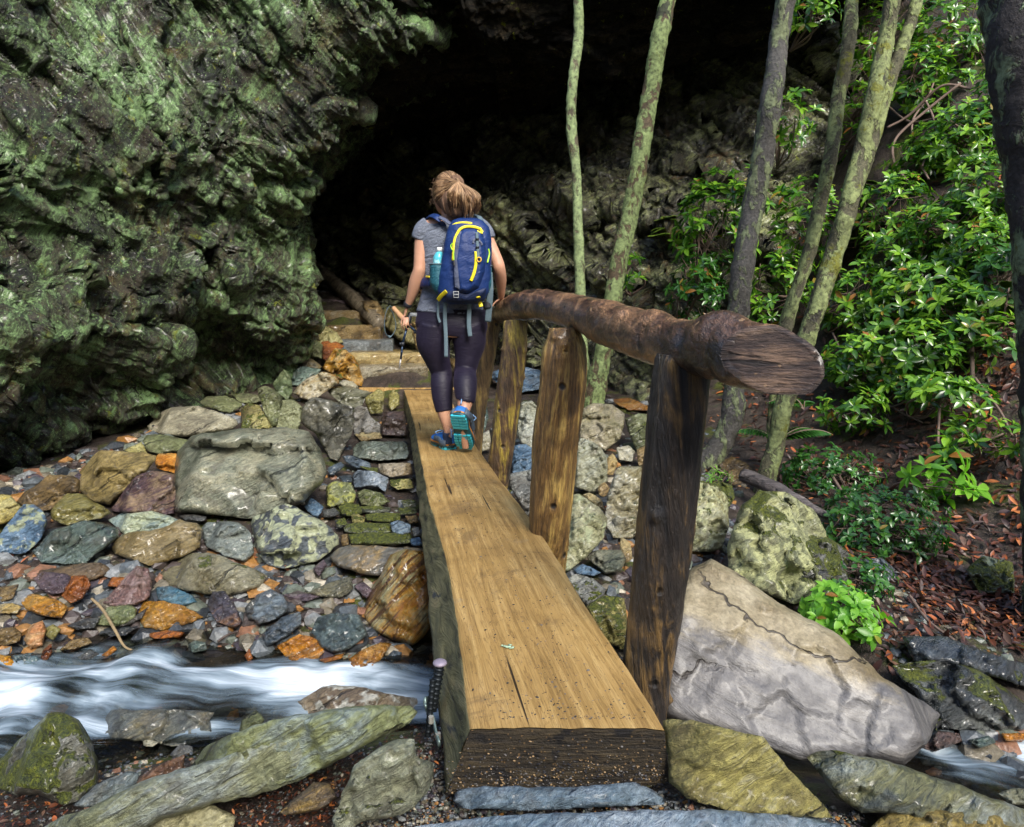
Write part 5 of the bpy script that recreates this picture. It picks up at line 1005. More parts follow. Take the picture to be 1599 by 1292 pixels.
scat([(-60,1090),(690,1040),(690,1110),(100,1170),(-60,1180)], 260, .02, .09)
scat([(1400,1150),(1599,1110),(1640,1230),(1480,1215)], 120, .02, .07)
scat([(360,1250),(480,1190),(600,1140),(700,1110),(705,1290),(360,1290)], 1600, .0015, .007, lift=.012)
scat([(0,1130),(340,1130),(300,1200),(100,1290),(0,1290)], 1000, .002, .009, lift=.01)
scat([(-420,840),(-60,760),(-60,1040),(-420,1080)], 700, .01, .07)
scat([(740,640),(1080,600),(1180,760),(1120,880),(1010,1100),(850,900)], 500, .02, .08)
scat([(-60,745),(60,730),(220,670),(300,640),(440,600),(400,650),(250,690),(100,760),(-60,800)], 500, .02, .09)
kind(obj("gravel", mb.mesh("gravel", M_sh, False)), 'stuff')
# fallen leaves
n = N("fallen leaves"); v = n.tc.outputs["Object"]; isl = n.island()
c = n.ramp(isl, [(0, (.035, .014, .010)), (.25, (.075, .026, .016)), (.5, (.12, .04, .02)), (.65, (.05, .028, .024)), (.8, (.30, .085, .025)), (.87, (.13, .075, .05)), (.95, (.42, .14, .04))], 'CONSTANT')
c = n.mix(1, c, n.ramp(n.noise(v, 40, 3), [(.3, .7), (.7, 1.25)]), 'MULTIPLY'); M_lit = n.done(n.pbsdf(c, .45))
def leafgeo(L, wd, rg, curl=.25):
    t = np.array([0, .25, .55, .82, 1.0]); w = np.array([.08, .75, 1, .62, .05])*wd*.5; x = t*L; z = -curl*L*t*t
    V = np.array([[(x[i], s*w[i], z[i]+abs(s)*w[i]*.35) for s in (-1, 0, 1)] for i in range(5)]).reshape(-1, 3); return V
LQ = gridfaces(3, 5)
def place(V, dirv, up, c):
    d = np.asarray(dirv, float); d /= np.linalg.norm(d); s = np.cross(up, d); s /= np.linalg.norm(s)+1e-9; u = np.cross(d, s)
    return V[:, :1]*d+V[:, 1:2]*s+V[:, 2:3]*u+c
mb = MB()
def litter(poly, k, L=.06, wd=.4, nz=.02):
    p = inpoly(poly, k, rg); Y = hit(p[:, 0], p[:, 1])
    for (x, y), yy in zip(p, Y):
        q = P(x, y, yy-.01); l = L*rg.uniform(.5, 1.3); a = rg.uniform(0, 6.28); e = .06
        sx = (bil(q[0]+e, q[1])-bil(q[0]-e, q[1]))/(2*e); sy = (bil(q[0], q[1]+e)-bil(q[0], q[1]-e))/(2*e)
        nv = np.array([-sx, -sy, 1]); nv /= np.linalg.norm(nv); nv += rg.normal(0, .28, 3)
        q[2] += -.02+nz*rg.random(); mb.add(place(leafgeo(l, l*wd*rg.uniform(.6, 1.2), rg, rg.uniform(-.3, .5)), np.cross(nv, [math.cos(a), math.sin(a), .3]), nv, q), LQ)
litter([(1130,620),(1320,560),(1599,520),(1599,1000),(1480,960),(1330,870),(1280,800),(1150,740)], 2600)
litter([(1380,860),(1599,900),(1599,1010),(1450,960)], 700, .05)
litter([(1100,400),(1599,200),(1599,560),(1130,620)], 1500, .08)
litter([(1330,880),(1420,860),(1520,1000),(1380,1040)], 260, .05)
litter([(360,1250),(480,1190),(590,1150),(660,1110),(680,1140),(600,1180),(530,1250),(500,1290),(360,1290)], 800, .011, .5, .004)
litter([(640,1120),(700,1100),(705,1200),(660,1180)], 110, .012, .5, .004)
litter([(-60,700),(260,640),(650,620),(670,900),(-60,900)], 260, .04)
litter([(150,1130),(300,1130),(310,1160),(150,1160)], 120, .02)
litter([(870,620),(1120,640),(1140,900),(930,900)], 220, .04)
litter([(-20,1240),(120,1230),(100,1290),(-20,1290)], 160, .02)
litter([(1599,520),(2000,400),(2000,1000),(1599,1000)], 900)
litter([(1599,-50),(2000,-100),(2000,400),(1599,520)], 500, .08)
kind(obj("leaf_litter", mb.mesh("leaf_litter", M_lit)), 'stuff')
# single leaves that catch the eye
def oneleaf(px, py, Y, L, mat, lb, ang, z=None):
    c = P(px, py, Y) if z is None else PZ(px, py, z); mb = MB(); mb.add(place(leafgeo(L, L*.5, rg, .1), (math.cos(ang), math.sin(ang), 0), (0, -.2, 1), c), LQ)
    tag(obj("fallen_leaf", mb.mesh("fallen_leaf", mat), None, c), lb, "leaf")
M_yl = simple("yellow leaf", (.65, .48, .05), .5); M_cream = simple("cream leaf", (.62, .55, .35), .6)
oneleaf(1155, 1076, 1.93, .035, M_cream, "cream dead leaf lying on the purplish face of the giant slab", .3)
# ---------------- twigs and fallen wood ----------------
def stick(pts, w, Y, mat, nm, lb, cat, seg=30, wob=.1):
    Ys = Y if hasattr(Y, "__len__") else [Y]*len(pts); path = [P(x, y, q) for (x, y), q in zip(pts, Ys)]
    ws = w if hasattr(w, "__len__") else [w]*len(pts); mb = MB(); mb.tube(path, [a/F*q*.5 for a, q in zip(ws, Ys)], 8, seg, wob=wob)
    return tag(obj(nm, mb.mesh(nm, mat), None, path[0]), lb, cat)
M_twig = simple("dry twig", (.26, .19, .10), .8, 0, 60, .4); M_dark = simple("wet dark wood", (.06, .04, .03), .5, 0, 30, .5); M_vine = simple("grey-brown stem", (.16, .11, .085), .8, 0, 40, .4)
hY = lambda x, y: float(hit(x, y)[0])-.03
stick([(143,935),(160,952),(180,985),(195,1010),(216,1018)], [4,5,5,4,3], [hY(143,940)-.06,hY(160,952)-.08,hY(180,985)-.1,hY(195,1000)-.1,hY(216,1005)-.08], M_twig, "twig", "bent pale twig lying over the shore stones left of the rapid", "twig")
stick([(538,728),(547,705),(554,684)], 4, [6.0,6.05,6.1], simple("red-brown stick", (.28,.13,.08), .7), "twig", "short reddish stick leaning beside the dry-laid wall", "twig")
stick([(454,1245),(480,1222),(510,1203)], [4,4,3], [1.75,1.8,1.85], M_twig, "twig", "straight pale twig in the litter beside the ochre-topped stone", "twig")
stick([(340,1002),(355,992),(372,986)], 4, [hY(340,1002),hY(355,995),hY(372,990)], M_dark, "twig", "dark reddish twig sticking out of the shallows", "twig")
stick([(1276,1240),(1295,1252),(1318,1256)], [6,7,5], [1.36,1.35,1.34], M_vine, "twig", "short brown twig at the edge of the yellowish slab", "twig")
stick([(1160,742),(1200,758),(1240,780),(1292,806)], [22,24,22,12], [4.0,3.85,3.7,3.5], logmat("grey fallen log", (.03,.025,.025), (.09,.075,.07), (.2,.17,.16), (0,0,30), (1,5,5), .4), "fallen_log", "slim grey fallen log behind the biggest lichen-covered boulder", "log", wob=.25)
stick([(10,1255),(30,1262),(45,1278),(60,1285)], [12,16,14,8], [1.75,1.7,1.66,1.62], M_dark, "root", "dark wet root below the mossy boulder at bottom left", "root")
# ---------------- trees ----------------
def barkmat(name, base, lich, moss_, seed=0, lam=.5, mam=.3):
    n = N(name); v = n.obj(False); v2 = n.map(v, (1, 1, .55))
    a = n.noise(v2, 9+seed, 5, .65, .4); b = n.noise(v, 3.5, 4, .6, .5); f = n.noise(v, 60, 5, .7)
    c = n.ramp(f, [(.3, tuple(x*.35 for x in base)), (.55, base), (.75, tuple(min(1, x*1.9) for x in base))])
    lf = n.step(n.math('ADD', n.math('MULTIPLY', a, .7), n.math('MULTIPLY', b, .3)), .56-.15*lam, .61-.15*lam)
    c = n.mix(lf, c, n.ramp(n.noise(v, 32, 4, .6), [(.34, tuple(x*.45 for x in lich)), (.5, lich), (.66, tuple(min(1, x*1.4) for x in lich))]))
    mf = n.step(n.noise(v, 6, 5, .7, .4), .68-.2*mam, .76-.2*mam); c = n.mix(mf, c, n.ramp(f, [(.3, tuple(x*.4 for x in moss_)), (.7, moss_)]))
    dk = n.step(n.noise(v2, 4.3, 4, .7), .62, .66); c = n.mix(n.math('MULTIPLY', dk, .85), c, (.018, .015, .013))
    return n.done(n.pbsdf(c, .75, n.bump(n.math('ADD', n.math('MULTIPLY', f, .6), n.math('ADD', a, n.math('MULTIPLY', lf, .4))), 1, .018)))
gl = (.25, .32, .14); ym = (.19, .20, .02)
M_b1 = barkmat("pale lichen bark", (.12,.10,.06), gl, ym, 0, .85, .35); M_b2 = barkmat("reddish lichen bark", (.12,.085,.045), (.21,.27,.10), ym, 2, .9, .35)
M_b3 = barkmat("grey mottled bark", (.085,.08,.07), (.17,.20,.10), ym, 4, .45, .3); M_b5 = barkmat("green mottled bark", (.09,.085,.045), (.19,.225,.085), ym, 1, .7, .6)
M_b7 = barkmat("dark rough bark", (.035,.030,.03), (.17,.22,.12), (.13,.14,.02), 3, .35, .35)
def leafmat(name, a, b_, c_, rough=.24, tr=.35):
    n = N(name); isl = n.island(); c = n.ramp(isl, [(0, a), (.45, b_), (.88, c_), (.97, tuple(min(1, x*1.25) for x in c_)), (.985, (.35, .16, .04))])
    p = n.pbsdf(c, rough, spec=.7); t = n.node("ShaderNodeBsdfTranslucent"); n.put(t.inputs[0], n.mix(1, c, (1.0, 1.15, .45), 'MULTIPLY'))
    mx = n.node("ShaderNodeMixShader"); mx.inputs[0].default_value = tr; n.t.links.new(p, mx.inputs[1]); n.t.links.new(t.outputs[0], mx.inputs[2]); return n.done(mx.outputs[0])
M_lf = leafmat("rhododendron leaf", (.018,.065,.010), (.065,.19,.016), (.22,.42,.035))
M_lfd = leafmat("dark evergreen leaf", (.02,.07,.012), (.035,.125,.022), (.07,.20,.03), .25)
M_lfb = leafmat("bright young leaf", (.10,.30,.03), (.19,.46,.04), (.28,.58,.06), .4, .45)
M_hem = leafmat("hemlock spray", (.07,.14,.01), (.12,.22,.015), (.19,.31,.025), .6, .4)
def rotto(d):
    d = d/np.linalg.norm(d); a = np.cross([0.13, .99, .05], d); a /= np.linalg.norm(a); b = np.cross(d, a); return a, b, d
LV = leafgeo(1, .37, None, .22); LV2 = leafgeo(1, .5, None, .2); LVn = leafgeo(1, .12, None, .1)
def whorl(mb, c, d, L, k, r, lv=LV, droop=.0, spread=1.0):
    a, b, d = rotto(d)
    ph = r.uniform(0, 6.28)
    for i in range(k):
        t = ph+i*2*math.pi/k+r.normal(0, .16); inner = (i % 3 == 0)
        e = (math.cos(t)*a+math.sin(t)*b)*spread+d*((.75 if inner else .25)+r.normal(0, .12)-droop)
        l = L*r.uniform(.75, 1.12)*(.75 if inner else 1)
        mb.add(place(lv*np.array([l, l*r.uniform(.85, 1.2), l]), e, d+r.normal(0, .1, 3), c+d*r.uniform(-.01, .01)), LQ)
FW = np.array([0, -.45, .62])
def shrub(px, py, rx, ry, nw, L, lb, mat=M_lf, dY=-.3, dep=.35, nm="rhododendron", cat="shrub", k=8, lv=LV, group=None, droop=.1, seed=None, Y=None, stems=5):
    r = np.random.default_rng(int(px*7+py*3) if seed is None else seed); Y0 = (float(hit(px, min(py+ry*.2, 700 if py < 650 else py))[0])+dY) if Y is None else Y
    Y0 = min(Y0, 6.7) if px < 1330 and Y is None else Y0; s = Y0/F; c = P(px, py, Y0); mb = MB(); st = MB(); roots = []
    base = np.array([c[0]+r.normal(0, .05), Y0+abs(dY)*.8+.12, 0]); base[2] = bil(base[0], base[1])-.05
    if base[2] > c[2]-ry*s*.4: base[2] = c[2]-ry*s*.9
    base[2] = max(base[2], c[2]-ry*s*1.5)
    lim = []
    for i in range(stems):
        e = c+np.array([r.uniform(-.7, .7)*rx*s, r.uniform(-.3, .3)*dep, r.uniform(-.5, .6)*ry*s]); m_ = (base+e)/2+np.array([r.normal(0, .06), -.03, r.normal(0, .05)])
        st.tube([base, m_, e], [.012, .008, .005], 5, 10); lim.append((m_, e))
    for i in range(nw):
        while True:
            q = r.uniform(-1, 1, 3)
            if q@q < 1: break
        if r.random() < .45: q = q/np.linalg.norm(q)*r.uniform(.75, 1.05)
        p = c+q*np.array([rx*s, dep, ry*s]); d = FW*1.0+q*np.array([.9, .3, .7])+r.normal(0, .25, 3)
        whorl(mb, p, d, L*r.uniform(.8, 1.15), int(r.integers(k-2, k+2)), r, lv, droop)
        m_, e = lim[r.integers(len(lim))] if lim else (base, c); t = m_*(1-.6)+e*.6
        if i % 2 == 0: st.tube([t, (t+p)/2+r.normal(0, .02, 3)-np.array([0, 0, .02]), p], [.004, .003, .002], 4, 5)
    o = empty(nm, base, lb, cat, group)
    part("foliage", mb.mesh("foliage", mat, True), o); part("stems", st.mesh("stems", M_vine, True), o); return o
def tree(lb, stems, mat, group="slender lichened trunks on the far bank", twigs=0, seed=0):
    """stems: list of (pixel path, pixel widths, Y list)"""
    (pts, ws, ds) = stems[0]; base = P(*pts[0], ds[0]); root = empty("tree", base, lb, "tree", group)
    for j, (pts, ws, ds) in enumerate(stems):
        path = [P(x, y, d) for (x, y), d in zip(pts, ds)]; rad = [w/F*d*.5 for w, d in zip(ws, ds)]
        t = path[-1]-path[-2]; t = t/np.linalg.norm(t); path += [path[-1]+t*.9, path[-1]+t*1.8, path[-1]+t*3.2]; rad += [rad[-1]*.9, rad[-1]*.7, rad[-1]*.4]
        V, Q, Tt = tube(path, rad, 20, 200); c0 = np.repeat(resample(path, 200), 20, 0); dv = V[:-2]-c0; r0 = np.linalg.norm(dv, axis=1)
        V[:-2] += dv*(.6 if seed == 6 else 1)*(.18*fbm(V[:-2]*3.5+seed, 3)+.2*fbm(V[:-2]*14, 3)+.08*fbm(V[:-2]*50, 2)+(.25*fbm(V[:-2]*np.array([16, 16, 4]), 3, .6, True) if seed == 6 else 0))[:, None]
        part("trunk" if j == 0 else "limb", mesh_np("trunk", V, [Q, Tt], [mat]), root)
        if j == 0:   # crown far above the picture
            top = path[-1]; mb = MB(); rg2 = np.random.default_rng(seed+9)
            for _ in range(60):
                p = top+np.clip(rg2.normal(0, 1, 3), -1.6, 1.6)*np.array([.6, .6, .45]); whorl(mb, p, rg2.normal(0, 1, 3)+np.array([0, 0, 1.]), .16, 5, rg2, LV2)
            part("crown", mb.mesh("crown", M_lf), root)
    return root
tree("thinnest pale green trunk, almost upright, left of all the others", [([(917,655),(914,600),(908,520),(905,420),(903,360),(900,270),(892,190),(895,120),(903,60),(903,0),(900,-80)], [20,18,16,16,15,15,16,15,15,14,14], [6.4,6.4,6.4,6.4,6.4,6.45,6.5,6.5,6.6,6.6,6.7])], M_b1, seed=1)
tree("trunk second from the left, leaning right, reddish near the top with a broken knot", [([(925,640),(931,600),(940,560),(955,480),(970,390),(985,330),(1000,240),(1015,150),(1028,70),(1042,0),(1056,-80)], [36,32,28,26,27,27,27,25,25,24,23], [6.3,6.3,6.3,6.3,6.35,6.4,6.4,6.5,6.5,6.6,6.7])], M_b2, seed=2)
tree("thick grey mottled trunk curving out from its foot behind the rail end", [([(1092,745),(1108,720),(1128,690),(1143,650),(1147,600),(1148,560),(1152,500),(1160,420),(1175,330),(1190,250),(1205,150),(1216,70),(1226,0),(1238,-80)], [44,40,36,35,33,33,33,34,33,32,31,29,29,28], [4.5]*4+[4.55]*4+[4.65]*3+[4.8]*3)], M_b3, seed=3)
tree("slim knotty green trunk between the thick mottled one and the forked one", [([(1208,700),(1206,660),(1212,600),(1222,530),(1235,480),(1262,400),(1280,320),(1298,240),(1310,150),(1325,70),(1330,0),(1336,-80)], [18,16,16,20,21,20,20,20,21,20,19,18], [4.7,4.7,4.7,4.75,4.8,4.85,4.9,4.9,5,5,5.1,5.2])], M_b5, seed=4)
tree("forked green trunk, its two stems splitting above the rail end", [([(1192,772),(1200,735),(1212,690),(1222,640),(1240,590),(1262,520),(1285,450),(1305,390),(1325,320),(1345,240),(1365,150),(1382,70),(1394,0),(1408,-80)], [34,30,29,28,28,29,29,29,28,26,25,24,23,22], [4.2,4.2,4.25,4.25,4.3,4.3,4.35,4.4,4.4,4.5,4.5,4.6,4.6,4.7]),
      ([(1322,330),(1340,285),(1360,230),(1385,140),(1410,70),(1432,0),(1455,-80)], [16,20,19,19,18,18,17], [4.45,4.5,4.5,4.55,4.6,4.65,4.7])], M_b5, seed=5)
tree("darkest rough trunk cut by the right edge of the photo", [([(1655,1150),(1648,1060),(1645,900),(1643,700),(1640,560),(1636,420),(1624,250),(1612,120),(1603,0),(1596,-100)], [100,76,74,74,76,80,92,98,104,106], [2.75,2.75,2.8,2.8,2.85,2.85,2.9,2.9,2.95,3.0])], M_b7, group=None, seed=6)
# knot on the second trunk
mb = MB(); mb.ell(P(986,327,6.28), (.07,.05,.10), 16, 10)
# hanging vines and root tangle
for pts, w, dy, lb in [
   ([(1268,0),(1290,60),(1292,110),(1286,160),(1287,180)], 4, -.2, "thin bare vine hanging straight down beside the cave mouth's right end"),
   ([(1290,60),(1302,110),(1300,150),(1284,180)], 3, -.25, "short vine forking beside the hanging bare one"),
   ([(1500,130),(1450,170),(1400,215),(1395,250),(1410,275),(1425,290)], 4, -.5, "looping bare vine, lowest loop of the hillside tangle"),
   ([(1520,140),(1470,135),(1420,180),(1385,200)], 4, -.5, "arching vine at the top of the hillside tangle"),
   ([(1410,120),(1440,150),(1460,200),(1440,260)], 3, -.55, "vine curving down through the middle of the tangle"),
   ([(1470,90),(1450,150),(1425,190),(1430,240),(1450,280)], 3, -.45, "thin vine crossing behind the curved one in the tangle"),
   ([(1380,160),(1420,190),(1470,185),(1500,200)], 3, -.5, "nearly level vine crossing the tangle"),
   ([(1474,300),(1450,330),(1444,380),(1432,420)], 3, -.4, "stem trailing below the tangle beside glossy leaves"),
   ([(1520,480),(1518,560),(1522,640),(1535,700)], 6, -.25, "bare upright stem on the leaf-strewn slope"),
   ([(1522,590),(1560,640),(1580,680)], 4, -.25, "bare stem slanting right across the slope"),
   ([(1468,620),(1465,680),(1464,730)], 4, -.3, "short grey stem above the lone bright sapling"),
   ([(1300,520),(1340,600),(1400,640),(1440,660)], 3, -.2, "thin stem running down the slope right of the rail end"),
   ([(1290,730),(1330,790),(1380,850),(1480,870)], 5, -.1, "dead branch lying down the slope through the small-leaved shrub"),
   ([(1420,930),(1450,970),(1490,1000)], 5, -.05, "dark stick lying on the wet slope near the bright herb")]:
    Y = [float(hit(x, y)[0])+dy for x, y in pts]; Y = list(np.convolve(np.pad(Y, 1, 'edge'), [.3, .4, .3], 'valid'))
    stick(pts, w, Y, M_vine, "vine" if dy < -.35 else "dead_stem", lb, "vine" if dy < -.35 else "stem")
G = "rhododendrons on the right hillside"
for a in [
 (1120,365,62,95,70,.13,"bright rhododendron left of the thick mottled trunk, just above the rail"),
 (1085,455,42,55,30,.12,"low dark-centred rhododendron hugging the rock wall above the rail"),
 (1265,345,55,70,50,.12,"rhododendron seen between the thick mottled trunk and the knotty one"),
 (1210,450,60,60,50,.12,"rhododendron behind the thick mottled trunk at rail height"),
 (1235,185,40,40,14,.12,"small sprig of leaves on the rock right of the mottled trunk's upper part"),
 (1275,12,45,26,16,.12,"small leafy sprig at the very top left of the green hillside"),
 (1390,40,75,60,75,.12,"pale-lit rhododendron at the top between forked stems"),
 (1500,60,80,80,110,.12,"large bright rhododendron filling the top right corner"),
 (1355,150,40,50,26,.11,"rhododendron wedged behind the fork of the green trunk"),
 (1500,215,70,50,70,.12,"glossy rhododendron beside the vine tangle, upper right"),
 (1535,300,50,60,60,.12,"rhododendron touching the dark trunk below the vine tangle"),
 (1400,330,50,70,50,.11,"rhododendron right of the forked trunk at mid height"),
 (1480,365,75,50,65,.11,"wide rhododendron spray under the glossy one"),
 (1330,470,55,60,50,.11,"rhododendron immediately above the sawn rail end"),
 (1440,455,70,45,60,.11,"rhododendron at the centre of the hillside"),
 (1560,430,45,50,34,.11,"dark rhododendron against the dark trunk at mid height"),
 (1350,565,60,45,50,.105,"rhododendron drooping just right of the sawn rail end"),
 (1440,545,65,45,50,.105,"rhododendron above the reddish leaf litter"),
 (1540,530,50,45,30,.105,"sparse rhododendron left of the dark trunk"),
 (1330,640,50,35,26,.09,"low rhododendron fringe below the sawn rail end"),
 (1430,600,45,25,18,.10,"loose rhododendron sprays hanging over bare litter"),
 (1560,680,35,30,12,.10,"tiny rhododendron beside the dark trunk, over the litter"),
 (1445,130,60,50,60,.12,"rhododendron filling the gap under the top spray, right of the forked stems"),
 (1570,150,45,60,50,.12,"rhododendron half hidden by the dark trunk near the top"),
 (1330,210,35,50,22,.115,"leaves showing between the knotty trunk and the forked one"),
 (1445,250,55,45,40,.115,"rhododendron overlapping the lower loops of the vine tangle"),
 (1400,400,50,45,40,.11,"rhododendron tucked right beside the forked trunk under mid height"),
 (1530,385,55,40,40,.11,"rhododendron left of the dark trunk at mid height"),
 (1170,300,30,40,18,.12,"loose leafy twigs directly left of the mottled trunk's middle"),
 (1500,480,60,40,40,.11,"rhododendron below the wide spray, right of centre hillside"),
 (1480,620,60,30,26,.105,"thin rhododendron branch reaching over the reddest litter"),
 (1380,500,45,40,34,.11,"rhododendron between the rail end and centre hillside"),
 (985,420,16,26,6,.11,"little leafy shoot sprouting at the second trunk")]:
    a = list(a); a[4] = int(a[4]*1.6); a[5] *= .86; shrub(*a, group=G, mat=M_lfd if ("dark" in a[6][:16] or "low dark" in a[6]) else M_lf)
shrub(1470,745,62,50,11,.135,"lone bright sapling with big leaf rosettes on the lower slope", mat=M_lfb, dep=.12, k=8, dY=-.3)
shrub(1500,700,40,26,6,.12,"second small sapling just above the lone bright one", mat=M_lf, dep=.1, dY=-.3)
shrub(1300,740,75,45,150,.045,"small-leaved dark green shrub spreading over the slope, upper half", mat=M_lfd, dep=.25, k=7, lv=LV2, nm="small_leaved_shrub", dY=-.15, stems=9)
shrub(1380,820,100,60,230,.042,"small-leaved dark green shrub spreading over the slope, lower half", mat=M_lfd, dep=.25, k=7, lv=LV2, nm="small_leaved_shrub", dY=-.15, stems=9)
shrub(1340,905,60,30,70,.038,"straggling small-leaved runner above the bright herb", mat=M_lfd, dep=.15, k=6, lv=LV2, nm="small_leaved_shrub", dY=-.1)
shrub(1318,955,62,42,70,.05,"bright green broad-leaved herb at the top edge of the giant slab", mat=M_lfb, dep=.14, k=6, lv=LV2, nm="herb", cat="herb", dY=-.12, stems=8)
shrub(1120,748,24,16,12,.05,"small bright leafy sprout behind the nearest post", mat=M_lfb, dep=.08, k=6, lv=LVn, nm="herb", cat="herb", dY=-.1)
# arching fern-like stems
def fern(px, py, Y, L, nf, lb, mat, nm="fern", up=.8, dirs=None, w=.16, cat="fern"):
    r = np.random.default_rng(int(px+py)); c = P(px, py, Y); mb = MB(); st = MB()
    for i in range(nf):
        a = r.uniform(0, 6.28) if dirs is None else dirs[i % len(dirs)]+r.normal(0, .2); l = L*r.uniform(.7, 1.1); pts = []
        for t in np.linspace(0, 1, 6): pts.append(c+np.array([math.cos(a)*l*t, math.sin(a)*l*t*.5-.1*l*t, up*l*(t-.75*t*t)]))
        st.tube(pts, .0025*L/.2, 4, 16); pp = resample(pts, 16); d = np.gradient(pp, axis=0)
        for k in range(2, 16):
            for s_ in (-1, 1):
                dd = d[k]/np.linalg.norm(d[k]); side = np.cross(dd, [0, 0, 1]); side /= np.linalg.norm(side)+1e-9
                ll = l*w*2.2*math.sin(math.pi*(k/16)**.7)+.004; mb.add(place(LV*np.array([ll, ll*.9, ll]), side*s_+dd*.5+np.array([0, 0, -.1]), (0, -.3, 1), pp[k]), LQ)
    o = empty(nm, c, lb, cat); part("foliage", mb.mesh("foliage", mat), o); part("stems", st.mesh("stems", M_vine), o)
fern(1215,690,4.45,.30,7,"arching fern-like sprays between the curved trunk and the forked one",M_lfd,dirs=[-.3,.2,.5,2.8])
fern(1255,640,4.7,.26,6,"arching leafy sprays right of the forked trunk's foot",M_lfd)
fern(178,1252,1.72,.055,3,"tiny bright green fern sprig by the blue-grey slab at lower left",M_lfb,dirs=[1.5,1.2,2.0],up=1.6)
def hemlock(px, py, rx, ry, lb, nb=26):
    r = np.random.default_rng(px); Y = float(hit(px, py)[0])-.45; Y = min(Y, 8.2); s = Y/F; c = P(px, py+ry, Y); st = MB(); mb = MB()
    st.tube([c, c+np.array([.02, 0, 2*ry*s])], [.012, .004], 5, 6)
    for i in range(nb):
        t = i/nb; b0 = c+np.array([0, 0, 2*ry*s*t]); a = r.uniform(0, 6.28); l = rx*s*(1.15-t*.8); e = b0+np.array([math.cos(a)*l, math.sin(a)*l*.6-.05, -.12*l+r.normal(0, .03)])
        pp = resample([b0, (b0+e)/2+np.array([0, 0, .05*l]), e], 20); st.tube(pp, .003, 3)
        for k in range(3, 20):
            for s_ in (-1, 1):
                dd = (e-b0)/np.linalg.norm(e-b0); side = np.cross(dd, [0, 0, 1]); side /= np.linalg.norm(side)
                tw = side*s_*.8+dd*.7; L_ = l*.42*math.sin(math.pi*k/21)+.015
                for q in np.linspace(.1, 1, 6):
                    for s2 in (-1, 1):
                        mb.add(place(LVn*np.array([.045, .09, .045]), dd+side*s2*.4+np.array([0,0,-.15]), (0, -.4, 1), pp[k]+tw*L_*q), LQ)
    o = empty("hemlock_sapling", c, lb, "sapling"); part("foliage", mb.mesh("foliage", M_hem), o); part("stem", st.mesh("stem", M_vine), o)
hemlock(1335, 335, 46, 52, "feathery yellow-green hemlock sapling behind the forked trunk")
hemlock(1055, 345, 34, 26, "small feathery hemlock spray against the cave wall right of the second trunk", 14)
hemlock(1565, 480, 40, 30, "yellowish feathery hemlock spray beside the dark trunk", 14)
# moss and lichen tufts are left to the rock materials
# ---------------- hiker ----------------
YP = float(PZ(705, 703, 0)[1]); SP = YP/F      # metres per photo pixel at her depth
def H(x, y, dy=0.0): return P(560+x/2.584, 240+y/2.584, YP+dy)     # coordinates of the enlarged crop
u_ = SP/2.584
M_skin = None
n = N("skin"); v = n.tc.outputs["Object"]
c = n.mix(n.noise(v, 14, 4, .6), (.42, .21, .13), (.58, .33, .22)); M_skin = n.done(n.pbsdf(c, .45, n.bump(n.noise(v, 90, 4, .6), .25, .004), .4, Subsurface_Weight=.08, Subsurface_Radius=(.02, .008, .004)))
def limb(mb, pts, n_=20, seg=40, fx=1.0): # pts: (x, y, dy, r_lateral_px, r_depth_px)
    mb.tube([H(a, b, c_) for a, b, c_, *_ in pts], np.array([[q[3]*u_*fx, q[4]*u_*fx] for q in pts]), n_, seg, up=(0, 1, 0))
fig = empty("person", H(400, 1205, 0), "woman hiker seen from behind on the bridge, grey tee, dark capri leggings, hand on rail", "person")
mb = MB()
torso = [(378,262,.0,58,34),(376,290,.0,120,42),(375,340,.0,124,50),(376,420,.0,112,50),(378,500,.0,104,46),(376,570,.0,110,50),(374,640,.02,128,62),(374,690,.02,136,66),(372,730,.03,128,60)]
limb(mb, torso, 36, 60)
mb.ell(H(352, 168, .02), (52*u_, 62*u_, 70*u_)); mb.ell(H(345, 200, .06), (36*u_, 40*u_, 46*u_))          # skull, jaw
mb.tube([H(356,215,.03), H(366,250,.01), H(374,290,0)], np.array([[29*u_,30*u_],[31*u_,32*u_],[44*u_,36*u_]]), 18, 14, up=(0,1,0))
mb.ell(H(335,176,.155), (7*u_, 14*u_, 11*u_)); mb.ell(H(337,204,.145), (14*u_, 7*u_, 5*u_))               # nose, lips
mb.ell(H(309,184,.03), (5*u_, 9*u_, 15*u_)); mb.ell(H(398,184,.03), (5*u_, 9*u_, 15*u_))                  # ears
armL = [(278,292,.0,34,34),(262,330,.0,33,33),(253,400,-.01,29,30),(248,455,-.02,26,27),(244,475,-.02,25,27),(230,520,.0,27,25),(214,570,.03,20,20),(199,612,.06,13.5,15)]
armR = [(485,292,.0,32,32),(506,330,.0,31,31),(534,385,-.01,28,28),(558,435,-.02,25,26),(566,462,-.02,25,25),(573,505,.03,24,22),(575,548,.09,18,18),(575,580,.14,13.5,13)]
limb(mb, armL); limb(mb, armR)
hipL = [(310,690,.02,64,66),(302,760,.03,64,62),(318,830,.06,48,50),(333,880,.08,40,44),(336,930,.05,42,44),(338,985,.03,38,38),(348,1050,.02,29,29),(358,1100,.02,19,22),(362,1135,.02,18,23),(360,1165,.03,17,26)]
hipR = [(438,690,.02,64,66),(446,760,.03,62,60),(438,830,.03,46,48),(430,880,.02,41,42),(430,930,-.06,43,44),(432,980,-.11,37,36),(427,1020,-.14,28,27),(424,1050,-.17,20,21),(420,1080,-.19,19,21)]
limb(mb, hipL, 24, 60); limb(mb, hipR, 24, 60)
mb.tube([H(360,1165,.0), H(350,1178,.08), H(338,1186,.15)], np.array([[17*u_,13*u_],[17*u_,12*u_],[14*u_,8*u_]]), 12, 12)        # foot, left
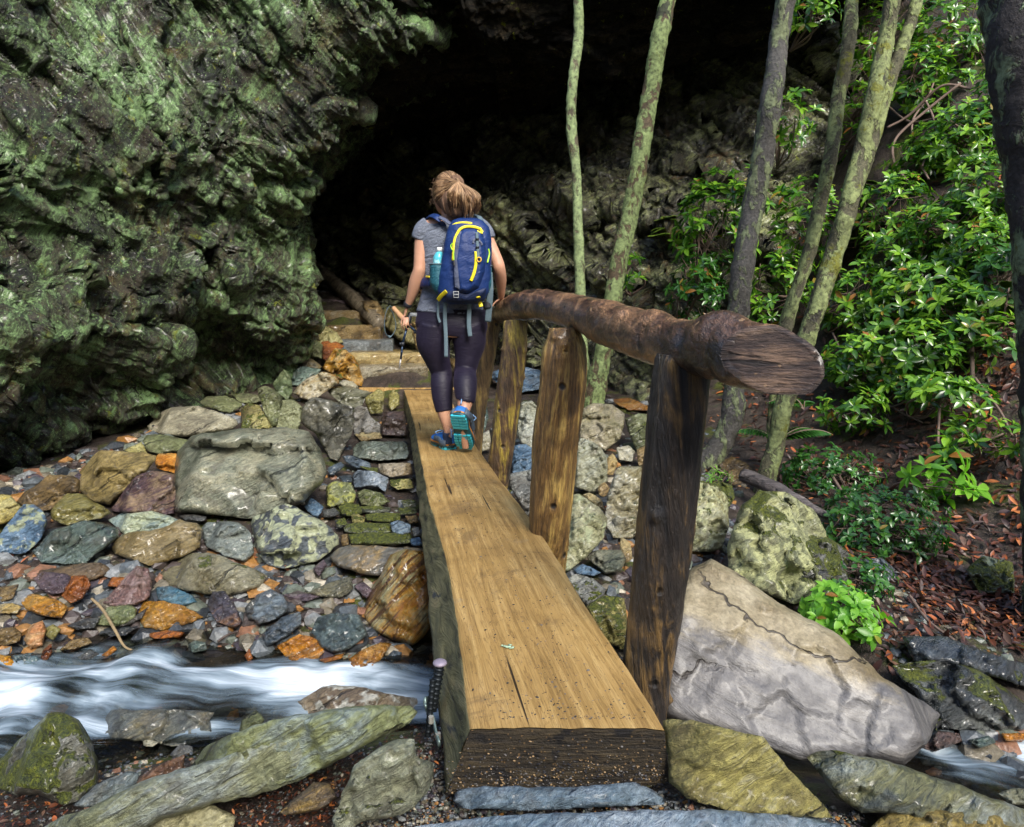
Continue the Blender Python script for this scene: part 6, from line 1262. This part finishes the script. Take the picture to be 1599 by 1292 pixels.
mb.tube([H(420,1065,-.19), H(424,1120,-.14), H(432,1190,-.10)], np.array([[15*u_,14*u_],[16*u_,12*u_],[14*u_,9*u_]]), 12, 12)
def hand(mb, w, palm, fingers, thumb, pw=11, pt=5.5):
    mb.tube([w, palm[0], palm[1]], np.array([[10*u_, 8*u_], [pw*1.25*u_, pt*1.1*u_], [pw*1.35*u_, pt*u_]]), 14, 14, up=palm[2])
    for f in fingers+[thumb]: mb.tube(f, np.linspace(4.3, 3.0, len(f))*u_*(1.12 if f is thumb else 1), 8, 14)
# left hand, hanging, closed round two folded poles
hand(mb, H(199,612,.06), (H(190,636,.07), H(186,655,.08), (1, .2, 0)),
     [[H(178,655,.06), H(172,682,.05), H(176,704,.06), H(190,712,.09)], [H(184,660,.05), H(180,690,.03), H(184,711,.05), H(198,716,.085)], [H(192,662,.045), H(190,690,.025), H(196,708,.045), H(206,712,.08)], [H(199,660,.05), H(200,684,.03), H(206,699,.05), H(213,703,.08)]],
     [H(186,640,.1), H(192,664,.13), H(204,682,.12), H(214,692,.09)])
# right hand, laid over the rail
hand(mb, H(575,580,.14), (H(574,594,.15), H(572,603,.17), (0, .3, 1)),
     [[H(584,595,.17), H(597,590,.2), H(607,597,.21), H(611,610,.2)], [H(577,600,.19), H(588,596,.24), H(597,604,.25), H(600,615,.24)], [H(568,602,.18), H(570,602,.235), H(574,612,.25), H(577,622,.24)], [H(561,602,.17), H(556,606,.21), H(556,616,.22), H(558,625,.21)]],
     [H(566,588,.13), H(553,598,.12), H(544,608,.12), H(540,619,.12)], pw=12)
body = remesh(mb.mesh("body", M_skin), .0048, 5, "body", [M_skin]); part("body", body, fig)
for x in (322, 350):
    mb = MB(); mb.ell(H(x,165,.135), (5*u_, 5*u_, 4*u_)); part("eye", mb.mesh("eye", simple("eye", (.05,.04,.03), .2, 0, 0)), fig)
mb = MB(); mb.ell(H(309,204,.02), (2.6*u_,)*3); part("earring", mb.mesh("earring", simple("pearl", (.8,.8,.78), .2, 0, 0)), fig)
# shirt
n = N("heather grey jersey"); v = n.tc.outputs["Object"]
c = n.mix(1, n.ramp(n.noise(n.map(v, (20, 20, 140)), 4, 4, .7), [(.3, (.075, .085, .11)), (.5, (.15, .17, .215)), (.7, (.25, .275, .33))]), n.ramp(n.noise(v, 260, 2), [(.3, .75), (.7, 1.2)]), 'MULTIPLY')
wr = n.noise(n.map(v, (3, 3, 7), (0, 25, 0)), 4, 4, .55, .8)
M_shirt = n.done(n.pbsdf(c, .9, n.bump(wr, .8, .03), .2))
mb = MB()
limb(mb, [(374,268,.0,52,36),(376,290,.0,118,46),(374,312,.0,137,54),(375,350,.0,130,60),(376,420,.0,120,60),(378,500,.0,114,56),(375,570,.01,122,60),(372,620,.02,132,68),(370,648,.02,138,72)], 44, 70)
limb(mb, [(288,290,.0,38,40),(262,312,.0,40,40),(252,338,.0,38,38),(246,352,.0,36,36)], 24, 24)
limb(mb, [(478,290,.0,36,38),(502,310,.0,37,38),(516,330,.0,33,35),(522,346,.0,31,33)], 24, 24)
me = remesh(mb.mesh("shirt", M_shirt), .0055, 4, "shirt", [M_shirt]); V = getv(me)
V += (.006*fbm(aniso(V, (.3, 0, 1), 7, 3.5), 3)+.003*fbm(V*22, 2))[:, None]*((V-H(376,450,0))*np.array([1, 1, 0])/np.linalg.norm((V-H(376,450,0))*np.array([1, 1, .001]), axis=1)[:, None]); setv(me, V); part("shirt", me, fig)
n = N("dark leggings"); v = n.tc.outputs["Object"]
c = n.mix(n.noise(v, 5, 3), (.006, .005, .012), (.016, .012, .030)); M_leg = n.done(n.pbsdf(c, .55, n.bump(n.noise(n.map(v, (3, 3, 12)), 5, 3, .6, .5), .35, .012), .35, Sheen_Weight=.08, Sheen_Tint=(.45, .35, .7, 1)))
mb = MB(); f_ = lambda L: [(a, b, c_, d*1.06+1.5, e*1.06+1.5) for a, b, c_, d, e in L]
limb(mb, f_([(374,628,.02,128,64),(374,660,.02,132,66),(374,690,.02,136,68),(372,720,.03,130,62)]), 36, 30)
limb(mb, f_(hipL[:6]+[(346,1040,.02,31,31)]), 30, 60); limb(mb, f_(hipR[:5]+[(432,985,-.115,36,36),(430,998,-.12,34.5,34)]), 30, 60)
me = remesh(mb.mesh("leggings", M_leg), .005, 5, "leggings", [M_leg]); part("leggings", me, fig)
# socks, shoes
M_sock = simple("navy sock", (.02,.035,.08), .9, 0, 60, .3); M_up = simple("blue shoe mesh", (.02,.16,.52), .6, 0, 60, .35); M_upg = simple("grey shoe overlay", (.07,.10,.14), .6, 0, 40, .3)
M_sole = simple("teal rubber sole", (.01,.07,.085), .5, 0, 40, .4); M_lug = simple("bright teal lugs", (.04,.42,.52), .45, 0, 0); M_mid = simple("orange midsole stripe", (.55,.22,.04), .6, 0, 0); M_lace = simple("light blue lace", (.25,.45,.75), .7, 0, 0)
mb = MB(); mb.tube([H(358,1122,.02), H(362,1165,.03)], np.array([[20*u_,25*u_],[23*u_,28*u_]]), 18, 8, up=(0,1,0)); part("sock", mb.mesh("sock", M_sock), fig)
mb = MB(); mb.tube([H(424,1047,-.165), H(421,1085,-.17)], np.array([[22*u_,23*u_],[23*u_,25*u_]]), 18, 8, up=(0,1,0)); part("sock", mb.mesh("sock", M_sock), fig)
# left shoe stands flat, toe pointing forward-left
def shoe(base, fwd, up, L, Wd, lb=None):
    """base: heel centre at the ground"""
    f = np.asarray(fwd)/np.linalg.norm(fwd); u = np.asarray(up)-f*(np.asarray(up)@f); u /= np.linalg.norm(u); s = np.cross(f, u)
    def X(a, b, c_): return base+f*a*L+s*b*Wd+u*c_*L
    W_ = [(0,.30,.10),(.06,.40,.0),(.2,.42,0),(.4,.36,0),(.6,.46,0),(.78,.50,0),(.9,.42,0),(1.0,.18,0)]
    sh = empty_part("shoe", fig, lb)
    def loft(prof, z0, z1, nm, mat, grow=0):
        V = []; k = 24; tt = np.linspace(0, 1, k)
        wv = np.interp(tt, [0, .04, .15, .4, .62, .78, .9, .97, 1], [.12, .34, .42, .36, .46, .49, .42, .25, .1])
        for i, t in enumerate(tt):
            for (b, c_) in prof(t): V.append(X(t*1.0+(-grow if t < .1 else grow if t > .9 else 0), b*(wv[i]+grow), c_))
        m_ = len(prof(.5)); return np.array(V), gridfaces(m_, k, True), k, m_
    def capped(prof, nm, mat, grow=0):
        V, Q, k, m_ = loft(prof, 0, 0, nm, mat, grow); c0 = V[:m_].mean(0); c1 = V[-m_:].mean(0); o = len(V); j = np.arange(m_); jn = (j+1) % m_
        Tt = np.vstack([np.stack([jn, j, np.full(m_, o)], 1), np.stack([(k-1)*m_+j, (k-1)*m_+jn, np.full(m_, o+1)], 1)]); me = mesh_np(nm, np.vstack([V, c0, c1]), [Q, Tt], [mat]); return part(nm, me, sh)
    toe = lambda t: .035*max(0, t-.75)*4
    capped(lambda t: [(-1, .0+toe(t)), (-1.02, .05+toe(t)), (-.9, .085+toe(t)), (.9, .085+toe(t)), (1.02, .05+toe(t)), (1, .0+toe(t)), (.5, -.005+toe(t)), (-.5, -.005+toe(t))], "sole", M_sole)
    capped(lambda t: [(-1.0, .055+toe(t)), (-1.03, .09+toe(t)), (-.8, .10+toe(t)), (.8, .10+toe(t)), (1.03, .09+toe(t)), (1.0, .055+toe(t))], "midsole", M_mid)
    top = lambda t: float(np.interp(t, [0, .05, .15, .3, .42, .6, .8, .95, 1], [.22, .34, .33, .29, .31, .26, .2, .14, .11]))+toe(t)
    capped(lambda t: [(math.cos(a)*(-1)*.97*(1 if math.sin(a) < .5 else .97), .09+toe(t)+(top(t)-.09)*max(0, math.sin(a))**.8) for a in np.linspace(-.1, math.pi+.1, 13)], "upper", M_up)
    mb = MB()
    for t0, t1, hh in ((.02, .34, .8), (.34, .56, .7)):
        for sgn in (-1, 1):
            mb.tube([X(t, sgn*(.43 if t < .3 else .42)*1.02*float(np.interp(t, [0, .05, .2, 1], [.4, .85, 1, 1])), .12+.05*(t > .2)) for t in np.linspace(t0, t1, 6)], np.array([[.018, .05*hh*L/.28]]*6)*1.0*L/.28*.55, 8, 10, up=u)
    part("overlay", mb.mesh("overlay", M_upg), sh)
    mb = MB(); r = np.random.default_rng(3)
    for t in np.linspace(.05, .95, 13):
        if .36 < t < .56: continue
        for b in (-.72, -.25, .25, .72):
            wv = float(np.interp(t, [0, .04, .15, .4, .62, .78, .9, .97, 1], [.12, .34, .42, .36, .46, .49, .42, .25, .1]))
            mb.box(X(t, b*wv, -.012+toe(t)), (.011, .008, .007), np.stack([s, f, u], 1))
    part("lug", mb.mesh("lug", M_lug, False), sh)['kind'] = 'stuff'
    mb = MB()
    for t in (.4, .47, .54, .61): mb.tube([X(t, -.2, top(t)-.005), X(t+.01, 0, top(t)+.012), X(t, .2, top(t)-.005)], .0035, 6, 8)
    for sgn in (-1, 1): mb.tube([X(.38, 0, .33), X(.34, .25*sgn, .37), X(.40, .52*sgn, .33), X(.44, .4*sgn, .28)], .0032, 6, 16)
    part("lace", mb.mesh("lace", M_lace), sh)
    mb = MB(); mb.tube([X(-.02, 0, .26), X(-.06, 0, .36), X(-.02, 0, .42), X(.03, 0, .36)], np.array([[.010, .003]]*4), 8, 12, up=s); part("heel_loop", mb.mesh("heel_loop", M_lace), sh)
    return X
def empty_part(nm, root_, lb=None):
    o = bpy.data.objects.new(nm, None); SC.collection.objects.link(o); o.parent = root_; o.empty_display_size = .05
    if lb: o['label'] = lb
    return o
hl = H(372,1200,-.0); hl[2] = .012; shoe(hl, (-.42, .9, 0), (0, 0, 1), .265, .115, "blue running shoe standing flat, toe pointing away to the left")
tp = H(432,1203,-.07); tp[2] = .022; hr = H(400,1052,-.235); dv_ = tp-hr; Lr = np.linalg.norm(dv_)
shoe(hr+dv_*.0, dv_, np.array([.25, 1.0, .45]), Lr*1.03, .125, "blue running shoe with the heel lifted, teal lugged sole facing the camera")
# watch
M_blk = simple("black rubber", (.012,.014,.02), .5, 0, 0); mb = MB(); a_, b_ = H(201,602,.055), H(195,618,.062)
mb.tube([a_, b_], 17*u_, 20, 4, up=(0,1,0)); wt = part("wristwatch", mb.mesh("wristwatch", M_blk), fig)
# hair: a cap with combed-back strands gathered high, and a wavy tail falling to the right
n = N("blonde brown hair"); v = n.tc.outputs["Object"]; isl = n.island()
c = n.ramp(n.math('ADD', n.math('MULTIPLY', isl, .6), n.math('MULTIPLY', n.noise(n.map(v, (60, 60, 12)), 4, 3), .4)), [(.2, (.07, .034, .016)), (.42, (.20, .105, .05)), (.62, (.44, .27, .14)), (.82, (.70, .49, .29))])
M_hair = n.done(n.pbsdf(c, .42, n.bump(n.noise(n.map(v, (120, 120, 20)), 4, 3), .5, .004), .5))
M_hairc = simple("hair underlayer", (.13, .07, .038), .7, 0, 60, .5)
mb = MB(); mb.ell(H(362,158,.0), (60*u_, 62*u_, 76*u_), 24, 16); mb.ell(H(392,200,-.085), (58*u_, 38*u_, 58*u_), 20, 12); mb.ell(H(418,232,-.095), (48*u_, 34*u_, 30*u_), 18, 10); mb.ell(H(392,128,-.06), (32*u_, 34*u_, 40*u_), 18, 10)
hm = remesh(mb.mesh("hair", M_hairc), .006, 6, "hair", [M_hairc]); V = getv(hm); ph = np.arctan2(V[:, 0]-H(380,0)[0], -(V[:, 1]-YP)); V += .006*np.sin(ph*26+V[:, 2]*40)[:, None]*np.array([.6, -1, 0]); setv(hm, V)
ho = part("hair", hm, fig)
mb = MB(); r = np.random.default_rng(12); tie = H(404,112,-.155)
for i in range(520):     # combed from the hairline to the tie
    a = r.uniform(-2.6, 2.6); el_ = r.uniform(-.5, 1.0); c0 = H(364,158,.0); rx, ry, rz = 62*u_, 64*u_, 78*u_
    s0 = c0+np.array([math.sin(a)*rx*math.cos(el_)*-1, math.cos(a)*ry*math.cos(el_), math.sin(el_)*rz])
    pts = []
    for t in np.linspace(0, 1, 8):
        q = s0*(1-t)+tie*t; d = (q-c0)/np.array([rx, ry, rz]); ln = np.linalg.norm(d); q = c0+(q-c0)*(max(1.03, ln)/ln); q = q*(1-.0)+r.normal(0, .0012, 3); pts.append(q)
    mb.tube(pts, np.array([.0011]*7+[.0007])*r.uniform(.6, 1.4), 4, 14)
for lk in range(46):     # the tail: loose wavy locks
    a = r.uniform(-1, 1); b = r.uniform(0, 1)**.6; ex = 414+a*56+b*16; ey = 250+a*14-abs(a-.3)*26+r.normal(0, 11); ph = r.uniform(0, 6.28); wv = r.uniform(8, 13); am = r.uniform(3, 6.5); ldx = r.normal(0, 4)
    for i in range(22):
        o1, o2 = r.normal(0, 1, 2); ln = r.uniform(.82, 1.04); pts = []
        for t in np.linspace(0, 1, 16):
            w_ = math.sin(min(1, t*1.15)*math.pi*.5); sp = .6+5.5*math.sin(t*math.pi*.85); x = 402*(1-w_)+ex*w_+12*a*math.sin(t*3.1)+ldx*t+o1*sp*.75; y = 112*(1-t*ln)+ey*t*ln
            dy = -.155-.05*math.sin(t*math.pi)*b+.10*(t**2)*(1-b)*.9; x += am*math.sin(t*wv+ph)*t; pts.append(H(x, y, dy+o2*.004*t+.010*math.cos(t*wv+ph)*t))
        mb.tube(pts, np.array([.0014]*13+[.0011,.0008,.0003])*r.uniform(.5, 1.4), 4, 26)
for i in range(70):      # flyaways at the left temple
    s0 = H(318+r.normal(0, 6), 135+r.uniform(-25, 50), .03); e = s0+np.array([-r.uniform(.0, .035), r.normal(0, .01), -r.uniform(.0, .05)]); mb.tube([s0, (s0+e)/2+r.normal(0, .008, 3), e], .0012, 4, 8)
part("strands", mb.mesh("strands", M_hair), ho)
# ---------------- backpack ----------------
bp = empty("backpack", H(430, 600, -.14), "navy blue daypack with yellow zips worn by the hiker", "backpack")
def fabric(name, c1, sc=5, st=.5, rough=.6):
    n = N(name); v = n.tc.outputs["Object"]; c = n.mix(n.noise(v, 9, 4), tuple(x*.75 for x in c1), tuple(x*1.2 for x in c1))
    return n.done(n.pbsdf(c, rough, n.bump(n.math('ADD', n.noise(n.map(v, (2.5, 2.5, 5), (0, 30, 0)), sc, 4, .5, .9), n.math('MULTIPLY', n.noise(v, 300, 2), .08)), st, .02), .45))
M_navy = fabric("navy ripstop", (.006, .027, .125), 5, .5, .5); M_panel = fabric("slate panel", (.085, .10, .16), 6, .5); M_yel = simple("yellow zip tape", (.80, .66, .015), .5, 0, 40, .15); M_tealn = fabric("teal stretch mesh", (.015, .10, .14), 9, .6); M_web = simple("grey webbing", (.10, .15, .18), .8, 0, 120, .3); M_lime = simple("lime cord", (.42, .8, .02), .5, 0, 0); M_buck = simple("grey buckle", (.28, .30, .31), .35, 0, 0); M_dn = fabric("dark navy base", (.006, .016, .06), 6, .7)
MIDX = lambda y: np.interp(y, [262, 300, 400, 500, 605], [440, 444, 440, 428, 420])
prof = [(262,36,18),(272,58,36),(300,78,52),(350,88,62),(420,94,66),(500,101,66),(560,99,58),(595,80,42),(608,50,22)]
def bprad(y): return np.interp(y, [q[0] for q in prof], [q[1] for q in prof]), np.interp(y, [q[0] for q in prof], [q[2] for q in prof])
BD = -.14
mb = MB(); ys_ = np.linspace(262, 608, 60); V = []; th = np.linspace(0, 2*math.pi, 48, endpoint=False)
for y in ys_:
    rx, ry = bprad(y); c_ = H(MIDX(y), y, BD)
    for t in th:
        ct, s_ = math.cos(t), math.sin(t); e = .62; X_ = np.sign(ct)*abs(ct)**e*rx*u_; Y_ = np.sign(s_)*abs(s_)**e*ry*u_
        V.append(c_+np.array([X_, Y_, 0]))
V = np.array(V); V[:, :2] += (.0045*fbm(V*12, 3))[:, None]; m_ = len(V); j = np.arange(48); jn = (j+1) % 48; Q = gridfaces(48, 60, True)
V = np.vstack([V, V[:48].mean(0), V[-48:].mean(0)]); Tt = np.vstack([np.stack([jn, j, np.full(48, m_)], 1), np.stack([59*48+j, 59*48+jn, np.full(48, m_+1)], 1)])
pk = part("main_compartment", mesh_np("main_compartment", V, [Q, Tt], [M_navy]), bp)
def surf(x, y, off=0.0):     # a point on the pack's outer face behind pixel-crop x, y
    rx, ry = bprad(y); t = np.clip((x-MIDX(y))/(rx*1.0), -1, 1); d = ry*u_*(1-abs(t)**3.2)**(1/3.2); return H(x, y, BD-d-off)
def strip(pts, w, mat, nm, off=.004, root_=bp, th_=.0022, seg=30, lb=None):
    pp = resample([surf(x, y, off) for x, y in pts], seg); mb = MB(); mb.tube(pp, np.array([[w*u_, th_]]*seg), 8, seg, up=(0, -1, 0.001)); return part(nm, mb.mesh(nm, mat), root_, lb)
# front pocket (puffed) with slate panel and dark base
def patch(poly, mat, nm, puff, root_=bp, off=.003):
    poly = np.array(poly, float); lo, hi = poly.min(0), poly.max(0); st_ = 4.0; g = np.stack(np.meshgrid(np.arange(lo[0], hi[0]+st_, st_), np.arange(lo[1], hi[1]+st_, st_)), -1).reshape(-1, 2); g = g[inside(g, poly)]; g = g[segdist(g, poly) > 1.5]
    ol = []; 
    for a, b in zip(poly, np.roll(poly, -1, 0)):
        k = max(1, int(np.hypot(*(b-a))/4)); ol += [a*(1-t)+b*t for t in np.arange(k)/k]
    ol = np.array(ol); allp = np.vstack([ol, g]); m_ = len(ol); res = geometry.delaunay_2d_cdt([Vector(p) for p in allp.tolist()], [(i, (i+1) % m_) for i in range(m_)], [], 1, 1e-5)
    vv = np.array([[q[0], q[1]] for q in res[0]]); ff = np.array([f for f in res[2] if len(f) == 3], int); ds_ = np.clip(segdist(vv, poly)/22, 0, 1)
    V = np.array([surf(x, y, off+puff*math.sin(d*math.pi/2)) for (x, y), d in zip(vv, ds_)]); V[:, 1] += .003*fbm(V*14, 2); Vb = V+np.array([0, .02, 0])
    e = np.vstack([ff[:, [0, 1]], ff[:, [1, 2]], ff[:, [2, 0]]]); es = np.sort(e, 1); key = es[:, 0]*100000+es[:, 1]; uu, cc = np.unique(key, return_counts=True); BE = e[np.isin(key, uu[cc == 1])]; o = len(V)
    return part(nm, mesh_np(nm, np.vstack([V, Vb]), [np.stack([BE[:, 1], BE[:, 0], BE[:, 0]+o, BE[:, 1]+o], 1), np.vstack([ff, ff[:, ::-1]+o])], [mat]), root_)
fp = patch([(388,360),(396,320),(418,298),(470,296),(500,318),(512,360),(514,420),(508,480),(486,540),(440,566),(400,560),(386,500),(380,430)], M_navy, "front_pocket", .030)
patch([(386,370),(394,335),(412,312),(424,340),(446,372),(438,430),(424,490),(406,548),(388,540),(384,450)], M_panel, "side_panel", .006, off=.026)
patch([(330,560),(386,552),(440,568),(500,545),(520,540),(508,590),(470,604),(400,606),(350,596)], M_dn, "base_panel", .012)
strip([(347,388),(352,350),(362,320),(380,292),(402,282),(430,280),(458,283)], 5.2, M_yel, "zip", .006)
strip([(381,432),(383,390),(386,355),(398,322),(414,302),(440,294),(470,297),(490,304)], 5.2, M_yel, "zip", .026)
strip([(473,395),(474,430),(470,465),(462,492),(453,514)], 6.0, M_yel, "zip", .038)
strip([(320,592),(334,574),(354,556)], 8, M_yel, "zip", .018)
strip([(482,578),(489,600),(494,618)], 8, M_yel, "zip", .02)
strip([(488,300),(500,318)], 5, M_yel, "zip", .02); strip([(478,313),(500,322)], 3.5, M_yel, "zip", .02)
strip([(477,318),(479,360),(481,400),(484,424)], 5.5, M_web, "daisy_chain", .040)
for y in (345, 378): 
    mb = MB(); mb.box(surf(479, y, .045), (6*u_, .003, 3*u_)); part("clip", mb.mesh("clip", M_blk), bp)
strip([(379,362),(372,372),(376,386),(384,392)], 2, M_lime, "zip_pull", .034); strip([(383,395),(384,430)], 2, M_lime, "zip_pull", .036); strip([(524,385),(527,405),(520,440)], 3, M_lime, "zip_pull", .01)
M_or = simple("amber plastic clip", (.7, .4, .03), .4, 0, 0)
for x, y in ((486, 428), (340, 432)):
    mb = MB(); t_ = np.linspace(0, 2*math.pi, 20); c_ = surf(x, y, .045 if x > 400 else .012); mb.tube([c_+np.array([math.cos(a)*8*u_, 0, math.sin(a)*8*u_]) for a in t_], .0035, 6); part("clip", mb.mesh("clip", M_or), bp)
strip([(384,432),(386,452)], 4, M_blk, "zip_pull", .036)
# logo-like pale patch: three small fins beside the daisy chain
strip([(470,345),(464,352),(462,362)], 4, M_panel, "patch", .036); strip([(484,350),(494,360),(498,370)], 4, M_panel, "patch", .036)
# side pockets
for cx_, y0_, y1b, w_, nm in ((322, 448, 572, 34, 'l'), (517, 455, 575, 20, 'r')):
    V = []; k = 20
    for y in np.linspace(y0_, y1b, k):
        f = math.sin(min(1, (y1b-y)/(y1b-y0_)*1.6+.25)*math.pi/2)
        for t in np.linspace(0, 2*math.pi, 24, endpoint=False): V.append(H(cx_+(6 if nm == 'l' else -4)*(1-f)*3, y, BD+.0)+np.array([math.cos(t)*w_*u_*f, math.sin(t)*40*u_*f, 0]))
    V = np.array(V); V += .002*fbm(V*20, 2)[:, None]; m_ = len(V); j = np.arange(24); jn = (j+1) % 24; V = np.vstack([V, V[-24:].mean(0)])
    part("side_pocket", mesh_np("side_pocket", V, [gridfaces(24, k, True), np.stack([(k-1)*24+j, (k-1)*24+jn, np.full(24, m_)], 1)], [M_tealn]), bp)
    mb = MB(); mb.tube([H(cx_, y0_, BD)+np.array([math.cos(t)*w_*u_, math.sin(t)*40*u_, 0]) for t in np.linspace(0, 2*math.pi, 26)], .004, 6); part("pocket_hem", mb.mesh("pocket_hem", M_web), bp)
def web(pts, w, mat, nm, t=.002, up=(0, -1, 0), lb=None):
    mb = MB(); mb.tube([H(*p) for p in pts], np.array([[w*u_, t]]*len(pts)), 8, 30, up=up); return part(nm, mb.mesh(nm, mat), bp, lb)
web([(345,300,-.06),(322,262,-.10),(300,250,-.06),(283,256,-.0),(272,275,.06),(280,330,.11),(292,420,.13)], 15, M_navy, "shoulder_strap", .006, (-.3, -.5, .8)); web([(372,285,-.13),(345,266,-.115),(318,254,-.08),(300,250,-.03)], 10, M_panel, "shoulder_strap", .006, (-.2, -.4, .9))
web([(508,288,-.10),(492,262,-.115),(478,252,-.08),(474,254,-.0),(480,275,.06),(478,330,.12),(470,420,.14)], 13, M_web, "shoulder_strap", .006, (.3, -.5, .8))
web([(425,262,-.13),(432,250,-.14),(446,250,-.14),(452,264,-.13)], 5, M_web, "haul_loop", .003)
web([(290,515,-.14),(262,520,-.06),(250,525,.03),(262,530,.12),(330,532,.17)], 20, M_navy, "hip_belt", .008, (-.2, -.6, .1)); web([(527,530,-.12),(520,535,.0),(505,538,.12),(440,536,.17)], 18, M_navy, "hip_belt", .008)
web([(286,498,-.16),(272,497,-.09)], 4, M_yel, "zip", .004); web([(526,480,-.16),(530,560,-.15),(521,680,-.1)], 13, M_web, "loose_strap"); web([(519,596,-.13),(521,622,-.13)], 14, M_blk, "strap_buckle", .008)
web([(350,600,-.16),(348,660,-.12),(352,740,-.11),(353,822,-.10)], 8, M_web, "loose_strap"); web([(322,598,-.13),(320,650,-.11),(328,682,-.11)], 5, M_web, "loose_strap"); web([(450,585,-.17),(446,640,-.13),(445,690,-.12),(450,738,-.115)], 9, M_web, "loose_strap")
def buckle(x, y, dy, w, h):
    mb = MB(); c_ = H(x, y, dy); 
    mb.tube([c_+np.array([a*w*u_, 0, b*h*u_]) for a, b in ((-1,-1),(1,-1),(1,1),(-1,1),(-1,-1))], 2.2*u_, 6); mb.box(c_, (w*u_, .002, 2*u_)); part("buckle", mb.mesh("buckle", M_buck), bp)
buckle(393, 569, -.245, 9, 11); buckle(451, 590, -.185, 9, 5); buckle(222, 650, .0, 12, 5)
# bottle in the left side pocket
M_bot = None; n = N("pale blue bottle"); v = n.tc.outputs["Object"]; x = n.node("ShaderNodeSeparateXYZ"); n.put(x.inputs[0], v)
M_bot = n.done(n.pbsdf(n.ramp(n.math('ADD', n.noise(v, 30, 2), n.math('MULTIPLY', x.outputs[2], 3)), [(.35, (.25, .62, .12)), (.5, (.10, .55, .62)), (.62, (.45, .75, .80)), (.8, (.08, .45, .55))]), .2, Alpha=1.0))
bt = empty("water_bottle", H(322, 500, BD), "pale blue-green drink bottle with a white cap in the pack's left pocket", "bottle")
def lathe(prof, c_of, n_=20):
    V = []
    for r_, y, x in prof:
        for t in np.linspace(0, 2*math.pi, n_, endpoint=False): V.append(H(x, y, BD)+np.array([math.cos(t)*r_*u_, math.sin(t)*r_*u_, 0]))
    return np.array(V), gridfaces(n_, len(prof), True)
V, Q = lathe([(.5,540,322),(20,540,322),(21,520,322),(21,430,322),(20,415,323),(13,400,325),(9,395,326),(.5,394,326)], 0); part("bottle", mesh_np("bottle", V, [Q], [M_bot]), bt)
V, Q = lathe([(.5,396,326),(11,396,326),(11,382,327),(9.5,379,327),(.5,379,327)], 0); part("cap", mesh_np("cap", V, [Q], [simple("white cap", (.8,.82,.8), .4, 0, 0)]), bt)
V, Q = lathe([(.5,560,517),(14,560,517),(15,480,519),(14,455,520),(8,446,521),(.5,445,521)], 0)
b2 = obj("water_bottle", mesh_np("water_bottle", V, [Q], [simple("blue bottle", (.10,.42,.70), .25, 0, 0)]), None, H(517,560,BD)); tag(b2, "blue bottle mostly hidden in the pack's right pocket", "bottle")
# ---------------- trekking poles ----------------
M_cork = simple("cork grip", (.42,.24,.12), .8, 0, 90, .4); M_pole = simple("dark blue pole shaft", (.02,.04,.08), .35, .5, 0); M_tip = simple("grey pole tip", (.38,.38,.38), .4, .4, 0); M_ring = simple("orange band", (.75,.22,.02), .5, 0, 0)
def pole(lb, pts, strap=None, grip=True):
    o = empty("trekking_pole", H(*pts[1]), lb, "trekking pole"); pp = [H(*p) for p in pts]
    mb = MB(); mb.tube(pp[1:3], 5*u_, 8); mb.tube([pp[2], pp[3]], 4*u_, 8); part("shaft", mb.mesh("shaft", M_pole), o)
    mb = MB(); mb.tube([pp[3], pp[4]], np.array([3.6, 2.6])*u_, 8); part("tip", mb.mesh("tip", M_tip), o)
    d = (pp[3]-pp[2]); d /= np.linalg.norm(d); c_ = pp[2]; mb = MB(); mb.tube([c_-d*.010, c_+d*.012], 8*u_, 10); mb.box(c_+np.array([-9*u_, 0, 0]), (5*u_, 4*u_, 5*u_)); part("flick_lock", mb.mesh("flick_lock", M_blk), o)
    g0 = pp[0]; mb = MB(); mb.tube([g0, pp[1]*.55+g0*.45, pp[1]], np.array([9, 11, 8])*u_, 12, 12); mb.ell(g0, (10*u_,)*3); part("grip", mb.mesh("grip", M_cork if strap else M_blk), o)
    if strap: mb = MB(); mb.tube([H(*p) for p in strap], np.array([[6*u_, .0015]]*len(strap)), 8, 50, up=(1, .4, 0)); part("wrist_strap", mb.mesh("wrist_strap", M_web), o)
    mb = MB(); q = pp[3]*.55+pp[2]*.45; mb.tube([q-d*.010, q+d*.010], 4.6*u_, 10); part("band", mb.mesh("band", M_ring if strap else M_pole), o)
pole("collapsed trekking pole with a cork grip and hanging strap loop, slanting across her thigh", [(143,626,.10),(200,690,.07),(236,722,.04),(275,765,.0),(295,780,-.02)], [(140,622,.1),(122,618,.09),(108,650,.08),(104,700,.07),(112,732,.07),(130,738,.07),(146,715,.08),(150,690,.09),(140,650,.1),(128,628,.1)])
pole("collapsed trekking pole pointing straight down from the woman's hand", [(208,648,.10),(195,700,.06),(178,768,.05),(170,830,.05),(164,868,.05)])
